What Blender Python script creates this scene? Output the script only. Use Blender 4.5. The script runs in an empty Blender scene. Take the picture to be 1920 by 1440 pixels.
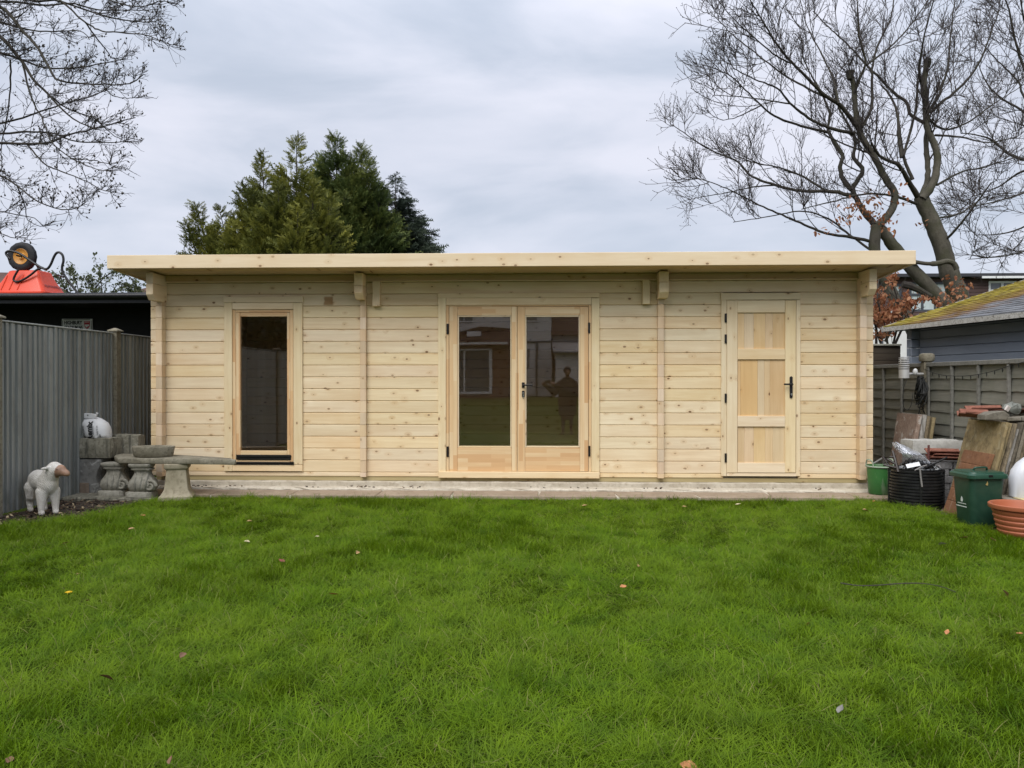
import bpy, bmesh, math, random
import numpy as np
from mathutils import Vector, Matrix, Euler

random.seed(7)
RNG = np.random.default_rng(11)
sc = bpy.context.scene
COL = sc.collection
R = math.radians

# ------------------------------------------------------------------ camera
F = 1450.0                     # focal length in pixels of a 1920 px wide frame
CAM = Vector((0.0, -8.735, 1.28))
YAW, PITCH = R(2.1), R(-0.277)
cd = bpy.data.cameras.new('camera')
cd.sensor_width = 36.0
cd.lens = F / 1920 * 36
cd.clip_start, cd.clip_end = 0.05, 600
cam = bpy.data.objects.new('camera', cd)
cam.location = CAM
cam.rotation_euler = (R(90) + PITCH, 0, YAW)
COL.objects.link(cam)
sc.camera = cam

# ------------------------------------------------------------------ sky, sun, exposure
SUN_EL, SUN_AZ = R(48), R(200)          # azimuth of the sun, clockwise from +y
w = bpy.data.worlds.new('World')
sc.world = w
w.use_nodes = True
nt = w.node_tree
nt.nodes.clear()
def wn(t, **k):
    n = nt.nodes.new(t)
    for a, b in k.items():
        if a.startswith('i_'):
            n.inputs[a[2:].replace('_', ' ')].default_value = b
        else:
            setattr(n, a, b)
    return n
L = nt.links.new
out = wn('ShaderNodeOutputWorld')
sky = wn('ShaderNodeTexSky', sky_type='NISHITA', sun_disc=False, sun_elevation=SUN_EL, sun_rotation=SUN_AZ)
bg1 = wn('ShaderNodeBackground'); bg1.inputs[1].default_value = 0.08
L(sky.outputs[0], bg1.inputs[0])
tc = wn('ShaderNodeTexCoord')
mp = wn('ShaderNodeMapping'); mp.inputs['Scale'].default_value = (1.5, 1.5, 5.0); mp.inputs['Location'].default_value = (3.1, 0.4, 1.7)
L(tc.outputs['Generated'], mp.inputs[0])
n1 = wn('ShaderNodeTexNoise'); n1.inputs['Scale'].default_value = 2.1; n1.inputs['Detail'].default_value = 6; n1.inputs['Roughness'].default_value = 0.5; n1.inputs['Distortion'].default_value = 0.35
L(mp.outputs[0], n1.inputs['Vector'])
cr = wn('ShaderNodeValToRGB')
cr.color_ramp.interpolation = 'B_SPLINE'
e = cr.color_ramp.elements
e[0].position, e[0].color = 0.34, (0.288, 0.322, 0.384, 1)
e[1].position, e[1].color = 0.68, (0.470, 0.474, 0.530, 1)
m_ = e.new(0.5); m_.color = (0.372, 0.395, 0.456, 1)
L(n1.outputs['Fac'], cr.inputs[0])
# an overcast sky is brighter towards the zenith
sx = wn('ShaderNodeSeparateXYZ'); L(tc.outputs['Generated'], sx.inputs[0])
mr = wn('ShaderNodeMapRange', interpolation_type='SMOOTHSTEP')
mr.inputs['From Min'].default_value = 0.25; mr.inputs['From Max'].default_value = 1.0
mr.inputs['To Min'].default_value = 1.0; mr.inputs['To Max'].default_value = 2.0
L(sx.outputs['Z'], mr.inputs['Value'])
bg2 = wn('ShaderNodeBackground')
L(cr.outputs[0], bg2.inputs[0]); L(mr.outputs[0], bg2.inputs[1])
mxs = wn('ShaderNodeMixShader'); mxs.inputs[0].default_value = 0.92
L(bg1.outputs[0], mxs.inputs[1]); L(bg2.outputs[0], mxs.inputs[2])
L(mxs.outputs[0], out.inputs[0])

sd = bpy.data.lights.new('sun', 'SUN')
sd.energy = 1.5
sd.angle = R(45)
sd.color = (1.0, 0.965, 0.91)
so = bpy.data.objects.new('sun', sd)
so.rotation_euler = (R(90) - SUN_EL, 0, R(180) - SUN_AZ)
so.location = (0, -10, 12)
COL.objects.link(so)

sc.view_settings.view_transform = 'Standard'
sc.view_settings.look = 'None'
sc.view_settings.exposure = 0.89
sc.view_settings.gamma = 1.0
sc.view_settings.use_curve_mapping = False
sc.cycles.max_bounces = 8
sc.cycles.diffuse_bounces = 3
sc.cycles.glossy_bounces = 4
sc.cycles.transparent_max_bounces = 16
sc.cycles.transmission_bounces = 6
sc.cycles.caustics_reflective = False
sc.cycles.caustics_refractive = False
sc.cycles.sample_clamp_indirect = 6
sc.cycles.use_denoising = True

# ------------------------------------------------------------------ from a pixel of the photograph to a point of the place
_fw = Vector((-math.sin(YAW) * math.cos(PITCH), math.cos(YAW) * math.cos(PITCH), math.sin(PITCH)))
_rt = Vector((math.cos(YAW), math.sin(YAW), 0))
_up = _rt.cross(_fw)
def ray(px, py):
    return _fw + _rt * ((px - 960) / F) + _up * ((720 - py) / F)
def at(px, py, y=0.0):
    d = ray(px, py); return CAM + d * ((y - CAM.y) / d.y)
def ground(px, py, z=0.0):
    d = ray(px, py); return CAM + d * ((z - CAM.z) / d.z)
def onx(px, py, x):
    d = ray(px, py); return CAM + d * ((x - CAM.x) / d.x)
def rect(px0, py0, px1, py1, y=0.0):
    mx, my = (px0 + px1) / 2, (py0 + py1) / 2
    return at(px0, my, y).x, at(px1, my, y).x, at(mx, py1, y).z, at(mx, py0, y).z   # x0 x1 z0 z1

# ------------------------------------------------------------------ mesh helpers
class MB:
    """collects shapes for ONE mesh object"""
    def __init__(s):
        s.v, s.f = [], []
    def add(s, vs, fs):
        b = len(s.v)
        s.v += [tuple(v) for v in vs]
        s.f += [tuple(i + b for i in f) for f in fs]
        return s
    def box(s, x0, x1, y0, y1, z0, z1, M=None):
        vs = [Vector(p) for p in ((x0, y0, z0), (x1, y0, z0), (x1, y1, z0), (x0, y1, z0), (x0, y0, z1), (x1, y0, z1), (x1, y1, z1), (x0, y1, z1))]
        if M is not None: vs = [M @ v for v in vs]
        return s.add(vs, [(0, 3, 2, 1), (4, 5, 6, 7), (0, 1, 5, 4), (1, 2, 6, 5), (2, 3, 7, 6), (3, 0, 4, 7)])
    def prism(s, poly, axis, a, b, M=None):
        """poly: 2D outline; extruded along axis from a to b. axis x: poly is (y,z); y: (x,z); z: (x,y)"""
        n = len(poly)
        def p3(p, t):
            return Vector((t, p[0], p[1])) if axis == 'x' else Vector((p[0], t, p[1])) if axis == 'y' else Vector((p[0], p[1], t))
        vs = [p3(p, a) for p in poly] + [p3(p, b) for p in poly]
        if M is not None: vs = [M @ v for v in vs]
        fs = [tuple(range(n))[::-1], tuple(range(n, 2 * n))] + [(i, (i + 1) % n, n + (i + 1) % n, n + i) for i in range(n)]
        return s.add(vs, fs)
    def tube(s, pts, r, sides=8, cap=True, closed=False):
        pts = [Vector(p) for p in pts]
        n = len(pts)
        rs = list(r) if hasattr(r, '__len__') else [r] * n
        ref = None
        vs = []
        for i, p in enumerate(pts):
            t = (pts[(i + 1) % n] - pts[i - 1]) if closed else (pts[min(i + 1, n - 1)] - pts[max(i - 1, 0)])
            t.normalize()
            if ref is None:
                ref = t.orthogonal().normalized()
            ref = (ref - t * ref.dot(t)).normalized()
            bn = t.cross(ref)
            for k in range(sides):
                a = 2 * math.pi * k / sides
                vs.append(p + (ref * math.cos(a) + bn * math.sin(a)) * rs[i])
        fs = []
        for i in range(n if closed else n - 1):
            j = (i + 1) % n
            for k in range(sides):
                l = (k + 1) % sides
                fs.append((i * sides + k, i * sides + l, j * sides + l, j * sides + k))
        if cap and not closed:
            fs += [tuple(range(sides))[::-1], tuple((n - 1) * sides + k for k in range(sides))]
        return s.add(vs, fs)
    def lathe(s, prof, seg=32, M=None, cap0=True, cap1=True, mod=None):
        vs, fs = [], []
        n = len(prof)
        for i, (r, z) in enumerate(prof):
            for k in range(seg):
                a = 2 * math.pi * k / seg
                q = r * (mod(a, z) if mod else 1)
                v = Vector((q * math.cos(a), q * math.sin(a), z))
                vs.append(M @ v if M is not None else v)
        for i in range(n - 1):
            for k in range(seg):
                l = (k + 1) % seg
                fs.append((i * seg + k, i * seg + l, (i + 1) * seg + l, (i + 1) * seg + k))
        if cap0: fs.append(tuple(range(seg))[::-1])
        if cap1: fs.append(tuple((n - 1) * seg + k for k in range(seg)))
        return s.add(vs, fs)
    def loft(s, rings, cap=True):
        n = len(rings[0]); vs = [v for r_ in rings for v in r_]; fs = []
        for i in range(len(rings) - 1):
            for k in range(n):
                l = (k + 1) % n
                fs.append((i * n + k, i * n + l, (i + 1) * n + l, (i + 1) * n + k))
        if cap:
            fs += [tuple(range(n))[::-1], tuple((len(rings) - 1) * n + k for k in range(n))]
        return s.add(vs, fs)
    def ell(s, c, rad, seg=20, rings=12, M=None):
        c = Vector(c); vs, fs = [], []
        prof = [(math.sin(math.pi * i / rings), -math.cos(math.pi * i / rings)) for i in range(rings + 1)]
        for (a, b) in prof:
            for k in range(seg):
                t = 2 * math.pi * k / seg
                v = Vector((rad[0] * max(a, 1e-3) * math.cos(t), rad[1] * max(a, 1e-3) * math.sin(t), rad[2] * b))
                if M is not None: v = M @ v
                vs.append(c + v)
        for i in range(rings):
            for k in range(seg):
                l = (k + 1) % seg
                fs.append((i * seg + k, i * seg + l, (i + 1) * seg + l, (i + 1) * seg + k))
        fs += [tuple(range(seg))[::-1], tuple(rings * seg + k for k in range(seg))]
        return s.add(vs, fs)
    def xf(s, M):
        s.v = [tuple(M @ Vector(v)) for v in s.v]
        return s
    def jitter(s, a):
        s.v = [(v[0] + random.uniform(-a, a), v[1] + random.uniform(-a, a), v[2] + random.uniform(-a, a)) for v in s.v]
        return s

WL = {}          # where each object's origin stands in the world (nothing is rotated while it is built)
def put(name, me, mat, parent=None, kind=None):
    co = np.empty(len(me.vertices) * 3, np.float32)
    me.vertices.foreach_get('co', co)
    co = co.reshape(-1, 3)
    c = (co.min(0) + co.max(0)) / 2
    co -= c
    me.vertices.foreach_set('co', co.ravel())
    me.update()
    if mat is not None:
        me.materials.clear()
        for m in (mat if isinstance(mat, (list, tuple)) else [mat]):
            me.materials.append(m)
    o = bpy.data.objects.new(name, me)
    COL.objects.link(o)
    c = Vector([float(q) for q in c])
    WL[o.name] = c
    if parent is not None:
        o.parent = parent
        o.location = c - WL[parent.name]
    else:
        o.location = c
    if kind: o['kind'] = kind
    return o
def obj(name, mb, mat, parent=None, bevel=0.0, smooth=False, kind=None, segs=1, sharp=40):
    me = bpy.data.meshes.new(name)
    me.from_pydata(mb.v, [], mb.f)
    bm = bmesh.new(); bm.from_mesh(me)
    bmesh.ops.recalc_face_normals(bm, faces=bm.faces)
    if bevel > 0:
        es = [e_ for e_ in bm.edges if len(e_.link_faces) == 2 and e_.calc_face_angle(0) > R(25)]
        bmesh.ops.bevel(bm, geom=es, offset=bevel, segments=segs, affect='EDGES', profile=0.5, clamp_overlap=True)
    if smooth:
        for f in bm.faces: f.smooth = True
        for e_ in bm.edges:
            if len(e_.link_faces) == 2 and e_.calc_face_angle(0) > R(sharp): e_.smooth = False
    bm.to_mesh(me); bm.free()
    return put(name, me, mat, parent, kind)
def thing(name, label, cat, loc=(0, 0, 0), group=None):
    o = bpy.data.objects.new(name, None)
    o.empty_display_size = 0.1
    COL.objects.link(o)
    o.location = loc
    WL[o.name] = Vector(loc)
    return tag(o, label, cat, group)
def tag(o, label, cat, group=None):
    o['label'] = label; o['category'] = cat; o['kind'] = 'thing'
    if group: o['group'] = group
    return o
def mesh_np(name, v, quads=None, tris=None, smooth=False):
    me = bpy.data.meshes.new(name)
    v = np.asarray(v, np.float32).reshape(-1, 3)
    nq = 0 if quads is None else len(quads); ntri = 0 if tris is None else len(tris)
    me.vertices.add(len(v)); me.vertices.foreach_set('co', v.ravel())
    loops = np.concatenate([np.asarray(a, np.int32).ravel() for a in (quads, tris) if a is not None])
    me.loops.add(len(loops)); me.loops.foreach_set('vertex_index', loops)
    me.polygons.add(nq + ntri)
    st = np.concatenate([np.arange(nq) * 4, nq * 4 + np.arange(ntri) * 3]).astype(np.int32)
    me.polygons.foreach_set('loop_start', st)
    if smooth: me.polygons.foreach_set('use_smooth', np.ones(nq + ntri, bool))
    me.update(calc_edges=True); me.validate()
    return me
def tubes_np(P, Rr, s):
    """P (T,n,3) Rr (T,n) -> verts, quads"""
    T, n, _ = P.shape
    t = np.gradient(P, axis=1)
    t /= np.linalg.norm(t, axis=2, keepdims=True) + 1e-9
    ref = np.array([0.31, 0.52, 0.23]); ref = ref / np.linalg.norm(ref)
    a = np.cross(t, ref); a /= np.linalg.norm(a, axis=2, keepdims=True) + 1e-9
    b = np.cross(t, a)
    ang = np.arange(s) * 2 * np.pi / s
    v = P[:, :, None, :] + Rr[:, :, None, None] * (a[:, :, None, :] * np.cos(ang)[None, None, :, None] + b[:, :, None, :] * np.sin(ang)[None, None, :, None])
    idx = np.arange(T * n * s).reshape(T, n, s)
    nx = np.roll(idx, -1, axis=2)
    q = np.stack([idx[:, :-1], nx[:, :-1], nx[:, 1:], idx[:, 1:]], axis=-1).reshape(-1, 4)
    return v.reshape(-1, 3), q
def join_np(parts):
    vs, qs, b = [], [], 0
    for v, q in parts:
        vs.append(v); qs.append(q + b); b += len(v)
    return np.concatenate(vs), np.concatenate(qs)
def blob(mb, voxel, it=6, fac=0.5):
    """one continuous skin over overlapping shapes"""
    me = bpy.data.meshes.new('tmp'); me.from_pydata(mb.v, [], mb.f)
    bm = bmesh.new(); bm.from_mesh(me); bmesh.ops.recalc_face_normals(bm, faces=bm.faces); bm.to_mesh(me); bm.free()
    o = bpy.data.objects.new('tmp', me); COL.objects.link(o)
    m = o.modifiers.new('r', 'REMESH'); m.mode = 'VOXEL'; m.voxel_size = voxel; m.use_smooth_shade = True
    m = o.modifiers.new('s', 'SMOOTH'); m.factor = fac; m.iterations = it
    dg = bpy.context.evaluated_depsgraph_get()
    res = bpy.data.meshes.new_from_object(o.evaluated_get(dg))
    bpy.data.objects.remove(o); bpy.data.meshes.remove(me)
    for p in res.polygons: p.use_smooth = True
    return res
def text(name, body, size, M, mat, parent, bold=0.0, sx=1.0, extrude=0.0008):
    c = bpy.data.curves.new(name, 'FONT')
    c.body = body; c.size = size; c.extrude = extrude; c.offset = bold
    c.align_x = 'CENTER'; c.align_y = 'CENTER'; c.resolution_u = 3
    o = bpy.data.objects.new(name + '_tmp', c); COL.objects.link(o)
    dg = bpy.context.evaluated_depsgraph_get()
    me = bpy.data.meshes.new_from_object(o.evaluated_get(dg))
    bpy.data.objects.remove(o); bpy.data.curves.remove(c)
    me.transform(M @ Matrix.Diagonal((sx, 1, 1, 1)))
    return put(name, me, mat, parent)

# ------------------------------------------------------------------ materials
class NT:
    def __init__(s, name):
        s.m = bpy.data.materials.new(name); s.m.use_nodes = True
        s.t = s.m.node_tree; s.t.nodes.clear()
        s.out = s.t.nodes.new('ShaderNodeOutputMaterial')
    def n(s, typ, ins=None, **k):
        nd = s.t.nodes.new('ShaderNode' + typ)
        for a, b in k.items(): setattr(nd, a, b)
        for a, b in (ins or {}).items():
            sk = nd.inputs[a]
            if isinstance(b, bpy.types.NodeSocket): s.t.links.new(b, sk)
            else: sk.default_value = b
        return nd
    def math(s, op, a, b=0.0, c=None, clamp=False):
        d = {0: a, 1: b}
        if c is not None: d[2] = c
        return s.n('Math', d, operation=op, use_clamp=clamp).outputs[0]
    def mix(s, fac, a, b, mode='MIX'):
        nd = s.n('Mix', {0: fac}, data_type='RGBA', blend_type=mode)
        for i, v in ((6, a), (7, b)):
            if isinstance(v, bpy.types.NodeSocket): s.t.links.new(v, nd.inputs[i])
            else: nd.inputs[i].default_value = (*v[:3], 1)
        return nd.outputs[2]
    def ramp(s, fac, stops, interp='LINEAR'):
        nd = s.n('ValToRGB', {0: fac}); nd.color_ramp.interpolation = interp
        el = nd.color_ramp.elements
        while len(el) < len(stops): el.new(0.5)
        for e_, (p, c) in zip(el, stops):
            e_.position = p; e_.color = (*c[:3], 1) if hasattr(c, '__len__') else (c, c, c, 1)
        return nd.outputs[0]
    def rng(s, v, a, b, c=0.0, d=1.0, smooth=False):
        return s.n('MapRange', {'Value': v, 'From Min': a, 'From Max': b, 'To Min': c, 'To Max': d}, interpolation_type='SMOOTHSTEP' if smooth else 'LINEAR').outputs[0]
    def noise(s, vec, scale, detail=4, rough=0.5, dist=0.0, out='Fac'):
        return s.n('TexNoise', {'Vector': vec, 'Scale': scale, 'Detail': detail, 'Roughness': rough, 'Distortion': dist}).outputs[out]
    def coords(s, offset=True, kind='Object'):
        v = s.n('TexCoord').outputs[kind]
        if offset:
            r_ = s.n('ObjectInfo').outputs['Random']
            k = s.n('CombineXYZ', {0: s.math('MULTIPLY', r_, 61.7), 1: s.math('MULTIPLY', r_, 23.1), 2: s.math('MULTIPLY', r_, 41.3)}).outputs[0]
            v = s.n('VectorMath', {0: v, 1: k}, operation='ADD').outputs[0]
        return v
    def mapv(s, v, scale, rot=(0, 0, 0), loc=(0, 0, 0)):
        return s.n('Mapping', {'Vector': v, 'Scale': scale, 'Rotation': rot, 'Location': loc}).outputs[0]
    def done(s, color, rough=0.6, bump=None, bstr=0.3, bdist=0.01, spec=0.4, metal=0.0, **k):
        d = {'Base Color': color if isinstance(color, bpy.types.NodeSocket) else (*color[:3], 1), 'Roughness': rough, 'Specular IOR Level': spec, 'Metallic': metal}
        d.update(k)
        p = s.n('BsdfPrincipled', d)
        if bump is not None:
            b = s.n('Bump', {'Height': bump, 'Strength': bstr, 'Distance': bdist})
            s.t.links.new(b.outputs[0], p.inputs['Normal'])
        s.t.links.new(p.outputs[0], s.out.inputs[0])
        s.p = p
        return s.m

def wood(name, c_lo, c_hi, axis='x', knots=0.35, rough=0.62, knot_c=(0.15, 0.07, 0.03), spread=0.07, stain=None, grain=1.25):
    m = NT(name)
    v = m.coords()
    st = {'x': (1.0, 17, 17), 'z': (17, 17, 1.0), 'y': (17, 1.0, 17)}[axis]
    # knots bend the grain a little
    sv = m.n('SeparateXYZ', {0: v})
    ka, kb = {'x': (0, 2), 'z': (2, 0), 'y': (1, 2)}[axis]
    kv = m.n('CombineXYZ', {0: m.math('MULTIPLY', sv.outputs[ka], 6.5), 1: m.math('MULTIPLY', sv.outputs[kb], 10.5), 2: 0.0}).outputs[0]
    vo = m.n('TexVoronoi', {'Vector': kv, 'Scale': 1.0, 'Randomness': 1.0}, feature='F1', voronoi_dimensions='2D')
    dist, vcol = vo.outputs['Distance'], vo.outputs['Color']
    has = m.math('LESS_THAN', m.n('SeparateColor', {0: vcol}).outputs[0], knots)
    size = m.rng(m.n('SeparateColor', {0: vcol}).outputs[1], 0, 1, 0.030, 0.125)
    core = m.math('MULTIPLY', m.rng(m.math('SUBTRACT', dist, size), -0.03, 0.02, 1, 0, True), has)
    halo = m.math('MULTIPLY', m.rng(dist, 0.08, 0.42, 1, 0, True), has)
    gv = m.mapv(v, st)
    gv = m.n('VectorMath', {0: gv, 1: m.n('CombineXYZ', {0: 0.0, 1: m.math('MULTIPLY', halo, 0.9), 2: m.math('MULTIPLY', halo, 0.9)}).outputs[0]}, operation='ADD').outputs[0]
    g1 = m.noise(gv, 1.0, 5, 0.6, 0.4)
    g2 = m.noise(m.mapv(v, tuple(a * 5 for a in st)), 1.0, 3, 0.6)
    big = m.noise(v, 2.2, 2, 0.5)
    g = m.math('ADD', m.math('MULTIPLY', g1, 0.75), m.math('MULTIPLY', g2, 0.25))
    g = m.rng(g, 0.5 - 0.26 / grain, 0.5 + 0.26 / grain)
    col = m.mix(g, c_lo, c_hi)
    rv = m.n('ObjectInfo').outputs['Random']
    rv2 = m.math('FRACT', m.math('MULTIPLY', rv, 97.3))
    col = m.mix(m.math('MULTIPLY', m.rng(big, 0.45, 0.7), 0.30), col, tuple(a * b for a, b in zip(c_lo, (0.95, 0.86, 0.72))))
    hs = m.n('HueSaturation', {'Color': col, 'Hue': m.rng(rv2, 0, 1, 0.494, 0.504), 'Saturation': m.rng(rv, 0, 1, 0.86, 1.10), 'Value': m.rng(m.math('FRACT', m.math('MULTIPLY', rv, 31.7)), 0, 1, 1 - spread, 1 + spread * 0.6)})
    col = hs.outputs[0]
    col = m.mix(m.math('MULTIPLY', halo, 0.26), col, tuple(a * b for a, b in zip(c_lo, (0.80, 0.62, 0.42))))
    kst = m.rng(m.n('SeparateColor', {0: vcol}).outputs[2], 0, 1, 0.30, 0.95)
    col = m.mix(m.math('MULTIPLY', core, kst), col, knot_c)
    if stain:
        (sx_, sz_, hx, hz, scol) = stain
        sp = m.n('SeparateXYZ', {0: m.n('TexCoord').outputs['Object']})
        wob = m.math('MULTIPLY', m.math('SUBTRACT', m.noise(m.n('TexCoord').outputs['Object'], 24, 3), 0.5), 0.05)
        dx = m.math('ABSOLUTE', m.math('ADD', m.math('SUBTRACT', sp.outputs[0], sx_), wob))
        mk = m.math('MULTIPLY', m.rng(dx, hx * 0.6, hx * 1.1, 1, 0, True), m.rng(m.math('ABSOLUTE', m.math('SUBTRACT', sp.outputs[2], sz_)), hz * 0.7, hz * 1.2, 1, 0, True))
        col = m.mix(m.math('MULTIPLY', mk, 0.8), col, scol)
    return m.done(col, rough, bump=m.math('ADD', m.math('MULTIPLY', g1, 0.6), m.math('MULTIPLY', core, -0.2)), bstr=0.16, bdist=0.004, spec=0.3)

def lamella(name, axis):
    """finger-jointed laminated pine: strips of differing tone"""
    m = NT(name)
    v = m.coords()
    if axis == 'z': v2 = m.mapv(v, (1, 1, 1), rot=(0, R(90), 0))
    else: v2 = v
    sp = m.n('SeparateXYZ', {0: v2})
    uv = m.n('CombineXYZ', {0: sp.outputs[0], 1: sp.outputs[2], 2: 0.0}).outputs[0]
    br = m.n('TexBrick', {'Vector': uv, 'Scale': 1.0, 'Mortar Size': 0.0006, 'Brick Width': 0.42, 'Row Height': 0.047, 'Color1': (0, 0, 0, 1), 'Color2': (1, 1, 1, 1), 'Mortar': (0.2, 0.2, 0.2, 1), 'Bias': 0.0}, offset=0.37, squash=1.0)
    t = m.n('SeparateColor', {0: br.outputs[0]}).outputs[0]
    col = m.ramp(t, [(0, (0.62, 0.38, 0.19)), (0.35, (0.70, 0.47, 0.25)), (0.7, (0.74, 0.55, 0.32)), (1.0, (0.78, 0.62, 0.39))])
    g = m.noise(m.mapv(v2, (1.6, 26, 26)), 1.0, 5, 0.6, 0.3)
    col = m.mix(m.rng(g, 0.3, 0.75, 0.0, 0.38), col, (0.50, 0.29, 0.13))
    return m.done(col, 0.5, bump=g, bstr=0.1, bdist=0.003, spec=0.4)

def stone(name, c1, c2, c3, lichen=None, scale=6.0, rough=0.9, bstr=0.7, lam=0.5, streak=0.0):
    m = NT(name)
    v = m.coords()
    a = m.noise(v, scale, 7, 0.62)
    b = m.noise(v, scale * 5, 5, 0.65)
    c = m.noise(v, scale * 22, 3, 0.6)
    col = m.mix(m.rng(a, 0.35, 0.66), c1, c2)
    col = m.mix(m.rng(b, 0.48, 0.68, 0, 0.75), col, c3)
    if streak:
        s_ = m.noise(m.mapv(v, (22, 22, 1.8)), 1.0, 4, 0.6)
        col = m.mix(m.rng(s_, 0.5, 0.66, 0, streak), col, (0.035, 0.035, 0.03))
    if lichen:
        l_ = m.noise(v, scale * 2.3, 6, 0.7, 0.6)
        col = m.mix(m.rng(l_, 0.56, 0.63, 0, lam), col, lichen)
    h = m.math('ADD', m.math('MULTIPLY', a, 0.5), m.math('ADD', m.math('MULTIPLY', b, 0.35), m.math('MULTIPLY', c, 0.15)))
    return m.done(col, rough, bump=h, bstr=bstr, bdist=0.02, spec=0.25)

def plain(name, c, rough=0.5, var=0.12, scale=12, spec=0.4, metal=0.0, bstr=0.08, dirt=None):
    m = NT(name)
    v = m.coords()
    a = m.noise(v, scale, 5, 0.6)
    col = m.mix(m.rng(a, 0.3, 0.7), tuple(x * (1 - var) for x in c), tuple(min(1, x * (1 + var)) for x in c))
    if dirt:
        d = m.noise(v, scale * 0.7, 6, 0.7, 0.5)
        col = m.mix(m.rng(d, 0.5, 0.68, 0, dirt[3]), col, dirt[:3])
    return m.done(col, m.rng(a, 0.3, 0.7, rough * 0.85, min(1, rough * 1.15)), bump=m.noise(v, scale * 6, 3), bstr=bstr, bdist=0.004, spec=spec, metal=metal)

PINE_LO, PINE_HI = (0.665, 0.505, 0.302), (0.83, 0.695, 0.470)
M = {}
M['log'] = wood('spruce_log', PINE_LO, PINE_HI, 'x', 0.34)
M['log_y'] = wood('spruce_log_side', PINE_LO, PINE_HI, 'y', 0.25)
M['trim_x'] = wood('spruce_trim', (0.68, 0.525, 0.31), (0.82, 0.685, 0.46), 'x', 0.2)
M['trim_z'] = wood('spruce_trim_upright', (0.68, 0.525, 0.31), (0.82, 0.685, 0.46), 'z', 0.2)
M['endgrain'] = wood('spruce_end_grain', (0.61, 0.455, 0.295), (0.74, 0.585, 0.40), 'z', 0.03, spread=0.16)
M['fascia'] = wood('spruce_fascia', (0.67, 0.53, 0.335), (0.78, 0.65, 0.445), 'x', 0.3)
M['soffit'] = wood('spruce_soffit', (0.50, 0.36, 0.19), (0.62, 0.47, 0.27), 'x', 0.3)  # darker copy of the spruce, eave shade put into the colour
M['panel'] = wood('spruce_panel', (0.60, 0.43, 0.235), (0.74, 0.57, 0.345), 'z', 0.22)
M['panel_orange'] = wood('spruce_panel_orange', (0.60, 0.36, 0.13), (0.70, 0.45, 0.18), 'z', 0.12)
M['bearer'] = wood('treated_bearer', (0.36, 0.29, 0.15), (0.47, 0.39, 0.22), 'x', 0.1)
M['inside'] = wood('spruce_inside', (0.66, 0.50, 0.31), (0.78, 0.62, 0.41), 'x', 0.3)
M['lam_x'] = lamella('laminated_pine_rail', 'x')
M['lam_z'] = lamella('laminated_pine_stile', 'z')
M['black'] = plain('black_metal', (0.012, 0.011, 0.011), 0.38, 0.2)
M['steel'] = plain('bright_steel', (0.62, 0.62, 0.61), 0.28, 0.05, metal=1.0)
M['concrete'] = stone('concrete_base', (0.42, 0.37, 0.29), (0.54, 0.49, 0.40), (0.33, 0.28, 0.21), scale=5, bstr=0.6)
M['mortar'] = stone('rough_mortar', (0.52, 0.47, 0.38), (0.66, 0.61, 0.51), (0.42, 0.36, 0.28), scale=6, bstr=1.0)
M['flag'] = stone('buff_flagstone', (0.30, 0.235, 0.17), (0.38, 0.30, 0.225), (0.25, 0.19, 0.14), scale=4, bstr=0.4)

def glass():
    m = NT('window_glass')
    fc = m.n('LayerWeight', {'Blend': 0.5}).outputs['Facing']
    fac = m.math('ADD', m.math('MULTIPLY', m.math('POWER', fc, 5.0), 0.85), 0.115)
    tr = m.n('BsdfTransparent', {'Color': (0.95, 0.955, 0.94, 1)})
    gl = m.n('BsdfGlossy', {'Color': (1.0, 0.90, 0.86, 1), 'Roughness': 0.0})
    nz = m.noise(m.coords(), 1.3, 2)
    b = m.n('Bump', {'Height': nz, 'Strength': 0.02, 'Distance': 0.02})
    m.t.links.new(b.outputs[0], gl.inputs['Normal'])
    mx = m.n('MixShader', {0: fac, 1: tr.outputs[0], 2: gl.outputs[0]})
    m.t.links.new(mx.outputs[0], m.out.inputs[0])
    return m.m
M['glass'] = glass()
# ================================================================== THE SETTING: ground, lawn, beds, paving
def m_soil():
    m = NT('damp_soil'); v = m.coords(False)
    a = m.noise(v, 5, 7, 0.65); b = m.noise(v, 40, 4, 0.7)
    col = m.mix(m.rng(a, 0.35, 0.65), (0.035, 0.025, 0.017), (0.085, 0.062, 0.042))
    col = m.mix(m.rng(b, 0.55, 0.72), col, (0.13, 0.10, 0.07))
    return m.done(col, 0.9, bump=m.math('ADD', a, b), bstr=0.8, bdist=0.03)
def m_turf():
    m = NT('turf_under_grass'); v = m.coords(False)
    a = m.noise(v, 3, 6, 0.6); b = m.noise(v, 60, 4, 0.7)
    col = m.mix(m.rng(a, 0.3, 0.7), (0.030, 0.048, 0.006), (0.048, 0.080, 0.009))
    col = m.mix(m.rng(b, 0.5, 0.7), col, (0.045, 0.05, 0.018))
    return m.done(col, 1.0, bump=b, bstr=0.8, bdist=0.03, spec=0.0)
M['soil'] = m_soil(); M['turf'] = m_turf()

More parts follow.
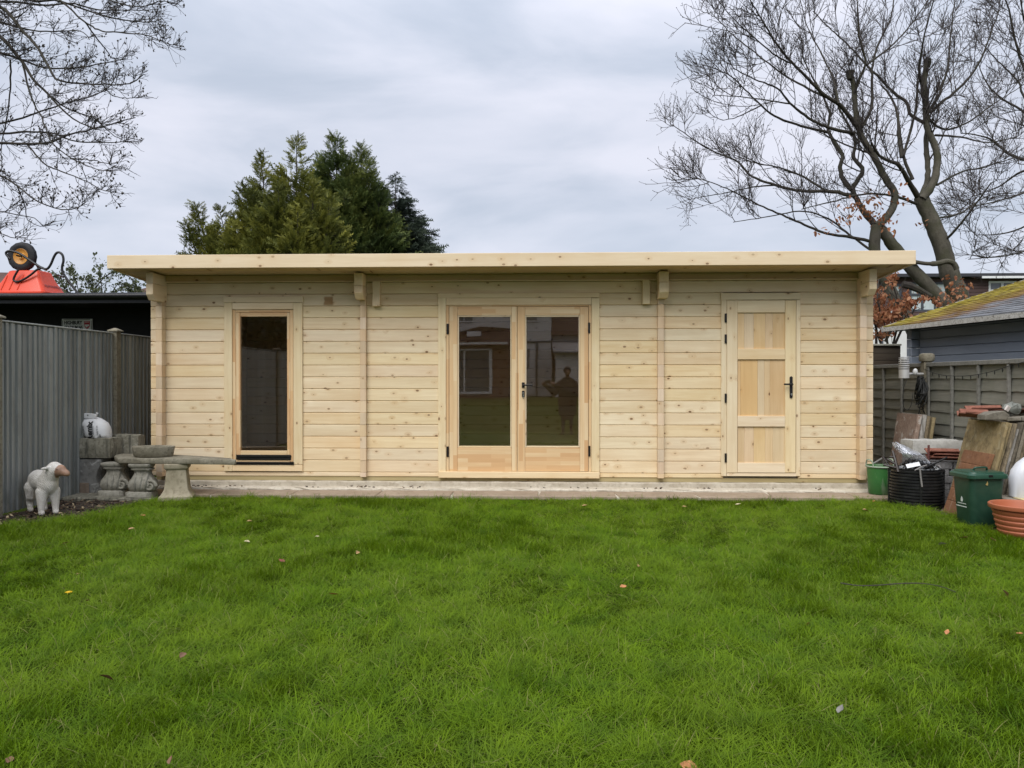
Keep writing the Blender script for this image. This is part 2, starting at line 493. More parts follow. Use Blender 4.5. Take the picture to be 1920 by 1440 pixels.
def far_ground():
    vs, qs = [], []
    xs = np.array([-260, -60, -20, -8, -5.3, 6, 20, 60, 260.0])
    ys = np.array([-260, -60, -32, -29, -20, -12, 12, 30, 60, 260.0])
    def h(x, y):
        return -0.012 + 0.46 * min(1, max(0, (-y - 12) / 17))
    v = [(x, y, h(x, y)) for y in ys for x in xs]
    n = len(xs)
    q = [(j * n + i, j * n + i + 1, (j + 1) * n + i + 1, (j + 1) * n + i) for j in range(len(ys) - 1) for i in range(n - 1)]
    return mesh_np('ground', v, q)
def m_field():
    m = NT('distant_grass'); v = m.coords(False)
    a = m.noise(v, 0.8, 6, 0.6); b = m.noise(v, 30, 4, 0.7)
    col = m.mix(m.rng(a, 0.3, 0.7), (0.038, 0.052, 0.010), (0.060, 0.078, 0.015))
    return m.done(m.mix(m.rng(b, 0.4, 0.7, 0, 0.5), col, (0.04, 0.06, 0.01)), 1.0, bump=b, bstr=0.5, bdist=0.03, spec=0.0)
put('ground', far_ground(), m_field(), kind='structure')

# lawn outline (x as a function of y)
LEFT_E = [ground(px, py, 0.02) for px, py in ((-60, 996), (0, 985), (60, 979), (130, 972), (200, 957), (250, 943), (300, 931), (372, 929))]
def lawn_left(y):
    if y <= LEFT_E[0].y: return LEFT_E[0].x
    for a, b in zip(LEFT_E[:-1], LEFT_E[1:]):
        if y <= b.y:
            t = (y - a.y) / (b.y - a.y); return a.x + (b.x - a.x) * t
    return LEFT_E[-1].x
LAWN_END = -0.575
def lawn_right(y):
    return 3.76 + 0.05 * math.sin(y * 2.3) + 0.03 * math.sin(y * 7.1 + 1)
def lawn_h(x, y):
    return 0.010 + 0.010 * math.sin(x * 0.9 + 1.1) * math.sin(y * 0.8) + 0.006 * math.sin(x * 2.7 + y * 1.9)
def lawn_mesh():
    ys = np.linspace(-11.9, LAWN_END, 70)
    n = 60; v = []
    for y in ys:
        a, b = lawn_left(y), lawn_right(y)
        v += [(a + (b - a) * i / n, y, lawn_h(a + (b - a) * i / n, y)) for i in range(n + 1)]
    q = [(j * (n + 1) + i, j * (n + 1) + i + 1, (j + 1) * (n + 1) + i + 1, (j + 1) * (n + 1) + i) for j in range(len(ys) - 1) for i in range(n)]
    return mesh_np('lawn', v, q, smooth=True)
put('lawn', lawn_mesh(), M['turf'], kind='structure')

# soil beds along both fences
def strip(name, x0f, x1f, y0, y1, z, mat, n=40, m=6, amp=0.012):
    v = []
    for j in range(n + 1):
        y = y0 + (y1 - y0) * j / n
        for i in range(m + 1):
            x = x0f(y) + (x1f(y) - x0f(y)) * i / m
            v.append((x, y, z + random.uniform(-amp, amp)))
    q = [(j * (m + 1) + i, j * (m + 1) + i + 1, (j + 1) * (m + 1) + i + 1, (j + 1) * (m + 1) + i) for j in range(n) for i in range(m)]
    return put(name, mesh_np(name, v, q), mat, kind='structure')
strip('soil_bed', lambda y: -5.02, lambda y: lawn_left(y) - 0.005, -3.2, LAWN_END + 0.9, 0.012, M['soil'])
strip('earth_strip', lambda y: lawn_right(y) + 0.005, lambda y: 4.46, -6.0, 2.2, 0.012, M['soil'], n=60)

# ------------------------------------------------------------------ grass: one object, tufts scattered by geometry nodes
def m_grass():
    m = NT('grass_blade')
    pos = m.n('NewGeometry').outputs['Position']
    rnd = m.n('Attribute', attribute_name='rnd').outputs['Fac']
    hgt = m.n('Attribute', attribute_name='hgt').outputs['Fac']
    oi = m.n('ObjectInfo').outputs['Random']
    p2 = m.mapv(pos, (1, 1, 0))
    a = m.noise(p2, 1.3, 5, 0.6)
    b = m.noise(p2, 6.5, 5, 0.65, 0.8)
    col = m.mix(m.rng(b, 0.38, 0.62), (0.058, 0.130, 0.003), (0.160, 0.265, 0.005))
    col = m.mix(m.rng(a, 0.38, 0.66, 0.0, 0.55), col, (0.172, 0.245, 0.016))
    col = m.mix(m.math('MULTIPLY', m.rng(rnd, 0.0, 1.0), 0.34), col, (0.195, 0.290, 0.026))
    col = m.mix(m.math('GREATER_THAN', rnd, 0.975), col, (0.27, 0.26, 0.09))
    col = m.mix(m.math('MULTIPLY', m.rng(oi, 0.2, 1.0), 0.30), col, (0.040, 0.096, 0.004))
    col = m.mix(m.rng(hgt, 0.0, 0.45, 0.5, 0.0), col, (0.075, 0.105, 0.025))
    rough = m.rng(m.noise(p2, 1.7, 3), 0.35, 0.7, 0.55, 0.36)
    p = m.n('BsdfPrincipled', {'Base Color': col, 'Roughness': rough, 'Specular IOR Level': 0.09})
    t = m.n('BsdfTranslucent', {'Color': m.mix(0.5, col, (0.17, 0.28, 0.008))})
    mx = m.n('MixShader', {0: 0.32, 1: p.outputs[0], 2: t.outputs[0]})
    m.t.links.new(mx.outputs[0], m.out.inputs[0])
    return m.m
M['grass'] = m_grass()
def build_grass():
    NT_, NB = 14, 44
    verts, quads, gid, rnd, hgt = [], [], [], [], []
    for t in range(NT_):
        lean0 = RNG.uniform(0, 2 * np.pi)
        for k in range(NB):
            r_ = 0.075 * math.sqrt(RNG.uniform()); a = RNG.uniform(0, 2 * np.pi)
            bx, by = r_ * math.cos(a), r_ * math.sin(a)
            length = RNG.uniform(0.045, 0.135)
            yaw = lean0 + RNG.normal(0, 1.6)
            lean = abs(RNG.normal(0.62, 0.30)); curl = RNG.uniform(0.3, 1.45)
            wd = RNG.uniform(0.0011, 0.0021)
            d = np.array([math.cos(yaw), math.sin(yaw)]); side = np.array([-d[1], d[0]])
            x = z = 0.0; ang = lean
            S = 4; rv = RNG.uniform(); b0 = len(verts)
            for i in range(S + 1):
                ww = wd * (1 - (i / S) ** 1.6) + 0.0002
                for sg in (-1, 1):
                    verts.append((bx + d[0] * x + side[0] * sg * ww, by + d[1] * x + side[1] * sg * ww, z - 0.006)); rnd.append(rv); hgt.append(i / S)
                x += math.sin(min(ang, 1.75)) * length / S; z += math.cos(min(ang, 1.75)) * length / S; ang += curl / S
            for i in range(S):
                quads.append((b0 + 2 * i, b0 + 2 * i + 1, b0 + 2 * i + 3, b0 + 2 * i + 2)); gid.append(t)
    nb = len(verts)
    # scatter points
    pts, rot, scl, idx = [], [], [], []
    area_y = np.linspace(-10.2, LAWN_END + 0.05, 500)
    def dens(y):
        d = y - CAM.y
        return 400 if d < 4.5 else 360 if d < 6.5 else 300
    ph = RNG.uniform(0, 6.28, 8)
    y = -10.2
    while y < LAWN_END + 0.03:
        dy = 0.04
        a, b = lawn_left(y) - 0.03, lawn_right(y) + 0.03
        n = RNG.poisson((b - a) * dy * (dens(y) if y > -7.2 else 90))
        xs = RNG.uniform(a, b, n); ys = RNG.uniform(y, y + dy, n)
        for X, Y in zip(xs, ys):
            f1 = math.sin(1.7 * X + ph[0] + 1.3 * math.sin(1.1 * Y + ph[1])) + math.sin(2.3 * Y + ph[2] + 1.5 * math.sin(1.9 * X + ph[3]))
            f2 = math.sin(9.3 * X + 4.2 * Y + ph[4] + 1.5 * math.sin(3.1 * Y)) * math.sin(8.7 * Y - 3.7 * X + ph[5] + 1.5 * math.sin(2.7 * X))
            wind = 1.2 * f1 + 1.6 * f2 + ph[6]
            h = 0.56 + 0.08 * f1 + 0.18 * f2 + RNG.normal(0, 0.13)
            if RNG.uniform() < 0.03: h += 0.28
            edge = min(X - a, b - X, (LAWN_END + 0.05 - Y) * 1.2)
            if edge < 0.14: h *= 0.62 + RNG.uniform(0, 0.35)
            tilt = 0.22 + 0.22 * f2 + RNG.normal(0, 0.08)
            pts.append((X, Y, lawn_h(X, Y) - 0.004))
            # tilt about an axis across the local lie of the grass, then a random spin of the tuft
            q = (Matrix.Rotation(tilt, 3, Vector((-math.sin(wind), math.cos(wind), 0))) @ Matrix.Rotation(RNG.uniform(0, 6.283), 3, 'Z')).to_euler()
            rot.append(tuple(q)); s_ = max(0.36, h)
            scl.append((1.0, 1.0, s_)); idx.append(int(RNG.integers(0, NT_)))
        y += dy
    npnt = len(pts)
    me = mesh_np('grass', np.array(verts + pts), np.array(quads), smooth=True)
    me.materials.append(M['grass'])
    nv = len(me.vertices)
    def attr(name, typ, dom, data, key='value'):
        at_ = me.attributes.new(name, typ, dom)
        at_.data.foreach_set(key, np.asarray(data).ravel())
    pad = lambda a, z: np.concatenate([np.asarray(a, np.float32), np.full(npnt, z, np.float32)])
    attr('rnd', 'FLOAT', 'POINT', pad(rnd, 0)); attr('hgt', 'FLOAT', 'POINT', pad(hgt, 0))
    attr('gid', 'INT', 'FACE', np.array(gid, np.int32))
    attr('ispt', 'BOOLEAN', 'POINT', np.concatenate([np.zeros(nb, bool), np.ones(npnt, bool)]))
    zz = np.zeros((nb, 3), np.float32)
    attr('prot', 'FLOAT_VECTOR', 'POINT', np.concatenate([zz, np.array(rot, np.float32)]), 'vector')
    attr('pscl', 'FLOAT_VECTOR', 'POINT', np.concatenate([zz + 1, np.array(scl, np.float32)]), 'vector')
    attr('pidx', 'INT', 'POINT', np.concatenate([np.zeros(nb, np.int32), np.array(idx, np.int32)]))
    o = bpy.data.objects.new('grass', me); COL.objects.link(o)
    o['kind'] = 'stuff'; o['label'] = 'long damp green lawn grass in front of the wooden garden room'; o['category'] = 'grass'
    g = bpy.data.node_groups.new('scatter_tufts', 'GeometryNodeTree')
    g.interface.new_socket('Geometry', in_out='INPUT', socket_type='NodeSocketGeometry')
    g.interface.new_socket('Geometry', in_out='OUTPUT', socket_type='NodeSocketGeometry')
    N = g.nodes.new; LK = g.links.new
    gi, go = N('NodeGroupInput'), N('NodeGroupOutput')
    def na(name, typ):
        n = N('GeometryNodeInputNamedAttribute'); n.data_type = typ; n.inputs[0].default_value = name
        return n.outputs['Attribute']
    sp = N('GeometryNodeSeparateGeometry'); sp.domain = 'POINT'
    LK(gi.outputs[0], sp.inputs['Geometry']); LK(na('ispt', 'BOOLEAN'), sp.inputs['Selection'])
    si = N('GeometryNodeSplitToInstances'); si.domain = 'FACE'
    LK(sp.outputs['Inverted'], si.inputs['Geometry']); LK(na('gid', 'INT'), si.inputs['Group ID'])
    ip = N('GeometryNodeInstanceOnPoints')
    LK(sp.outputs['Selection'], ip.inputs['Points']); LK(si.outputs['Instances'], ip.inputs['Instance'])
    ip.inputs['Pick Instance'].default_value = True
    LK(na('pidx', 'INT'), ip.inputs['Instance Index'])
    LK(na('prot', 'FLOAT_VECTOR'), ip.inputs['Rotation'])
    LK(na('pscl', 'FLOAT_VECTOR'), ip.inputs['Scale'])
    LK(ip.outputs[0], go.inputs[0])
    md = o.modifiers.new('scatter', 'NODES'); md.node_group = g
    print('grass tufts', npnt)
build_grass()

# ------------------------------------------------------------------ concrete base and flagstones before the garden room
XL, XR = at(283, 713, 0).x, at(1637, 713, 0).x
def slab_mesh(x0, x1, y0, y1, z0, z1, nx=80, rough=0.006):
    """a slab with an uneven front edge and top"""
    mb = MB(); rings = []
    for i in range(nx + 1):
        x = x0 + (x1 - x0) * i / nx
        j = lambda a: random.uniform(-a, a)
        rings.append([Vector((x, y0 + j(rough), z0)), Vector((x, y1, z0)), Vector((x, y1, z1)), Vector((x, y0 + 0.012 + j(rough), z1 + j(rough * .4))), Vector((x, y0 + j(rough), z1 - 0.012 + j(rough * .5)))])
    return mb.loft(rings)
o = obj('concrete_base', slab_mesh(XL - 0.05, XR + 0.03, -0.035, 4.2, 0.02, 0.135, rough=0.007), M['concrete']); o['kind'] = 'structure'
o = obj('mortar_ledge', slab_mesh(XL + 0.05, XR + 0.10, -0.19, -0.03, 0.02, 0.078, rough=0.012), M['mortar']); o['kind'] = 'structure'
pv = bpy.data.objects.new('flagstone_path', None); COL.objects.link(pv); pv['kind'] = 'structure'; WL['flagstone_path'] = Vector((0, 0, 0))
xs_ = [XL + 0.1]
while xs_[-1] < XR - 0.2: xs_.append(xs_[-1] + random.uniform(0.72, 0.98))
xs_[-1] = XR + 0.12
for a, b in zip(xs_[:-1], xs_[1:]):
    dx = random.uniform(-0.02, 0.02)
    mb = MB().prism([(a + 0.006 + dx, -0.195), (a + 0.006 - dx, -0.56), (b - 0.006, -0.565), (b - 0.006, -0.195)], 'z', 0.015, 0.056 + random.uniform(-0.003, 0.003))
    obj('flagstone', mb, M['flag'], pv, bevel=0.006)
mb = MB().box(XL + 0.1, XR + 0.1, -0.555, -0.192, 0.012, 0.046)
obj('path_bedding', mb, M['mortar'], pv)

# ================================================================== THE GARDEN ROOM
room = thing('log_cabin', 'new pale spruce log cabin with flat roof and glazed double doors behind the lawn', 'log cabin', (0, 0, 0.196))
TH = 0.045
G0, GS = 573.9, 22.2                                    # first groove and course height in pixels (read near px 560)
zc = lambda py: at(560, py, 0).z
ZB = zc(893.0)
grooves = [zc(G0 + GS * k) for k in range(-2, 15)]      # falling heights
ZTOP = 2.47
levels = [ZTOP] + grooves + [ZB]                        # course k lies between levels[k+1] and levels[k]
X = lambda px, y=0.0: at(px, 713, y).x
def log_piece(x0, x1, z0, z1, mat=None, y=0.0, name='log_board', parent=room, top_ch=0.0045, th=TH):
    g = 0.0012; c = 0.0075
    prof = [(y + th, z0), (y + th, z1), (y + 0.004 + c, z1 - 0.0), (y, z1 - c), (y, z0 + c * 0.9 + g), (y + c, z0 + g)]
    return obj(name, MB().prism(prof, 'x', x0, x1), mat or M['log'], parent)
xc0, xc1 = X(308), X(1608)                               # inside the corner logs
xl1a, xl1b = X(674), X(688)
xl2a, xl2b = X(1233), X(1246)
win_l, win_r = X(424), X(563)
dd_l, dd_r = X(828), X(1119)
sd_l, sd_r = X(1356), X(1497)
zw_top, zd_top, zs_top = zc(570), zc(562), zc(560)
stained = None
for k in range(len(levels) - 1):
    z1, z0 = levels[k], levels[k + 1]
    mid = (z0 + z1) / 2
    cuts = []
    if mid < zw_top and k < len(levels) - 2: cuts.append((win_l, win_r))
    if mid < zd_top: cuts.append((dd_l, dd_r))
    if mid < zs_top: cuts.append((sd_l, sd_r))
    segs, x = [], xc0
    for a, b in ((xl1a + .01, xl1b - .01), (xl2a + .01, xl2b - .01)): cuts.append((a, b))
    for a, b in sorted(cuts):
        segs.append((x, a)); x = b
    segs.append((x, xc1))
    for a, b in segs:
        if b - a < 0.02: continue
        mt = None
        if k == 2 and a > win_r - 1.3 and b < dd_l and a > xc0 - .1 and b > win_r + 0.1:
            pass
        lb = log_piece(a, b, z0, z1, mt)
        if k == 2 and abs(b - (xl1a + .01)) < 0.001 :
            stained = lb
# a rusty brown patch on the board right of the window
if stained is not None:
    c = WL[stained.name]
    stained.data.materials.clear()
    stained.data.materials.append(wood('spruce_log_stained', PINE_LO, PINE_HI, 'x', 0.34, stain=(X(616) - c.x, -0.01, 0.062, 0.05, (0.30, 0.15, 0.045))))
    stained['label'] = 'board with a brown stain below the eave'
# a plain bearer under the wall
obj('bearer', MB().box(XL + 0.06, XR - 0.06, 0.012, 0.06, 0.137, ZB - 0.001), M['bearer'], room)

# crossing logs: end grain of the side and dividing walls, course by course
def cross_logs(px0, px1, pr, first=1):
    x0, x1 = X(px0, -pr), X(px1, -pr)
    for k in range(first, len(levels) - 1):
        z1, z0 = levels[k] - GS * 0.0, levels[k + 1]
        off = random.uniform(-0.003, 0.003)
        mb = MB().box(x0, x1, -pr + off, -0.001, z0 + 0.0012, z1)
        obj('log_end', mb, M['endgrain'], room, bevel=0.003)
    return x0, x1
c1 = cross_logs(292, 303.5, 0.10)
c2 = cross_logs(675, 686, 0.055)
c3 = cross_logs(1233.5, 1245, 0.055)
c4 = cross_logs(1612.5, 1625, 0.10)
for k in range(2, len(levels) - 1):                      # front logs running on past the corners
    z1, z0 = levels[k], levels[k + 1]
    for a, b in ((XL, c1[0] - 0.001), (c4[1] + 0.001, XR)):
        log_piece(a, b, z0, z1, name='log_end', th=0.05)
    for a, b in ((c1[1] - 0.02, xc0 - .0015), (xc1 + .0015, c4[0] + 0.02)):
        if b - a > 0.004: log_piece(a, b, z0, z1, th=0.05, y=0.003)
# side and dividing walls, back wall, floor, ceiling
for xa, nm in ((c1[0], 'side'), (c4[0], 'side')):
    for k in range(2, len(levels) - 1):
        x1_ = xa + 0.066
        prof = [(xa, levels[k + 1] + 0.001), (x1_, levels[k + 1] + 0.001), (x1_, levels[k] - 0.005), (x1_ - 0.006, levels[k]), (xa + 0.006, levels[k]), (xa, levels[k] - 0.005)]
        obj('side_log', MB().prism(prof, 'y', 0.051, 3.8), M['log_y'], room)
mb = MB()
for xa in (c2[0], c3[0]):
    mb.box(xa + .004, xa + 0.060, 0.046, 2.44, 0.2, 2.36)
obj('dividing_wall', mb, M['inside'], room)
for k in range(2, len(levels) - 1):
    log_piece(c1[0] + 0.07, c4[0] - 0.001, levels[k + 1], levels[k], M['inside'], y=2.45, name='back_log')
obj('room_floor', MB().box(c1[0] + .07, c4[0] - .002, 0.05, 2.44, 0.15, 0.205), plain('pale_floor', (0.62, 0.53, 0.40), 0.7), room)

# brackets: the top side-wall logs run out under the eave
def bracket(px0, px1, py_bot, pr, zt=2.472, split_py=None):
    x0, x1 = X(px0, -pr), X(px1, -pr)
    zb = at((px0 + px1) / 2, py_bot, -pr).z
    zs = at((px0 + px1) / 2, split_py, -pr).z if split_py else (zb + zt) / 2
    def beam(z0, z1, ch):
        prof = [(-pr, z1), (-0.0005, z1), (-0.0005, z0), (-pr + ch, z0), (-pr, z0 + ch)] if ch else [(-pr, z1), (-0.0005, z1), (-0.0005, z0), (-pr, z0)]
        obj('bracket', MB().prism(prof, 'x', x0, x1), M['endgrain'] if False else M['log_y'], room, bevel=0.003)
    return x0, x1, zb, zs, zt, beam
for (a, b, pb, pr, sp) in ((274, 287, 560.5, 0.33, 531), (664, 680, 558, 0.22, 535), (1236, 1254, 556, 0.22, 529), (1630, 1644, 550.5, 0.33, 528)):
    x0, x1, zb, zs, zt, beam = bracket(a, b, pb - 7, pr, split_py=sp)
    beam(zs + 0.0015, zt, 0); beam(zb - 0.05, zs - 0.0015, 0.06)
for a, b, t, bt in ((698, 712, 527, 574), (1205, 1219, 524, 570)):
    x0, x1, z0, z1 = rect(a, t, b, bt, -0.07)
    obj('eave_block', MB().box(x0, x1, -0.07, -0.001, z0, z1), M['trim_z'], room, bevel=0.003)

# roof
pf = 0.55
fx0, fx1 = at(200.5, 490, -pf).x, at(1717.5, 486, -pf).x
fz0, fz1 = at(960, 499.3, -pf).z, at(960, 474, -pf).z
obj('fascia_board', MB().box(fx0, fx1, -pf, -pf + 0.022, fz0, fz1), M['fascia'], room, bevel=0.003)
SL = math.tan(R(3.0))
def roof_z(y, base): return base - (y + pf) * SL
for xs in (fx0 + .001, fx1 - 0.023):
    y0, y1 = -pf + 0.0225, 4.1
    mb = MB().prism([(y0, roof_z(y0, fz0 + .004)), (y1, roof_z(y1, fz0 + .004)), (y1, roof_z(y1, fz1 - .001)), (y0, roof_z(y0, fz1 - .001))], 'x', xs, xs + 0.022)
    obj('verge_board', mb, M['fascia'], room)
sb = fz0 + 0.022
nb_ = 33
for i in range(nb_):                                     # tongue and groove roof boards
    y0 = -pf + 0.024 + i * 0.14; y1 = y0 + 0.1385
    mb = MB().prism([(y0 + .004, roof_z(y0, sb)), (y1 - .004, roof_z(y1, sb)), (y1, roof_z(y1, sb) + .004), (y1, roof_z(y1, sb) + 0.022), (y0, roof_z(y0, sb) + 0.022), (y0, roof_z(y0, sb) + .004)], 'x', fx0 + 0.024, fx1 - 0.024)
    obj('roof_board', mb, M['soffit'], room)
mb = MB().prism([(-pf + .03, roof_z(-pf, sb) + 0.0245), (4.08, roof_z(4.08, sb) + 0.0245), (4.08, roof_z(4.08, sb) + 0.075), (-pf + .03, roof_z(-pf, sb) + 0.075)], 'x', fx0 + 0.03, fx1 - 0.03)
obj('roof_felt', mb, plain('roof_felt', (0.04, 0.04, 0.045), 0.9, bstr=0.4, scale=30), room)
# the strip under the soffit along the wall head
x0, x1 = X(304), X(1612)
for a, b in ((X(289, -.05), X(663, -.05)), (X(682, -.05), X(1234, -.05)), (X(1255, -.05), X(1628, -.05))):
    z0 = at(960, 525.0, -0.03).z
    obj('eave_board', MB().box(a, b, -0.03, -0.001, z0, 2.476), M['soffit'], room)  # takes the darkened soffit tone for the shade at the wall head
    obj('eave_strip', MB().box(a, b, -0.048, -0.001, z0 - 0.012, z0 - 0.001), M['fascia'], room, bevel=0.002)  # thin pale lip added for the lit lower edge of the eave

# ------------------------------------------------------------------ trims, window and doors
def board(px0, py0, px1, py1, yf, th, mat, parent, name, bev=0.003):
    x0, x1, z0, z1 = rect(px0, py0, px1, py1, yf)
    return obj(name, MB().box(x0, x1, yf, yf + th, z0, z1), mat, parent, bevel=bev)
def holder(name, px0, py0, px1, py1, y=0.0):
    """a part that only gathers its own pieces would be empty: use its casing as the part"""
# window
T = M
wpar = board(420, 567.5, 435, 883.5, -0.022, 0.0215, T['trim_z'], room, 'window')
W = wpar
board(550, 567.5, 567, 871, -0.022, 0.0215, T['trim_z'], W, 'casing')
board(435.3, 567.5, 549.7, 580, -0.022, 0.0215, T['trim_x'], W, 'casing')
board(418.5, 556, 568, 567, -0.028, 0.0275, T['trim_x'], W, 'casing')
board(435.5, 871.5, 567, 883.5, -0.024, 0.0235, T['trim_x'], W, 'sill')
board(435.3, 580.3, 442, 866, -0.006, 0.05, T['lam_z'], W, 'frame')
board(543.8, 580.3, 549.8, 866, -0.006, 0.05, T['lam_z'], W, 'frame')
board(442.3, 580.3, 543.5, 585.5, -0.006, 0.05, T['lam_x'], W, 'frame')
board(442.4, 586, 450.5, 853, -0.002, 0.05, T['lam_z'], W, 'sash')
board(538.2, 586, 543.6, 853, -0.002, 0.05, T['lam_z'], W, 'sash')
board(450.7, 586, 538, 593.5, -0.002, 0.05, T['lam_x'], W, 'sash')
board(450.7, 845.2, 538, 853, -0.002, 0.05, T['lam_x'], W, 'sash')
board(450.2, 593, 538.6, 845.8, 0.018, 0.006, T['glass'], W, 'pane', 0)
board(443.5, 853.3, 545.5, 857.2, -0.020, 0.05, T['black'], W, 'drip_bar', 0.002)
board(443.5, 857.6, 545.5, 862, -0.012, 0.05, T['black'], W, 'drip_bar', 0.002)
board(442.3, 862.4, 543.5, 866.2, 0.0, 0.05, T['lam_x'], W, 'frame')
board(436, 866.6, 550.5, 868.6, -0.040, 0.06, T['black'], W, 'drip_bar', 0.001)
board(436, 869.1, 550.5, 871.2, -0.034, 0.05, T['black'], W, 'drip_bar', 0.001)

# double glazed doors
def hinge(px, py0, py1, yf, parent):
    x0, x1, z0, z1 = rect(px - 2.1, py0, px + 2.1, py1, yf)
    mb = MB()
    mb.tube([((x0 + x1) / 2, yf - 0.004, z0), ((x0 + x1) / 2, yf - 0.004, z1)], (x1 - x0) / 2, 10)
    mb.tube([((x0 + x1) / 2, yf - 0.004, z0 - .004), ((x0 + x1) / 2, yf - 0.004, z0)], (x1 - x0) / 3, 8)
    obj('hinge', mb, M['black'], parent, smooth=True)
D = board(821.5, 558.3, 836, 884.7, -0.022, 0.0215, T['trim_z'], room, 'french_door')
board(1109.3, 558.3, 1124, 884.7, -0.022, 0.0215, T['trim_z'], D, 'casing')
board(836.3, 558.3, 1109, 571.5, -0.022, 0.0215, T['trim_x'], D, 'casing')
board(821, 549, 1124.5, 558, -0.028, 0.0275, T['trim_x'], D, 'casing')
board(822, 885, 1124.3, 896.8, -0.045, 0.06, T['trim_x'], D, 'threshold', 0.005)
board(836.3, 571.8, 841.6, 884.7, -0.008, 0.05, T['lam_z'], D, 'frame')
board(1103.8, 571.8, 1109, 884.7, -0.008, 0.05, T['lam_z'], D, 'frame')
board(841.9, 571.8, 1103.5, 574.5, -0.008, 0.05, T['lam_x'], D, 'frame')
def leaf(px0, px1, gx0, gx1, lab):
    """a glazed door leaf: its hinge-side stile is the part, the rest hangs on it"""
    lf = board(px0, 575, gx0 - 2.6, 884, -0.004, 0.05, T['lam_z'], room, 'door_leaf')
    lf['label'] = lab
    board(gx1 + 2.6, 575, px1, 884, -0.004, 0.05, T['lam_z'], lf, 'stile')
    board(gx0 - 2.4, 575, gx1 + 2.4, 591, -0.004, 0.05, T['lam_x'], lf, 'top_rail')
    board(gx0 - 2.4, 839.5, gx1 + 2.4, 884, -0.004, 0.05, T['lam_x'], lf, 'bottom_rail')
    board(gx0 - 2.3, 591.2, gx0, 839.2, 0.003, 0.04, T['trim_z'], lf, 'bead')
    board(gx1, 591.2, gx1 + 2.3, 839.2, 0.003, 0.04, T['trim_z'], lf, 'bead')
    board(gx0 + .1, 591.2, gx1 - .1, 594, 0.003, 0.04, T['trim_x'], lf, 'bead')
    board(gx0 + .1, 836.3, gx1 - .1, 839.2, 0.003, 0.04, T['trim_x'], lf, 'bead')
    board(gx0 - .5, 593.5, gx1 + .5, 836.8, 0.020, 0.006, T['glass'], lf, 'pane', 0)
    return lf
l1 = leaf(842.3, 969.3, 860.5, 957, 'glazed door leaf on the side of the tall narrow window')
l2 = leaf(970.1, 1103, 987, 1085, 'glazed door leaf with the black lever handle')
hinge(839.5, 607, 626, -0.008, l1); hinge(839.5, 837, 856, -0.008, l1)
hinge(1104.5, 605, 624, -0.008, l2); hinge(1105, 836, 855, -0.008, l2)
def lever(px0, px1, py, yf, parent, right=True, plate=None):
    mb = MB()
    x0, x1, z0, z1 = rect(px0, py - 5, px0 + 5, py + 5, yf) if right else rect(px1 - 5, py - 5, px1, py + 5, yf)
    mb.box(x0, x1, yf - 0.012, yf, z0, z1)
    a, b = at((px0 + 2.5) if right else (px1 - 2.5), py, yf), at(px1 if right else px0, py, yf)
    mb.tube([a + Vector((0, 0, 0)), a + Vector((0, -0.05, 0))], 0.010, 12)
    mb.tube([a + Vector((0, -0.048, 0)), Vector((b.x, yf - 0.048, b.z))], 0.0105, 10)
    return obj('handle', mb, M['black'], parent, bevel=0.0015)
lever(978.5, 999, 722, -0.004, l2)
x0, x1, z0, z1 = rect(978.6, 732.5, 983.6, 744.5, -0.004)
k_ = obj('lock', MB().box(x0, x1, -0.014, -0.004, z0, z1), M['black'], l2, bevel=0.004)
mb = MB(); xm = (x0 + x1) / 2
mb.tube([(xm, -0.013, z0 + .045), (xm, -0.020, z0 + .045)], 0.009, 12); mb.box(xm - .006, xm + .006, -0.034, -0.019, z0 + .012, z0 + .05); mb.box(xm - .004, xm + .004, -0.030, -0.027, z0 - 0.02, z0 + .015)
obj('lock_cylinder', mb, M['steel'], l2)

# plain boarded door
S = board(1352.3, 562.4, 1362.5, 892.8, -0.022, 0.0215, T['trim_z'], room, 'side_door')
S['label'] = 'three-panel boarded door with a long black handle plate'
board(1352, 549, 1501, 562, -0.026, 0.0255, T['trim_x'], S, 'casing')
board(1493, 562.4, 1501, 892.8, -0.022, 0.0215, T['trim_z'], S, 'casing')
board(1362.8, 886.8, 1492.7, 892.8, -0.022, 0.0215, T['trim_x'], S, 'casing', 0.001)
yf = -0.030
board(1363, 563, 1382.8, 886.3, yf, 0.05, T['trim_z'], S, 'stile')
board(1472.4, 563, 1492.3, 886.3, yf, 0.05, T['trim_z'], S, 'stile')
for a, b in ((563, 586), (654, 674), (780, 800), (868, 886.3)):
    board(1383.1, a, 1472.1, b, yf, 0.05, T['trim_x'], S, 'rail')
for a, b, n, wid in ((586, 654, 5, None), (674, 780, 5, [0.06, 0.36, 0.14, 0.12, 0.32]), (800, 868, 5, None)):
    ws = wid or [0.14, 0.2, 0.24, 0.16, 0.26]
    px = 1382.9
    for i, w_ in enumerate(ws):
        q = px + w_ * 89.4
        mt = M['panel_orange'] if (wid and i == 1) else M['panel']
        pb = board(px + 0.08, a - 0.5, q - 0.08, b + 0.5, yf + 0.020, 0.012, mt, S, 'panel_board', 0.0015)
        if wid and i == 1: pb['label'] = 'orange toned panel board'
        px = q
for a, b in ((588, 604), (627, 643), (738, 754), (850, 866)):
    hinge(1360.6, a, b, -0.026, S)
x0, x1, z0, z1 = rect(1480.3, 705.5, 1485.8, 746.5, yf)
mb = MB(); rr = (x1 - x0) / 2; xm = (x0 + x1) / 2
mb.prism([(xm + rr * math.cos(a), z1 - rr + rr * math.sin(a)) for a in np.linspace(0, math.pi, 9)] + [(xm + rr * math.cos(a), z0 + rr + rr * math.sin(a)) for a in np.linspace(math.pi, 2 * math.pi, 9)], 'y', yf - 0.012, yf)
hp = obj('handle_plate', mb, M['black'], S, bevel=0.002)
a, b = at(1483, 720.5, yf), at(1467.5, 720.5, yf)
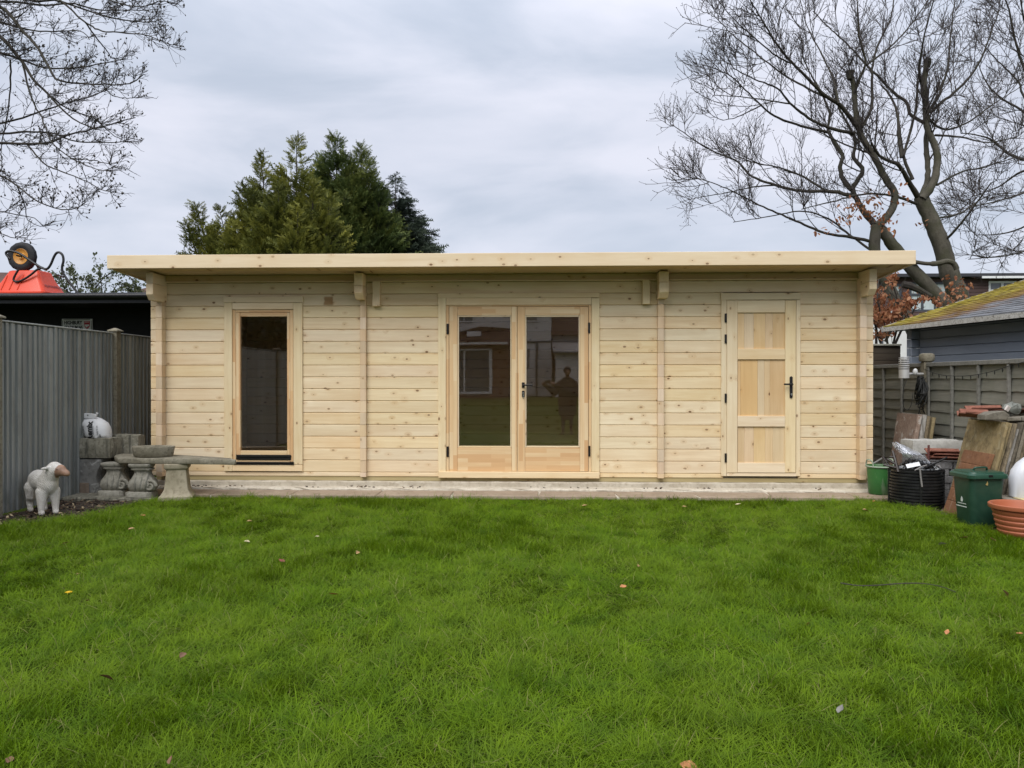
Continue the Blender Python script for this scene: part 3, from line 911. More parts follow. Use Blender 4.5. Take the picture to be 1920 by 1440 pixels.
obj('handle', MB().tube([a + Vector((0, -.01, 0)), a + Vector((0, -.055, 0))], 0.011, 12).tube([a + Vector((0, -.05, 0)), Vector((b.x, yf - .05, b.z))], 0.010, 10), M['black'], S, smooth=True)
zl = at(1483, 739, yf).z
obj('lock_cylinder', MB().tube([(xm, yf - .012, zl), (xm, yf - .019, zl)], 0.010, 12).box(xm - .004, xm + .004, yf - .03, yf - .018, zl - .014, zl + .008), M['steel'], S)
# ================================================================== LEFT SIDE
def m_fence():
    m = NT('grey_stained_board'); v = m.coords()
    g = m.noise(m.mapv(v, (20, 20, 0.9)), 1.0, 6, 0.65, 0.3)
    b = m.noise(v, 2.0, 4, 0.6)
    rv = m.n('ObjectInfo').outputs['Random']
    col = m.mix(m.rng(g, 0.3, 0.7), (0.205, 0.214, 0.200), (0.345, 0.355, 0.332))
    col = m.mix(m.rng(b, 0.5, 0.75, 0, 0.4), col, (0.125, 0.118, 0.104))
    col = m.n('HueSaturation', {'Color': col, 'Value': m.rng(rv, 0, 1, 0.72, 1.22), 'Hue': m.rng(m.math('FRACT', m.math('MULTIPLY', rv, 17.3)), 0, 1, 0.47, 0.52)}).outputs[0]
    z = m.n('SeparateXYZ', {0: m.n('NewGeometry').outputs['Position']}).outputs[2]
    moss = m.math('MULTIPLY', m.rng(z, 0.05, 0.45, 1, 0), m.rng(m.noise(v, 7, 5), 0.4, 0.65))
    col = m.mix(m.math('MULTIPLY', moss, 0.4), col, (0.06, 0.07, 0.04))
    return m.done(col, 0.8, bump=g, bstr=0.35, bdist=0.006, spec=0.25)
M['fence'] = m_fence()
M['post'] = stone('weathered_post', (0.17, 0.155, 0.115), (0.25, 0.225, 0.165), (0.10, 0.075, 0.05), scale=7, bstr=0.5, lichen=(0.24, 0.24, 0.16), lam=0.4)
FX = -5.05
FZ = 1.822
fence = thing('board_fence', 'grey vertical close-board fence beside the lamb statue and stone bench', 'fence', (FX, 0, 0))
y = -11.0; bi = 0
while y < 3.2:
    wdt = 0.083 + random.uniform(-0.006, 0.008)
    x = FX + random.uniform(-0.004, 0.004)
    t = random.uniform(0.018, 0.030)
    tw = random.uniform(-0.003, 0.003)
    zt = FZ + random.uniform(-0.006, 0.006)
    mb = MB().prism([(x - 0.03, y + 0.002), (x + t + tw, y + 0.003), (x + t * 0.95 + tw, y + 0.012), (x + 0.006 - tw, y + wdt - 0.001), (x - 0.03, y + wdt - 0.001)], 'z', 0.03, zt)
    obj('fence_board', mb, M['fence'], fence)
    y += wdt
for z in (0.45, 1.15, 1.7):
    obj('fence_rail', MB().box(FX - 0.09, FX - 0.0215, -11, 3.2, z - 0.035, z + 0.035), M['fence'], fence)
for k in range(-6, 2):
    yy = 0.262 + k * 2.03
    y0 = yy - 0.05
    mb = MB().box(FX - 0.03, FX + 0.055, y0, y0 + 0.095, 0.0, FZ + 0.034)
    pst = obj('fence_post', mb, M['post'], fence, bevel=0.006)
    mb = MB().loft([[Vector((FX + 0.012 + a * s, yy + b * s2, z)) for a, b in ((-1, -1), (1, -1), (1, 1), (-1, 1))] for s, s2, z in ((0.062, 0.066, FZ + 0.035), (0.062, 0.066, FZ + 0.049), (0.012, 0.012, FZ + 0.077))])
    obj('post_cap', mb, M['post'], pst)
    if k < 1:
        obj('capping', MB().box(FX - 0.03, FX + 0.028, yy + 0.07, yy + 1.96, FZ + 0.0075, FZ + 0.022), M['fence'], fence, bevel=0.003)

# ------------------------------------------------------------------ carport with black roof edge
M['tar'] = plain('black_stained_timber', (0.004, 0.004, 0.0042), 0.6, 0.3, bstr=0.2, spec=0.25)  # near-black, the unlit inside of the carport put into the colour
M['tarshine'] = plain('black_wet_fascia', (0.007, 0.007, 0.008), 0.3, 0.3, bstr=0.25, scale=5, spec=0.3)
CY = 1.6
cz1, cz0 = at(120, 549, CY).z, at(120, 569, CY).z
car = thing('carport', 'black flat-roofed carport behind the grey board fence', 'carport', (-7.5, CY, 0))
obj('roof_edge', MB().box(-11, -4.75, CY, CY + 0.03, cz0, cz1 - 0.004), M['tarshine'], car, bevel=0.004)
mb = MB().tube([(-11, CY - 0.045, cz1 - 0.05), (-4.76, CY - 0.045, cz1 - 0.05)], 0.045, 12)
obj('gutter', mb, M['tarshine'], car, smooth=True)
obj('roof', MB().box(-11, -4.75, CY + 0.032, 4.6, cz0 + 0.03, cz1), M['tar'], car)
CB = 2.62
obj('back_wall', MB().box(-11, -4.78, CB, CB + 0.05, 0, cz0 + 0.029), M['tar'], car)  # black wall close behind the front, standing in for a deep dark interior
obj('side_wall', MB().box(-4.77, -4.74, CY + 0.035, 4.5, 0, cz0 + 0.028), M['tar'], car)
obj('side_wall', MB().box(-11.03, -11.0, CY + 0.035, 4.5, 0, cz0 + 0.028), M['tar'], car)

# street-name plate on the dark back wall
sx0, sx1, sz0, sz1 = rect(115, 597.5, 172.5, 620.5, CB - 0.03)
sign = thing('street_sign', 'white street name plate with a red shield above the board fence', 'sign', ((sx0 + sx1) / 2, CB - 0.03, sz0))
M['white_enamel'] = plain('white_enamel', (0.62, 0.62, 0.61), 0.35, 0.05, bstr=0.02)
M['ink'] = plain('black_print', (0.015, 0.015, 0.015), 0.5, 0.05, bstr=0.0)
M['red_print'] = plain('red_print', (0.42, 0.02, 0.035), 0.45, 0.05, bstr=0.0)
obj('plate', MB().box(sx0, sx1, CB - 0.022, CB - 0.002, sz0, sz1), M['white_enamel'], sign, bevel=0.004)
sw, sh = sx1 - sx0, sz1 - sz0
mb = MB()
t = 0.006; i0 = 0.022; yf = CB - 0.0245
for a, b, c, d in ((sx0 + i0 + .01, sx1 - i0 - .01, sz1 - 0.014, sz1 - 0.014 + t), (sx0 + i0 + .01, sx1 - i0 - .01, sz0 + 0.008, sz0 + 0.008 + t), (sx0 + 0.012, sx0 + 0.012 + t, sz0 + .025, sz1 - .03), (sx1 - 0.012 - t, sx1 - 0.012, sz0 + .025, sz1 - .03)):
    mb.box(a, b, yf, yf + 0.002, c, d)
obj('border', mb, M['ink'], sign)
TX = lambda x, z: Matrix.Translation((x, yf, z)) @ Matrix.Rotation(R(90), 4, 'X')
text('lettering', 'HIGHBURY', sh * 0.42, TX(sx0 + sw * 0.375, sz0 + sh * 0.66), M['ink'], sign, bold=0.0025, sx=0.72)
text('lettering', 'STADIUM N5', sh * 0.40, TX(sx0 + sw * 0.39, sz0 + sh * 0.27), M['ink'], sign, bold=0.0025, sx=0.66)
cx, cw = sx0 + sw * 0.83, sw * 0.095
zt_, zb_ = sz0 + sh * 0.80, sz0 + sh * 0.16
shp = [(cx - cw, zt_), (cx + cw, zt_), (cx + cw, zb_ + sh * .3), (cx + cw * .75, zb_ + sh * .14), (cx, zb_), (cx - cw * .75, zb_ + sh * .14), (cx - cw, zb_ + sh * .3)]
obj('shield', MB().prism(shp, 'y', yf, yf + 0.002), M['red_print'], sign)
mb = MB()
for f0, hh in ((0.88, 0.02), (0.52, 0.025)):
    zz = zb_ + (zt_ - zb_) * f0
    mb.box(cx - cw * .8, cx + cw * .8, yf - 0.0012, yf - 0.0002, zz - sh * hh, zz + sh * hh)
zz = zb_ + (zt_ - zb_) * 0.42
mb.box(cx - cw * .8, cx + cw * .7, yf - 0.0012, yf - 0.0002, zz - sh * .035, zz + sh * .035)
mb.prism([(cx - cw * .15 + cw * .35 * math.cos(a), zz - sh * .06 + cw * .35 * math.sin(a)) for a in np.linspace(0, 6.0, 12)], 'y', yf - 0.0014, yf - 0.0002)
obj('shield_emblem', mb, M['white_enamel'], sign)

# ------------------------------------------------------------------ red wheelbarrow upside down on the carport roof
BY = CY + 0.30
bw = thing('wheelbarrow', 'red wheelbarrow turned upside down on the carport roof', 'wheelbarrow', (at(56, 548, BY).x, BY, cz1))
M['barrow_red'] = plain('red_plastic_tray', (0.66, 0.058, 0.020), 0.36, 0.10, scale=6, bstr=0.03)
M['rubber'] = plain('black_rubber', (0.013, 0.013, 0.015), 0.7, 0.2, bstr=0.1)
M['orange_rim'] = plain('orange_wheel_rim', (0.60, 0.29, 0.06), 0.4, 0.08)
SCB = (CAM - Vector((bw.location.x, BY, 0))).length / F * 0 + (BY - CAM.y) / F      # metres per pixel there
th_ = R(3)
U = Vector((-math.cos(th_), math.sin(th_), 0)); V = Vector((math.sin(th_), math.cos(th_), 0))
B0 = Vector((bw.location.x, BY, cz1))
def bl(u, v, z): return B0 + U * u + V * v + Vector((0, 0, z))
def rrect(hu, hv, z, r, n=5, du=0.0):
    pts = []
    for cu, cv, a0 in ((1, 1, 0), (-1, 1, 90), (-1, -1, 180), (1, -1, 270)):
        for k in range(n):
            a = R(a0 + 90 * k / (n - 1))
            pts.append(bl(du + cu * (hu - r) + r * math.cos(a), cv * (hv - r) + r * math.sin(a), z))
    return pts
rings = [rrect(0.40, 0.272, 0.0, 0.06), rrect(0.40, 0.272, 0.022, 0.06), rrect(0.382, 0.254, 0.026, 0.055), rrect(0.285, 0.19, 0.20, 0.06), rrect(0.225, 0.150, 0.325, 0.05, du=-0.01), rrect(0.20, 0.13, 0.335, 0.04, du=-0.01)]
obj('tray', MB().loft(rings), M['barrow_red'], bw, smooth=True, sharp=35)
mb = MB()
for u in (0.12, 0.0, -0.12):                           # pressed ribs on the near flank
    a, b = bl(u + 0.12, -0.247, 0.05), bl(u + 0.08, -0.172, 0.26)
    mb.tube([a, b], 0.008, 6)
obj('tray_rib', mb, M['barrow_red'], bw, smooth=True)
def bpx(px, py, v):
    return at(px, py, BY + v)
# wheel
ax = V
wc = at(42, 481.5, BY)
Mw = Matrix.Translation(wc) @ V.to_track_quat('Z', 'Y').to_matrix().to_4x4()
prof = [(0.105, -0.035), (0.14, -0.048), (0.175, -0.048), (0.198, -0.030), (0.204, 0.0), (0.198, 0.030), (0.175, 0.048), (0.14, 0.048), (0.105, 0.035), (0.105, -0.035)]
wh = obj('wheel', MB().lathe(prof, 48, Mw, False, False, mod=lambda a, z: 1 + (0.022 if (int(a * 30 / 6.2832 + (0.5 if z > 0 else 0)) % 2) and abs(z) < 0.045 else 0)), M['rubber'], bw, smooth=True)
prof = [(0.001, -0.016), (0.03, -0.03), (0.05, -0.012), (0.085, -0.018), (0.108, -0.038), (0.112, -0.036), (0.112, 0.036), (0.085, 0.018), (0.03, 0.03), (0.001, 0.016)]
obj('rim', MB().lathe(prof, 32, Mw), M['orange_rim'], wh, smooth=True)
obj('axle', MB().tube([wc - V * 0.11, wc + V * 0.11], 0.012, 10), M['black'], wh, smooth=True)
def spline(pts, n=6):
    P = [Vector(p) for p in pts]; out_ = []
    for i in range(len(P) - 1):
        a = P[max(i - 1, 0)]; b = P[i]; c = P[i + 1]; d = P[min(i + 2, len(P) - 1)]
        for k in range(n):
            t = k / n
            out_.append(0.5 * ((2 * b) + (c - a) * t + (2 * a - 5 * b + 4 * c - d) * t * t + (3 * b - 3 * c + d - a) * t ** 3))
    out_.append(P[-1]); return out_
v0 = -0.16
main = [bpx(px, py, v0) for px, py in ((19, 486), (11.5, 476), (14, 471.5), (22, 471), (36, 475), (50, 484), (64, 493.5), (78, 502), (86, 504.5), (91, 502), (96, 494), (101, 482), (106, 474.5), (112, 473.5), (117.5, 479), (119, 489), (116.5, 500), (117.5, 510), (124, 521), (134, 534), (146, 549.5))]
obj('frame_tube', MB().tube(spline(main, 4), 0.0165, 10), M['black'], bw, smooth=True)
lp = [bpx(px, py, -0.225) for px, py in ((76, 503.5), (69, 506), (58, 515), (46, 523), (36, 527.5), (28, 527.5), (25.5, 523), (30, 513), (35, 505))]
obj('stand', MB().tube(spline(lp, 4), 0.0145, 10), M['black'], bw, smooth=True)
far = [wc + V * 0.12 + U * 0.14, wc + V * 0.12, wc + V * 0.13 - U * 0.12 - Vector((0, 0, 0.10)), wc + V * 0.13 - U * 0.16 - Vector((0, 0, 0.20))]
obj('frame_tube', MB().tube(spline(far, 4), 0.0165, 10), M['black'], bw, smooth=True)
obj('stay', MB().tube([bpx(106, 515, -0.05), bpx(119, 519.5, v0)], 0.012, 8), M['black'], bw, smooth=True)
# makers lettering on the short side, upside down like the barrow
e0, e1 = bl(-0.382, 0, 0.026), bl(-0.285, 0, 0.20)
up_ = (e1 - e0).normalized(); nrm = V.cross(up_).normalized(); nrm = nrm if nrm.dot(U) < 0 else -nrm
Mt = Matrix((( -V.x, -up_.x, nrm.x, 0), (-V.y, -up_.y, nrm.y, 0), (-V.z, -up_.z, nrm.z, 0), (0, 0, 0, 1)))
pc = (e0 + e1) / 2 + nrm.normalized() * 0.006
text('lettering', 'Haemmerlin', 0.075, Matrix.Translation(pc) @ Mt, plain('grey_print', (0.22, 0.05, 0.05), 0.5, 0.05), bw, sx=0.85)

# ------------------------------------------------------------------ stonework in the corner
M['st_block'] = stone('mossy_stone', (0.16, 0.15, 0.112), (0.26, 0.245, 0.19), (0.095, 0.088, 0.06), lichen=(0.42, 0.40, 0.33), scale=6, streak=0.7, lam=0.45)
M['st_dark'] = stone('dark_slate_stone', (0.145, 0.143, 0.132), (0.225, 0.222, 0.205), (0.095, 0.092, 0.08), lichen=(0.46, 0.455, 0.43), scale=4, lam=0.55, bstr=0.5)
M['st_carved'] = stone('carved_stone', (0.235, 0.222, 0.18), (0.355, 0.338, 0.28), (0.15, 0.14, 0.108), scale=5, bstr=0.5, streak=0.3)
M['st_slab'] = stone('bench_slab_stone', (0.19, 0.172, 0.125), (0.285, 0.262, 0.20), (0.095, 0.086, 0.062), lichen=(0.38, 0.355, 0.28), scale=6, lam=0.35)
M['st_buff'] = stone('buff_stone', (0.285, 0.25, 0.17), (0.39, 0.345, 0.25), (0.195, 0.165, 0.105), scale=4, bstr=0.4)
SY = -0.47
def rough_block(x0, x1, y0, y1, z0, z1, M_=None, nx=8, amp=0.006, ny=4, nz=4):
    mb = MB()
    def face(f, a, b):
        vs = [f(i / a, j / b) for j in range(b + 1) for i in range(a + 1)]
        return mb.add(vs, [(j * (a + 1) + i, j * (a + 1) + i + 1, (j + 1) * (a + 1) + i + 1, (j + 1) * (a + 1) + i) for j in range(b) for i in range(a)])
    lx, ly, lz = x1 - x0, y1 - y0, z1 - z0
    face(lambda s, t: (x0 + s * lx, y0, z0 + t * lz), nx, nz); face(lambda s, t: (x0 + s * lx, y1, z0 + t * lz), nx, nz)
    face(lambda s, t: (x0, y0 + s * ly, z0 + t * lz), ny, nz); face(lambda s, t: (x1, y0 + s * ly, z0 + t * lz), ny, nz)
    face(lambda s, t: (x0 + s * lx, y0 + t * ly, z0), nx, ny); face(lambda s, t: (x0 + s * lx, y0 + t * ly, z1), nx, ny)
    # weld and roughen
    key = {}; nv = []; mp_ = []
    for v in mb.v:
        k = tuple(round(c, 5) for c in v)
        if k not in key:
            key[k] = len(nv)
            e_ = sum((abs(v[0] - x0) < 1e-6 or abs(v[0] - x1) < 1e-6, abs(v[1] - y0) < 1e-6 or abs(v[1] - y1) < 1e-6, abs(v[2] - z0) < 1e-6 or abs(v[2] - z1) < 1e-6))
            c = Vector(((x0 + x1) / 2, (y0 + y1) / 2, (z0 + z1) / 2))
            d = (c - Vector(v)).normalized() * (0.008 if e_ >= 2 else 0) * (1.6 if e_ == 3 else 1)
            nv.append(tuple(Vector(v) + d + Vector((random.uniform(-amp, amp), random.uniform(-amp, amp), random.uniform(-amp, amp) if v[2] > z0 + 1e-6 else 0))))
        mp_.append(key[k])
    mb.f = [tuple(mp_[i] for i in f) for f in mb.f]; mb.v = nv
    if M_ is not None: mb.xf(M_)
    return mb
def mesh_thing(name, mb, mat, label, cat, group=None, **k):
    return tag(obj(name, mb, mat, **k), label, cat, group)
x0, x1, z0, z1 = rect(117, 822, 206.5, 859.5, SY)
mesh_thing('stone_block', rough_block(x0, x1, SY, SY + 0.30, z0, z1, amp=0.005), M['st_block'], 'grey mossy stone block carrying the white cement bag', 'stone block', smooth=True, sharp=50)
ZA = z1
b0, b1, bz0, bz1 = rect(207.5, 815, 260, 852, -0.20)
mesh_thing('stone_block', rough_block(b0, b1, -0.20, -0.005 - 0.04, 0.07, bz1, Matrix.Identity(4), amp=0.006, nz=7), M['st_block'], 'streaked stone block behind the stone bench, next to the cabin corner', 'stone block', smooth=True, sharp=50)
# flagstone the supports stand on
g0 = ground(120, 947, 0.03)
mb = rough_block(at(112, 940, SY - .2).x, at(296, 940, SY - .2).x, -0.80, -0.36, 0.0, 0.05, amp=0.004, nx=14)
mesh_thing('stone_slab', mb, M['st_block'], 'low dark stone slab lying under the carved supports', 'stone slab')
# waisted support under the block
out_l = [(118, 860.5), (119, 872), (122, 880), (127, 888), (130, 897), (130, 907), (127, 916), (123, 924), (121, 934)]
out_r = [(192, 934), (191, 926), (187, 914), (182, 905), (180.5, 894), (182.5, 884), (187, 874), (190, 866), (190, 860.5)]
yy = SY + 0.02
poly = [(at(px, py, yy).x, at(px, py, yy).z) for px, py in out_l + out_r]
mb = MB().prism(poly, 'y', yy, yy + 0.22)
sup = obj('waisted_support', mb, M['st_dark'], bevel=0.012, smooth=True, segs=2)
tag(sup, 'dark waisted stone support under the block with the cement bag', 'stone support')
x0, x1, z0, z1 = rect(146, 905, 168, 933, yy)
obj('raised_panel', MB().box(x0, x1, yy - 0.018, yy - 0.001, z0, z1), stone('brown_stone_panel', (0.17, 0.13, 0.095), (0.22, 0.17, 0.13), (0.12, 0.1, 0.075)), sup, bevel=0.006)

def scroll_support(pxc, dy, label, flip=1):
    """a carved S-scroll bench leg: plinth, fluted belly, neck, moulded head and a volute at one side"""
    y0 = -0.66 + dy
    c = at(pxc, 905, y0); zb = 0.052; H = 0.345
    prof = [(0.0, 0.146), (0.13, 0.146), (0.15, 0.134), (0.165, 0.098), (0.19, 0.110), (0.24, 0.130), (0.32, 0.140), (0.40, 0.138), (0.48, 0.126), (0.56, 0.106), (0.64, 0.088), (0.72, 0.080), (0.79, 0.086), (0.81, 0.104), (0.85, 0.108), (0.87, 0.094), (0.90, 0.114), (0.97, 0.122), (1.0, 0.118)]
    n = 56; rings = []
    for t, hw in prof:
        ring = []
        for k in range(n):
            a = 2 * math.pi * k / n
            ex = 0.62 if t > 0.2 and t < 0.8 else 0.42
            cx_, cy_ = math.copysign(abs(math.cos(a)) ** ex, math.cos(a)), math.copysign(abs(math.sin(a)) ** ex, math.sin(a))
            rip = 1.0
            if 0.19 < t < 0.75: rip = 1 + 0.05 * math.sin(18 * a + 13 * t * flip) + 0.03 * math.sin(7 * a - 7 * t)
            sk = 0.035 * math.sin((t - 0.1) * 3.4) * flip if 0.15 < t < 0.9 else 0
            ring.append(Vector((c.x + hw * cx_ * rip + sk * 0.5, y0 + hw * 0.72 * cy_ * rip, zb + t * H)))
        rings.append(ring)
    mb = MB().loft(rings)
    # volute
    vc = Vector((c.x + 0.125 * flip, y0 - 0.055, zb + 0.115))
    sp = []
    for i in range(34):
        a = i / 33 * 4.6 * math.pi / 2 * 1.35; r_ = 0.062 * (1 - i / 40)
        sp.append(vc + Vector((r_ * math.cos(a), -0.012 - 0.02 * i / 33, r_ * math.sin(a))))
    mb.tube(sp, [0.020 * (1 - 0.6 * i / 33) for i in range(34)], 7)
    mb.ell(vc + Vector((0, 0.02, 0)), (0.062, 0.05, 0.062), 14, 8)
    for s in (-1, 0, 1):                                # acanthus ridges
        pts = [Vector((c.x + (0.05 * s + 0.02 * s * t + 0.03 * math.sin(3 * t)) , y0 - 0.72 * np.interp(t, [p[0] for p in prof], [p[1] for p in prof]) - 0.002, zb + t * H)) for t in np.linspace(0.2, 0.72, 9)]
        mb.tube(pts, [0.008, 0.012, 0.014, 0.014, 0.013, 0.012, 0.010, 0.008, 0.005], 6)
    o = obj('carved_support', mb, M['st_carved'], smooth=True, sharp=55)
    return tag(o, label, 'stone support', 'carved scroll supports beside the bench')
scroll_support(214, 0.07, 'carved scroll stone support between the waisted support and its twin')
scroll_support(266, -0.02, 'carved scroll stone support next to the tapered buff pedestal')
# tapered pedestal
pc_ = at(333, 905, -0.66)
mb = MB(); rings = []
ang = R(16)
def sq(hw, z, r=0.012):
    pts = []
    for cx_, cy_, a0 in ((1, 1, 0), (-1, 1, 90), (-1, -1, 180), (1, -1, 270)):
        for k in range(3):
            a = R(a0 + 45 * k); q = Vector((cx_ * (hw - r) + r * math.cos(a), (cy_ * (hw - r) + r * math.sin(a)) * 0.9, 0))
            q.rotate(Euler((0, 0, ang))); pts.append(Vector((pc_.x + q.x, pc_.y + q.y, z)))
    return pts
for hw, z in ((0.168, 0.02), (0.168, 0.058), (0.150, 0.075), (0.132, 0.105), (0.118, 0.135), (0.108, 0.22), (0.098, 0.335), (0.113, 0.350), (0.117, 0.358), (0.117, 0.396), (0.112, 0.399)): rings.append(sq(hw, z))
mesh_thing('tapered_pedestal', mb.loft(rings), M['st_buff'], 'tapered buff stone pedestal under the end of the bench slab', 'pedestal', smooth=True, sharp=35)
# bench slab
zt = 0.456
def dd(px, d): return ((px - 1013) * d / F, d + CAM.y)
ol = [dd(198, 8.28), dd(206, 8.02), dd(240, 8.0), dd(290, 7.99), dd(345, 7.97), dd(400, 7.94), dd(432, 7.93), dd(435, 7.97), dd(424, 8.06), dd(390, 8.20), dd(330, 8.40), dd(270, 8.50), dd(205, 8.53)]
mb = MB().prism(ol, 'z', 0.400, zt)
bs = obj('bench_slab', mb, M['st_slab'], bevel=0.012, segs=2, smooth=True)
for v in bs.data.vertices:
    v.co.x += 0.004 * math.sin(v.co.y * 40 + v.co.z * 60); v.co.z += 0.003 * math.sin(v.co.x * 31)
tag(bs, 'thick worn stone bench slab with a pointed end, carrying the stone bowl', 'bench slab')
# stone bowl
bc = at(280, 848, -0.62)
rr_ = 0.222
prof = [(0.190, 0.0), (0.205, 0.012), (0.215, 0.06), (0.224, 0.098), (0.222, 0.110), (0.205, 0.111), (0.19, 0.10), (0.17, 0.05), (0.001, 0.04)]
mb = MB().lathe(prof, 40, Matrix.Translation((bc.x, -0.53, zt + 0.001)) @ Matrix.Diagonal((1, 0.72, 1, 1)), True, False, mod=lambda a, z: 1 + 0.012 * math.sin(9 * a + 40 * z) + 0.01 * math.sin(17 * a - 60 * z) + 0.018 * (1 if math.cos(8 * a) > 0.6 else 0))
mesh_thing('stone_bowl', mb, M['st_slab'], 'shallow round stone bowl resting on the bench slab', 'stone bowl', smooth=True, sharp=60)

# ------------------------------------------------------------------ cement bag
by = SY + 0.14
rows = [(826.2, 163, 205.5, 0.085), (824, 162.3, 206.5, 0.100), (815, 161.5, 206.8, 0.108), (806, 159.5, 206, 0.108), (799, 157, 204, 0.102), (793, 154.5, 200.5, 0.09), (788.5, 151.8, 195.5, 0.072), (785.5, 150, 190, 0.05), (783.5, 152, 184.5, 0.028), (782.8, 155, 181, 0.012)]
rings, prof_ = [], []
for py, pa, pb, hd in rows:
    a, b = at(pa, py, by), at(pb, py, by)
    z = max(a.z, ZA + 0.002); prof_.append((z, (a.x + b.x) / 2, (b.x - a.x) / 2, hd))
    ring = []
    for k in range(40):
        t = 2 * math.pi * k / 40
        cr_ = 1 + 0.035 * math.sin(6 * t + z * 55) + 0.03 * math.sin(11 * t - z * 90)
        ex = 0.75
        ring.append(Vector(((a.x + b.x) / 2 + (b.x - a.x) / 2 * math.copysign(abs(math.cos(t)) ** ex, math.cos(t)), by + hd * cr_ * math.copysign(abs(math.sin(t)) ** ex, math.sin(t)), z + 0.006 * math.sin(5 * t + 1) * (1 if z > ZA + .2 else 0))))
    rings.append(ring)
M['bag'] = plain('white_plastic_sack', (0.66, 0.66, 0.655), 0.42, 0.05, scale=8, bstr=0.5)
bag = obj('cement_bag', MB().loft(rings), M['bag'], smooth=True, sharp=80)
tag(bag, 'white plastic cement sack with black Remix print on the stone block', 'cement bag')
bl_ = (prof_[0][1])
kn = at(182.5, 774, by)
fl_ = [(146.3, 778.2), (147.5, 775.8), (156, 774.6), (170, 775), (179.5, 776.5), (181, 781), (178.5, 784.3), (168, 785), (157, 784.2), (150.5, 783.6), (147.2, 783)]
obj('top_flap', MB().prism([(at(px, py, by - 0.045).x, at(px, py, by - 0.045).z) for px, py in fl_], 'y', by - 0.052, by - 0.036), M['bag'], bag, bevel=0.004)
obj('flap_hole', MB().tube([at(165, 778.6, by - 0.0535), at(165, 778.6, by - 0.0515)], 0.008, 10), M['ink'], bag)
obj('tied_corner', MB().tube([at(178, 781, by), at(181, 777, by), kn], [0.012, 0.009, 0.014], 8), M['bag'], bag, smooth=True)
def bag_front(x, z):
    zs = [p[0] for p in prof_]
    c, h, d = (np.interp(z, zs, [p[i] for p in prof_]) for i in (1, 2, 3))
    s = min(0.98, abs((x - c) / h)); t = math.acos(s ** (1 / 0.75))
    return by - d * 1.06 * math.sin(t) ** 0.75 - 0.004
def bag_text(body, px, py, size, sx, ang, bold=0.0, mat=None):
    p = at(px, py, by)
    Mx = Matrix.Translation((p.x, 0, p.z)) @ Matrix.Rotation(R(90), 4, 'X') @ Matrix.Rotation(R(ang), 4, 'Z')
    o = text('lettering', body, size, Mx, mat or M['ink'], bag, bold=bold, sx=sx, extrude=0.0003)
    w0 = WL[o.name]
    for v in o.data.vertices:
        wv = w0 + v.co
        v.co.y = bag_front(wv.x, wv.z) + (v.co.y) - w0.y
    return o
bag_text('Remix', 179.5, 806.5, 0.086, 0.90, 96, 0.003)
bag_text('REPAIR MORTAR', 167.3, 809, 0.030, 0.62, 100)
bag_text('cementitious mix', 185.5, 806, 0.020, 0.7, 96)
bag_text('ready to use', 192.5, 806, 0.026, 0.8, 98)
bag_text('|', 197.5, 815.5, 0.030, 1.0, 0, 0.003)

# ------------------------------------------------------------------ lamb statue
mb = MB()
def cap(p0, p1, r0, r1):
    p0, p1 = Vector(p0), Vector(p1)
    mb.tube([p0 + (p1 - p0) * t for t in (0, .25, .5, .75, 1)], [r0 + (r1 - r0) * t for t in (0, .25, .5, .75, 1)], 14)
    mb.ell(p0, (r0,) * 3, 14, 8); mb.ell(p1, (r1,) * 3, 14, 8)
# local: x forward, y to its left, z up
mb.ell((-0.02, 0, 0.310), (0.205, 0.098, 0.100)); mb.ell((0.115, 0, 0.295), (0.108, 0.094, 0.112)); mb.ell((-0.135, 0, 0.312), (0.10, 0.092, 0.098))
cap((0.13, 0.0, 0.33), (0.185, 0.025, 0.425), 0.088, 0.070)                       # neck
hd = Vector((0.84, 0.46, -0.32)).normalized()
h0 = Vector((0.190, 0.035, 0.445))
cap(h0, h0 + hd * 0.07, 0.064, 0.056); cap(h0 + hd * 0.07, h0 + hd * 0.138, 0.050, 0.033); mb.ell(h0 + hd * 0.146 + Vector((0, 0, -.004)), (0.031, 0.031, 0.027))
hs = hd.cross(Vector((0, 0, 1))).normalized()
for s in (-1, 1):                                                                   # ears
    e0 = h0 + hs * s * 0.05 + Vector((0, 0, 0.012))
    cap(e0, e0 + hs * s * 0.075 + Vector((0, 0, -0.012)) - hd * 0.02, 0.017, 0.013)
for sx_, sy_, f in ((0.135, 0.062, 1), (0.135, -0.062, 1)):                          # front legs
    cap((sx_ - 0.01, sy_ * 0.8, 0.22), (sx_, sy_, 0.115), 0.060, 0.036); cap((sx_, sy_, 0.115), (sx_ + 0.004, sy_, 0.04), 0.036, 0.027); cap((sx_ + 0.01, sy_, 0.024), (sx_ + 0.018, sy_, 0.020), 0.029, 0.024)
for sx_, sy_ in ((-0.155, 0.06), (-0.165, -0.06)):                                   # hind legs, hock set back
    cap((sx_ + 0.02, sy_ * 0.8, 0.24), (sx_ + 0.015, sy_, 0.155), 0.075, 0.048); cap((sx_ + 0.015, sy_, 0.155), (sx_ - 0.022, sy_, 0.105), 0.046, 0.033); cap((sx_ - 0.022, sy_, 0.105), (sx_ - 0.008, sy_, 0.035), 0.032, 0.026); cap((sx_, sy_, 0.022), (sx_ + 0.010, sy_, 0.020), 0.028, 0.024)
cap((-0.225, 0, 0.32), (-0.25, 0, 0.24), 0.026, 0.018)                               # tail
rot = Matrix.Rotation(R(-39), 4, 'Z')
lp_ = ground(91, 962, 0.015)
hN = rot.to_3x3() @ hd; h0w = rot.to_3x3() @ h0
me = blob(mb.xf(rot @ Matrix.Scale(0.985, 4)), 0.0075, 4)
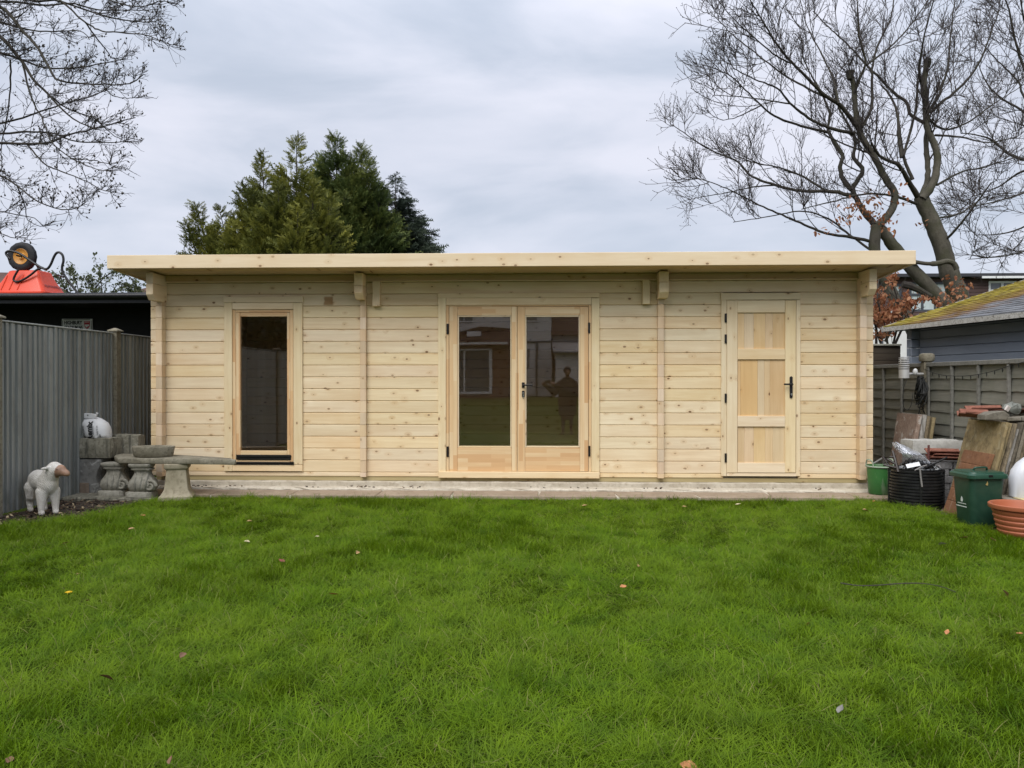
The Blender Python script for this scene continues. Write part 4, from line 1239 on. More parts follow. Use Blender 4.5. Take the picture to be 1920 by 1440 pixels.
def m_lamb():
    m = NT('painted_lamb_wool'); v = m.coords(False)
    w_ = m.n('TexWave', {'Vector': v, 'Scale': 26, 'Distortion': 9, 'Detail': 3, 'Detail Scale': 2.2}, bands_direction='DIAGONAL').outputs['Fac']
    d = m.noise(v, 7, 5, 0.65)
    col = m.mix(m.rng(d, 0.4, 0.68), (0.76, 0.73, 0.67), (0.58, 0.54, 0.47))
    col = m.mix(m.rng(w_, 0.25, 0.0, 0, 0.45), col, (0.44, 0.40, 0.34))
    return m.done(col, 0.7, bump=w_, bstr=0.6, bdist=0.006, spec=0.3)
M['lamb'] = m_lamb()
M['lamb_face'] = plain('brown_painted_face', (0.31, 0.185, 0.12), 0.5, 0.35, scale=14, bstr=0.2)
lamb = put('lamb_statue', me, [M['lamb'], M['lamb_face']])
lo = WL['lamb_statue'] if lamb.name == 'lamb_statue' else WL[lamb.name]
for p in lamb.data.polygons:
    c = (lo + p.center) - h0w * 0.985
    if c.dot(hN) > 0.056 and (c - hN * c.dot(hN)).length < 0.075 and c.z > -0.105: p.material_index = 1
zmin = min(v.co.z for v in lamb.data.vertices)
lamb.location = Vector((lp_.x, lp_.y, 0.010 - zmin))
shift = lamb.location - lo
WL[lamb.name] = lamb.location.copy()
tag(lamb, 'white painted lamb statue with a brown face beside the board fence', 'lamb statue')
for s in (-1, 1):
    hsw = rot.to_3x3() @ hs
    e_ = shift + (h0w + hN * 0.078 + hsw * s * 0.043 + Vector((0, 0, 0.018))) * 0.985
    obj('eye', MB().ell(e_, (0.010, 0.010, 0.009), 10, 6), M['black'], lamb, smooth=True)

# ------------------------------------------------------------------ chips and dead leaves on the soil bed
def chips(name, n, fx, yr, zr, size, cols, label):
    v, q = [], []
    mats = [plain('chip_%d' % i, c, 0.8, 0.3, scale=30) for i, c in enumerate(cols)]
    mi = []
    for i in range(n):
        y = random.uniform(*yr); a, b = fx(y)
        x = random.uniform(a, b)
        s = size * random.uniform(0.4, 1.3); l = s * random.uniform(1.2, 2.8)
        Mr = Euler((random.gauss(0, 0.35), random.gauss(0, 0.35), random.uniform(0, 6.28))).to_matrix()
        z = random.uniform(*zr); b_ = len(v)
        for px, py, pz in ((-l, -s, 0), (l, -s * .7, .0), (l * .8, s, .003), (-l * .8, s * .8, .002), (-l, -s, -.006), (l, -s * .7, -.006), (l * .8, s, -.004), (-l * .8, s * .8, -.005)):
            v.append(Vector((x, y, z)) + Mr @ Vector((px, py, pz)))
        q += [[b_ + k for k in f] for f in ((0, 1, 2, 3), (7, 6, 5, 4), (0, 4, 5, 1), (1, 5, 6, 2), (2, 6, 7, 3), (3, 7, 4, 0))]
        mi += [random.choices(range(len(cols)), [5, 4, 2, 1][:len(cols)])[0]] * 6
    me = mesh_np(name, v, q)
    o = put(name, me, mats, kind='stuff')
    me.polygons.foreach_set('material_index', mi)
    o['label'] = label
chips('bark_litter', 900, lambda y: (-5.0, lawn_left(y) + 0.02), (-2.9, -0.45), (0.012, 0.03), 0.009, [(0.035, 0.024, 0.016), (0.075, 0.045, 0.028), (0.17, 0.115, 0.065), (0.42, 0.33, 0.2)], 'dark bark chips and dead leaf litter on the soil by the lamb statue')
chips('bark_litter', 420, lambda y: (lawn_right(y) + 0.02, 4.40), (-3.4, -0.2), (0.012, 0.025), 0.008, [(0.05, 0.04, 0.03), (0.09, 0.065, 0.045), (0.16, 0.12, 0.08)], 'brown litter on the earth along the panel fence')

_dc = [XL + q_ for q_ in (0.5, 0.55, 0.62, 0.7, 1.0, 1.9, 2.4, 2.5, 3.0, 4.4, 4.9, 5.0, 5.7, 6.3, 7.0, 7.6)]
chips('leaf_debris', 75, lambda y: (lambda q_: (q_ - 0.09, q_ + 0.12))(random.choice(_dc)), (-0.155, -0.04), (0.079, 0.085), 0.008, [(0.04, 0.028, 0.02), (0.085, 0.05, 0.03), (0.15, 0.10, 0.06)], 'dark leaf debris lying along the mortar ledge under the cabin')
# ================================================================== RIGHT SIDE
def on_x(px, py, x): return onx(px, py, x)
def m_waney():
    m = NT('weathered_fence_panel'); v = m.coords()
    g = m.noise(m.mapv(v, (16, 0.9, 16)), 1.0, 6, 0.65, 0.5)
    b = m.noise(v, 2.6, 5, 0.65)
    rv = m.n('ObjectInfo').outputs['Random']
    col = m.mix(m.rng(g, 0.3, 0.7), (0.150, 0.148, 0.122), (0.255, 0.248, 0.205))
    col = m.mix(m.rng(b, 0.45, 0.72, 0, 0.5), col, (0.115, 0.125, 0.085))
    col = m.n('HueSaturation', {'Color': col, 'Value': m.rng(rv, 0, 1, 0.85, 1.15)}).outputs[0]
    return m.done(col, 0.85, bump=g, bstr=0.4, bdist=0.008, spec=0.2)
M['waney'] = m_waney()
M['batten'] = stone('grey_batten', (0.185, 0.18, 0.16), (0.25, 0.245, 0.22), (0.13, 0.13, 0.11), scale=7, bstr=0.3)
PX = 4.5; PZ = 1.483
pf_ = thing('panel_fence', 'weathered panel fence with battens behind the leaning paving slabs', 'fence', (PX, 0, 0))
yk = [0.45 + 2.2 * k for k in range(-3, 2)]
for a, b in zip(yk[:-1], yk[1:]):
    a_, b_ = a + 0.055, b - 0.055
    zb = 0.04; nb = 11; hh = (PZ - 0.045 - zb) / nb
    for i in range(nb):
        z0 = zb + i * hh
        n = 10; poly_lo = [(a_ + (b_ - a_) * k / n, z0 - 0.012 + random.uniform(-0.008, 0.008)) for k in range(n + 1)]
        vs = []
        for (yy, zz) in poly_lo: vs.append((PX - 0.004, yy, zz))
        for (yy, zz) in poly_lo: vs.append((PX + 0.012, yy, z0 + hh + 0.004))
        for (yy, zz) in poly_lo: vs.append((PX + 0.006, yy, zz))
        for (yy, zz) in poly_lo: vs.append((PX + 0.018, yy, z0 + hh + 0.004))
        m_ = n + 1; fs = []
        for k in range(n):
            fs += [(k, m_ + k, m_ + k + 1, k + 1), (2 * m_ + k, 2 * m_ + k + 1, 3 * m_ + k + 1, 3 * m_ + k), (k, k + 1, 2 * m_ + k + 1, 2 * m_ + k), (m_ + k, 3 * m_ + k, 3 * m_ + k + 1, m_ + k + 1)]
        obj('panel_board', MB().add(vs, fs), M['waney'], pf_)
    for k in range(5):
        yy = a_ + 0.02 + (b_ - a_ - 0.04) * k / 4
        obj('batten', MB().box(PX - 0.030, PX - 0.006, yy - 0.019, yy + 0.019, 0.03, PZ - 0.047), M['batten'], pf_, bevel=0.003)
    obj('cap_rail', MB().box(PX - 0.035, PX + 0.03, a_, b_, PZ - 0.045, PZ), M['batten'], pf_, bevel=0.004)
for yy in yk:
    pp = obj('fence_post', MB().box(PX - 0.05, PX + 0.05, yy - 0.05, yy + 0.05, 0, PZ + 0.01), M['post'], pf_, bevel=0.008)
    if abs(yy - 0.45) < 0.1:
        Mx = Matrix.Translation((PX, yy, PZ + 0.011))
        mb = MB().lathe([(0.05, 0), (0.075, 0.008), (0.085, 0.03), (0.085, 0.07), (0.075, 0.092), (0.05, 0.10)], 10, Mx)
        obj('post_finial', mb, M['post'], pp, smooth=True, sharp=40)

# stainless louvred wall lamp on the post
wl0 = at(1695, 690, 0.30)
wx, wy = wl0.x, 0.30
zt_, zb_ = at(1695, 670, wy).z, at(1695, 709, wy).z
M['lamp_metal'] = plain('brushed_pale_metal', (0.60, 0.59, 0.57), 0.42, 0.06, metal=0.35, spec=0.5)
lamp = thing('wall_lamp', 'pale metal louvred garden wall lamp on the fence post', 'lamp', (wx, wy, zb_))
hgt = zt_ - zb_; r0 = 0.055
Mx = Matrix.Translation((wx, wy, zb_))
obj('lamp_body', MB().lathe([(r0, 0), (r0, hgt * 0.42)], 20, Mx), M['lamp_metal'], lamp, smooth=True)
obj('lamp_core', MB().lathe([(r0 * .55, hgt * 0.42), (r0 * .55, hgt * 0.9)], 16, Mx), plain('lamp_diffuser', (0.12, 0.12, 0.11), 0.4), lamp, smooth=True)
for k in range(5):
    z = hgt * (0.46 + 0.105 * k)
    obj('louvre', MB().lathe([(r0 * .6, z), (r0 * 1.02, z), (r0 * 1.02, z + hgt * .06), (r0 * .6, z + hgt * .07)], 20, Mx), M['lamp_metal'], lamp, smooth=True)
obj('lamp_cap', MB().lathe([(r0, hgt * 0.975), (r0, hgt), (r0 * 0.3, hgt * 1.03)], 20, Mx), M['lamp_metal'], lamp, smooth=True)
obj('lamp_arm', MB().tube([(wx, wy, zb_ + hgt * .2), (PX - 0.051, 0.43, zb_ + hgt * .2)], 0.015, 8), M['lamp_metal'], lamp)
# bundle of dark cable lights hanging from the post
M['cable'] = plain('black_cable', (0.012, 0.013, 0.012), 0.5, 0.2)
bx, byy = PX - 0.11, 0.36
P0 = at(1712, 706, byy)
v_, q_ = [], []
T = []
for k in range(46):
    top = Vector((bx + random.uniform(-.03, .03), byy + random.uniform(-.06, .06), at(1712, 704 + random.uniform(0, 10), byy).z))
    ln = random.uniform(0.16, 0.36) if k < 36 else random.uniform(0.35, 0.55)
    w = random.uniform(0.03, 0.075)
    ph_ = random.uniform(0, 6.28)
    T.append([top + Vector((math.sin(ph_ + 4 * t) * w * math.sin(math.pi * t), math.cos(ph_ + 3 * t) * w * 1.2 * math.sin(math.pi * t), -ln * math.sin(math.pi * t / 2) if t < .5 else -ln * (0.707 + 0.293 * math.sin(math.pi * (t - .5)) - 0.6 * (t - .5)))) for t in np.linspace(0, 1, 12)])
vv, qq = tubes_np(np.array([[list(p) for p in t] for t in T]), np.full((len(T), 12), 0.0048), 5)
o = put('cable_bundle', mesh_np('cable_bundle', vv, qq, smooth=True), M['cable'])
tag(o, 'tangled black bundle of cable lights hanging from the fence post', 'cable')
loop = [at(1700, 712, .25), at(1694, 730, .25), at(1693, 755, .25), at(1697, 767, .25), at(1703, 768, .25), at(1709, 757, .25), at(1712, 735, .3)]
obj('cable_loop', MB().tube(spline(loop, 5), 0.0035, 5), M['cable'], o)
wr = at(1716, 697, .3)
obj('timer_plug', MB().ell(wr, (0.028, 0.022, 0.038), 12, 8), plain('white_plug', (0.6, 0.6, 0.58), 0.4), o, smooth=True)
# string of lights sagging along the fence
fx_ = PX - 0.045
wire = [onx(px, py, fx_) for px, py in ((1728, 690), (1745, 697), (1765, 703), (1790, 705), (1815, 704.5), (1840, 701), (1865, 695), (1890, 687), (1915, 680), (1945, 672))]
wp = spline(wire, 5)
sl = obj('string_lights', MB().tube(wp, 0.0035, 5), M['cable'])
tag(sl, 'thin dark string of small lights sagging along the panel fence', 'string lights')
for i in range(6, len(wp) - 2, 3):
    p = wp[i]
    obj('bulb', MB().lathe([(0.003, 0.0), (0.006, -0.012), (0.005, -0.03), (0.002, -0.04)], 6, Matrix.Translation(p)), M['cable'], sl, smooth=True)

# ------------------------------------------------------------------ paving slabs leaning on the fence
def slab_mats():
    L_ = []
    for i, (a, b, c) in enumerate((((0.235, 0.185, 0.098), (0.315, 0.25, 0.14), (0.155, 0.12, 0.065)), ((0.21, 0.165, 0.105), (0.30, 0.245, 0.165), (0.12, 0.095, 0.065)), ((0.165, 0.14, 0.105), (0.25, 0.22, 0.17), (0.10, 0.085, 0.06)), ((0.30, 0.28, 0.25), (0.44, 0.42, 0.39), (0.20, 0.175, 0.14)), ((0.14, 0.12, 0.09), (0.22, 0.19, 0.145), (0.085, 0.07, 0.05)))):
        L_.append(stone('paving_slab_%d' % i, a, b, c, scale=5.5, bstr=0.9, streak=0.7))
    return L_
SM = slab_mats()
M['slab_face'] = stone('ochre_slab_face', (0.235, 0.175, 0.085), (0.345, 0.27, 0.145), (0.15, 0.115, 0.065), scale=3.2, bstr=0.5, lichen=(0.40, 0.345, 0.22), lam=0.55, streak=0.25)
M['slab_brown'] = stone('pink_brown_slab', (0.235, 0.165, 0.125), (0.315, 0.235, 0.185), (0.165, 0.11, 0.085), scale=5, bstr=0.6, lichen=(0.46, 0.43, 0.39), lam=0.75)
def lean_slab(xb, xt, y0, y1, zt, th, mat, label, group, name='paving_slab', z0=0.018):
    """a slab on edge: its lower left edge at xb, its upper left edge at xt"""
    dx = xt - xb; ln = math.hypot(dx, zt - z0); ux, uz = dx / ln, (zt - z0) / ln
    nx, nz = uz, -ux
    mb = MB(); n = 7
    rings = []
    def pt(s, y, t): return Vector((xb + ux * s * ln + nx * t, y, z0 + uz * s * ln + nz * t))
    j = lambda a: random.uniform(-a, a)
    for k in range(n + 1):
        s = k / n
        ya, yb = y0 + j(0.006), y1 + j(0.006)
        c = th * 0.18
        rings.append([pt(s, ya + c, 0), pt(s, yb - c, 0), pt(s, yb, c), pt(s, yb, th - c), pt(s, yb - c, th), pt(s, ya + c, th), pt(s, ya + j(.004), th - c + j(.002)), pt(s, ya + j(.004), c + j(.002))])
    o = obj(name, mb.loft(rings), mat, smooth=True, sharp=30)
    return tag(o, label, 'paving slab', group)
ya, yb = 7.08 + CAM.y, 7.70 + CAM.y
xb, xt = 3.945, 4.175
specs = [(0.905, 0.026, 1, M['slab_face'], 'ochre paving slab with a worn face, front of the leaning row'),
         (0.895, 0.024, 0, SM[0], 'tan paving slab second from the front of the leaning row'),
         (0.895, 0.020, 0, SM[1], 'thin brown paving slab touching the short white-edged one'),
         (0.845, 0.024, 0, SM[3], 'short white-edged paving slab in the leaning row'),
         (0.90, 0.022, 0, SM[4], 'dark brown paving slab just behind the short white-edged one'),
         (0.905, 0.030, 0, SM[2], 'thick grey-brown paving slab in the middle of the leaning row'),
         (0.905, 0.028, 0, SM[1], 'brown paving slab third from the fence end of the leaning row'),
         (0.90, 0.026, 0, SM[4], 'dark paving slab second from the fence end of the leaning row'),
         (0.90, 0.026, 0, SM[2], 'grey paving slab nearest the panel fence in the leaning row')]
for zt, th, _, mt, lb in specs:
    lean_slab(xb, xt, ya + random.uniform(-0.02, 0.02), yb + random.uniform(-0.02, 0.03), zt, th, mt, lb, 'paving slabs leaning in a row')
    xb += th * 1.05 + 0.009; xt += th * 1.05 + 0.007
# slabs near the cabin
xb2, xt2 = 4.06, 4.195
for i, (zt, th, mt, lb) in enumerate(((0.90, 0.05, M['slab_brown'], 'pinkish brown slab at the front of the pile by the cabin corner'), (0.90, 0.05, SM[3], 'pale edged slab second in the pile by the cabin corner'), (0.885, 0.04, SM[1], 'brown slab third in the pile by the cabin corner'), (0.87, 0.035, SM[0], 'tan slab touching the fence in the pile by the cabin corner'))):
    lean_slab(xb2, xt2, 0.02 + random.uniform(-.015, .015), 0.52, zt, th, mt, lb, 'slabs leaning by the cabin corner')
    xb2 += th * 1.04 + 0.005; xt2 += th * 1.04 + 0.004
# red-brown ribbed slab before the leaning row
M['brickred'] = stone('red_brown_concrete', (0.20, 0.096, 0.050), (0.26, 0.13, 0.07), (0.15, 0.07, 0.038), scale=5, bstr=0.4, lichen=(0.36, 0.27, 0.2), lam=0.35)
a0, a1 = 7.12 + CAM.y, 7.56 + CAM.y
def face_x(z): return 3.855 + (z - 0.018) * (4.055 - 3.855) / 0.60
mb = MB(); rings = []
zs_ = [0.018]
for k in range(1, 5): zs_ += [0.018 + 0.6 * (k / 5) - 0.004, 0.018 + 0.6 * (k / 5), 0.018 + 0.6 * (k / 5) + 0.004]
zs_.append(0.618)
for i, z in enumerate(zs_):
    ins = 0.006 if (i % 3 == 2) else 0.0
    x = face_x(z) + ins
    rings.append([Vector((x, a0, z)), Vector((x, a1, z)), Vector((face_x(z) + 0.042, a1, z - 0.008)), Vector((face_x(z) + 0.042, a0, z - 0.008))])
mesh_thing('grooved_slab', mb.loft(rings), M['brickred'], 'red-brown grooved slab leaning between the black bin and the green caddy', 'grooved slab', bevel=0.004)

# ------------------------------------------------------------------ tiles and stones on top of the leaning row
M['terracotta'] = stone('red_clay_tile', (0.23, 0.092, 0.062), (0.31, 0.14, 0.10), (0.15, 0.065, 0.045), scale=7, bstr=0.4)
M['rubble'] = stone('grey_rubble', (0.15, 0.135, 0.105), (0.23, 0.21, 0.17), (0.095, 0.085, 0.065), scale=6, bstr=0.6)
M['rock'] = stone('greenish_grey_rock', (0.165, 0.175, 0.155), (0.25, 0.26, 0.235), (0.11, 0.115, 0.10), scale=6, bstr=0.7)
def tile(c, yaw, tilt, L_=0.27, W_=0.17, label='', group='clay tiles on the slabs', mat=None):
    """an interlocking roof tile: a curved pan with a roll along one edge"""
    n = 12; prof = []
    for i in range(n + 1):
        t = i / n; prof.append((-W_ / 2 + W_ * t, 0.014 * math.cos(t * 2 * math.pi) + (0.016 * math.exp(-((t - 0.92) / 0.07) ** 2))))
    th = 0.014
    Mx = Matrix.Translation(c) @ Euler((tilt[0], tilt[1], yaw)).to_matrix().to_4x4()
    poly = prof + [(x, z - th) for x, z in prof[::-1]]
    o = obj('roof_tile', MB().prism(poly, 'y', -L_ / 2, L_ / 2, Mx), mat or M['terracotta'], bevel=0.002)
    return tag(o, label, 'roof tile', group)
tz = 0.925
def pos(px, py, d): p = at(px, py, d + CAM.y); return p
tile(pos(1827, 777, 7.35), R(70), (0.05, 0.06), label='red clay tile lying lowest at the tip of the pile on the slabs')
tile(pos(1832, 773.5, 7.35), R(84), (0.03, -0.03), L_=0.25, label='red clay tile stacked on the lowest tile of the slab pile')
tile(pos(1850, 765.5, 7.5), R(88), (-0.02, 0.03), L_=0.33, label='red clay tile raised behind the grey wedge stone')
tile(pos(1858, 769, 7.52), R(80), (-0.02, 0.0), L_=0.30, label='red clay tile just under the raised tile behind the wedge stone')
tile(pos(1925, 769, 7.4), R(80), (0.02, 0.05), L_=0.3, label='dark red clay tile beside the grey rock', mat=stone('dark_clay', (0.16, 0.07, 0.05), (0.22, 0.10, 0.07), (0.1, 0.05, 0.04)))
w0 = pos(1866, 783, 7.2)
mb = MB().prism([(-0.12, 0.0), (0.09, 0.0), (0.095, 0.045), (0.05, 0.085), (-0.06, 0.072), (-0.12, 0.05)], 'y', -0.06, 0.08, Matrix.Translation((w0.x, w0.y, 0.918)))
mesh_thing('wedge_stone', mb.jitter(0.004), M['rubble'], 'grey wedge-shaped stone lying across the top of the leaning slabs', 'stone', bevel=0.006)
r0_ = pos(1897, 765, 7.3)
rk = MB().ell((r0_.x, r0_.y, r0_.z + 0.0), (0.085, 0.07, 0.052), 9, 6).jitter(0.013)
mesh_thing('rock', rk, M['rock'], 'greenish grey rock on top of the leaning slabs', 'rock')
f0 = pos(1905, 780, 7.2)
for px, wd, h_, lb, dd_ in ((1893, 0.12, 0.035, 'flat stone under the greenish rock', 7.2), (1922, 0.14, 0.04, 'flat grey stone at the far end of the slab top', 7.2), (1842, 0.13, 0.022, 'thin flat stone under the wedge stone and tiles', 7.45)):
    p = pos(px, 784, dd_)
    mb = MB().box(p.x - wd / 2, p.x + wd / 2, p.y - 0.08, p.y + 0.1, 0.912 if h_ > .03 else 0.908, 0.912 + h_).jitter(0.004)
    mesh_thing('flat_stone', mb, M['rubble'], lb, 'stone', bevel=0.006)
p = pos(1889, 766, 7.2)
mesh_thing('white_fragment', MB().box(-0.02, 0.02, -0.01, 0.01, -0.025, 0.025, Matrix.Translation(p) @ Euler((0.2, 0.5, 0.3)).to_matrix().to_4x4()), plain('white_glaze', (0.62, 0.56, 0.52), 0.4), 'small white broken tile piece between wedge stone and rock', 'tile piece', bevel=0.003)

# ------------------------------------------------------------------ block pile in the middle
M['greybrick'] = stone('grey_engineering_brick', (0.19, 0.185, 0.185), (0.27, 0.265, 0.265), (0.13, 0.125, 0.12), scale=8, bstr=0.35)
M['paleblock'] = stone('pale_concrete_block', (0.40, 0.39, 0.355), (0.52, 0.51, 0.475), (0.32, 0.31, 0.28), scale=6, bstr=0.3)
yb0 = 8.06 + CAM.y
gx = at(1742, 850, yb0).x
k = 0
for row in range(6):
    for col in range(2):
        bx_ = gx + col * 0.222 + (0.03 if row % 2 else 0) + random.uniform(-.006, .006)
        if bx_ + 0.21 > PX - 0.03: bx_ = PX - 0.245
        z0 = 0.013 + row * 0.072
        nm = ['lowest', 'second', 'third', 'fourth', 'fifth', 'top'][row]
        o = obj('grey_brick', MB().box(bx_, bx_ + 0.212, yb0 + random.uniform(-.006, .006), yb0 + 0.10, z0, z0 + 0.068), M['greybrick'], bevel=0.004)
        tag(o, 'grey brick in the %s course of the stack by the black bin, %s' % (nm, 'open end' if col == 0 else 'fence end'), 'brick', 'grey bricks stacked by the black bin')
zt5 = 0.013 + 6 * 0.072
for i, (dx, dyaw, lb) in enumerate(((0.02, 84, 'red clay tile resting flat on the grey bricks'), (0.035, 92, 'red clay tile in the middle of three on the grey bricks'), (0.01, 88, 'red clay tile topmost of three on the grey bricks'))):
    tile(Vector((gx + 0.17 + dx, yb0 + 0.04, zt5 + 0.042 + i * 0.031)), R(dyaw), (0.02, 0.02), L_=0.34, W_=0.17, label=lb, group='clay tiles on the grey bricks')
yb1 = 8.30 + CAM.y
bx0 = at(1711, 830, yb1).x
zt_b = at(1745, 826, yb1).z
mesh_thing('concrete_block', rough_block(bx0, PX - 0.04, yb1, yb1 + 0.30, zt_b - 0.14, zt_b, amp=0.004), M['paleblock'], 'pale concrete block with a white top behind the black bin', 'concrete block', smooth=True, sharp=40)
mesh_thing('concrete_block', rough_block(bx0 + 0.02, PX - 0.04, yb1 + 0.01, yb1 + 0.29, 0.013, zt_b - 0.142, amp=0.004), M['greybrick'], 'dark grey block carrying the pale concrete block', 'concrete block', smooth=True, sharp=40)
st = at(1742, 858, yb0 - 0.03)
mesh_thing('rusty_stake', MB().tube([(st.x - .012, yb0 - .03, 0.012), (st.x - .004, yb0 - .03, at(1742, 834, yb0).z)], 0.011, 6), plain('rusty_red', (0.13, 0.045, 0.04), 0.7, 0.3), 'thin rusty red stake beside the grey bricks', 'stake')

# ------------------------------------------------------------------ green trug
tb = at(1649.5, 920, 8.45 + CAM.y); tz0 = 0.058
zr = at(1649, 872, tb.y).z
def m_trug():
    m = NT('dusty_green_plastic'); v = m.coords()
    a = m.noise(v, 7, 6, 0.7, 0.4); s_ = m.noise(m.mapv(v, (14, 14, 3)), 1.0, 4, 0.6)
    z = m.n('SeparateXYZ', {0: v}).outputs[2]
    col = m.mix(m.rng(a, 0.3, 0.7), (0.030, 0.125, 0.034), (0.048, 0.180, 0.040))
    col = m.mix(m.rng(s_, 0.52, 0.68, 0, 0.6), col, (0.28, 0.32, 0.24))
    return m.done(col, 0.5, bump=a, bstr=0.1, spec=0.4)
M['trug'] = m_trug(); M['dust'] = plain('dusty_pale_green', (0.30, 0.36, 0.27), 0.7, 0.15)
trug = thing('garden_trug', 'dusty green plastic trug standing at the cabin corner', 'trug', (tb.x, tb.y, tz0))
Mx = Matrix.Translation((tb.x, tb.y, 0))
hT = zr - tz0
obj('tub', MB().lathe([(0.104, tz0), (0.113, tz0 + .01), (0.123, tz0 + hT * .5), (0.132, tz0 + hT), (0.128, tz0 + hT), (0.122, tz0 + hT * .5), (0.11, tz0 + .02), (0.001, tz0 + .018)], 40, Mx, True, False, mod=lambda a, z: 1 + 0.012 * math.sin(2 * a + .5)), M['trug'], trug, smooth=True, sharp=50)
rp = [Vector((tb.x + 0.136 * math.cos(a), tb.y + 0.136 * math.sin(a), zr - 0.012)) for a in np.linspace(0, 2 * math.pi, 40, endpoint=False)]
obj('rim', MB().tube(rp, 0.010, 6, closed=True), M['dust'], trug, smooth=True)
for a0 in (R(196), R(16)):
    pts = [Vector((tb.x + 0.138 * math.cos(a0 + da), tb.y + 0.138 * math.sin(a0 + da), zr + h)) for da, h in ((-0.42, -0.01), (-0.36, 0.035), (-0.2, 0.058), (0, 0.062), (0.2, 0.058), (0.36, 0.035), (0.42, -0.01))]
    obj('handle', MB().tube(spline(pts, 4), 0.007, 7), M['dust'], trug, smooth=True)

# ------------------------------------------------------------------ black ribbed bin full of scrap
bc_ = at(1717.5, 915, 7.95 + CAM.y)
bzr = at(1717, 880, bc_.y - 0.15).z
M['binblack'] = plain('black_bin_plastic', (0.012, 0.012, 0.0125), 0.38, 0.3, scale=9, bstr=0.2, dirt=(0.06, 0.06, 0.055, 0.4))
bin_ = thing('slatted_bin', 'round black ribbed bin overflowing with plastic scrap', 'bin', (bc_.x, bc_.y, 0.012))
prof = [(0.232, 0.012)]
nr = 12
for k in range(nr):
    z = 0.02 + (bzr - 0.03) * k / nr; h = (bzr - 0.03) / nr
    r_ = 0.238 + 0.014 * math.sin(math.pi * (k + .5) / nr)
    prof += [(r_ - 0.012, z), (r_, z + h * 0.18), (r_, z + h * 0.72), (r_ - 0.012, z + h * 0.92)]
prof += [(0.236, bzr), (0.222, bzr), (0.215, 0.2)]
Mx = Matrix.Translation((bc_.x, bc_.y, 0))
obj('drum', MB().lathe(prof, 64, Mx, True, True), M['binblack'], bin_, smooth=True, sharp=30)
sa = math.atan2(-1, -0.28)
for da in (0, 1.57, 3.14, 4.71):
    a = sa + da
    obj('seam_strip', MB().box(-0.004, 0.012, -0.010, 0.010, 0.03, bzr - .01, Matrix.Translation((bc_.x + 0.246 * math.cos(a), bc_.y + 0.246 * math.sin(a), 0)) @ Matrix.Rotation(a, 4, 'Z')), M['binblack'], bin_)
# scrap heap inside
v, q = [], []
for i in range(520):
    a = random.uniform(0, 6.28); r_ = 0.20 * math.sqrt(random.random())
    z = bzr - 0.05 + 0.14 * (1 - (r_ / 0.21) ** 2) * random.uniform(0.5, 1.0)
    s = random.uniform(0.012, 0.04)
    Mr = Matrix.Translation((bc_.x + 0.02 + r_ * math.cos(a), bc_.y + r_ * math.sin(a), z)) @ Euler((random.uniform(0, 6), random.uniform(0, 6), random.uniform(0, 6))).to_matrix().to_4x4()
    b_ = len(v)
    for px, py, pz in ((-1, -.6, 0), (1, -.5, .1), (.9, .6, 0), (-.8, .5, .15), (-1, -.6, -.25), (1, -.5, -.2), (.9, .6, -.3), (-.8, .5, -.2)):
        v.append(Mr @ Vector((px * s, py * s, pz * s)))
    q += [[b_ + k for k in f] for f in ((0, 1, 2, 3), (7, 6, 5, 4), (0, 4, 5, 1), (1, 5, 6, 2), (2, 6, 7, 3), (3, 7, 4, 0))]
def m_scrap():
    m = NT('mixed_dark_scrap'); v = m.coords(False)
    c = m.n('TexVoronoi', {'Vector': v, 'Scale': 28.0}).outputs['Color']
    t = m.n('SeparateColor', {0: c}).outputs[0]
    col = m.ramp(t, [(0, (0.012, 0.012, 0.013)), (0.55, (0.035, 0.035, 0.035)), (0.8, (0.13, 0.14, 0.15)), (0.93, (0.32, 0.33, 0.33)), (1, (0.5, 0.5, 0.5))], 'CONSTANT')
    return m.done(col, 0.3, spec=0.5)
sh_ = put('plastic_scrap', mesh_np('plastic_scrap', v, q), m_scrap(), kind='stuff')
sh_['label'] = 'heap of broken dark plastic scrap filling the black bin'
# clear crumpled plastic sheet
def m_clear():
    m = NT('crumpled_clear_plastic'); v = m.coords()
    nz = m.noise(v, 16, 5, 0.6)
    gl = m.n('BsdfGlossy', {'Color': (0.85, 0.87, 0.92, 1), 'Roughness': 0.13}); df = m.n('BsdfDiffuse', {'Color': (0.62, 0.64, 0.68, 1)}); tr = m.n('BsdfTransparent', {'Color': (0.9, 0.91, 0.93, 1)})
    b = m.n('Bump', {'Height': nz, 'Strength': 0.8, 'Distance': 0.03})
    m.t.links.new(b.outputs[0], gl.inputs['Normal'])
    a = m.n('MixShader', {0: 0.45, 1: df.outputs[0], 2: gl.outputs[0]})
    x = m.n('MixShader', {0: m.rng(nz, 0.35, 0.7, 0.25, 0.75), 1: tr.outputs[0], 2: a.outputs[0]})
    m.t.links.new(x.outputs[0], m.out.inputs[0]); return m.m
cols_, rows_ = 22, 14
yb_ = bc_.y - 0.10
A, B_, C_, D_ = at(1677, 831, yb_ + .05), at(1708, 832, yb_ + .12), at(1743, 868, yb_ - .06), at(1688, 852, yb_ - .10)
v = []
for j in range(rows_ + 1):
    for i in range(cols_ + 1):
        s, t = i / cols_, j / rows_
        top = A.lerp(B_, min(1, s * 1.6)).lerp(C_, s ** 1.4); bot = A.lerp(D_, min(1, s * 2)).lerp(C_, s ** 1.6)
        p = top.lerp(bot, t)
        p += Vector((0, -0.07 * math.sin(math.pi * t) * math.sin(math.pi * min(1, s + .1)), 0.02 * math.sin(9 * s + 4 * t) * math.sin(math.pi * t))) + Vector((random.uniform(-.006, .006), random.uniform(-.01, .01), random.uniform(-.006, .006)))
        v.append(p)
w_ = cols_ + 1
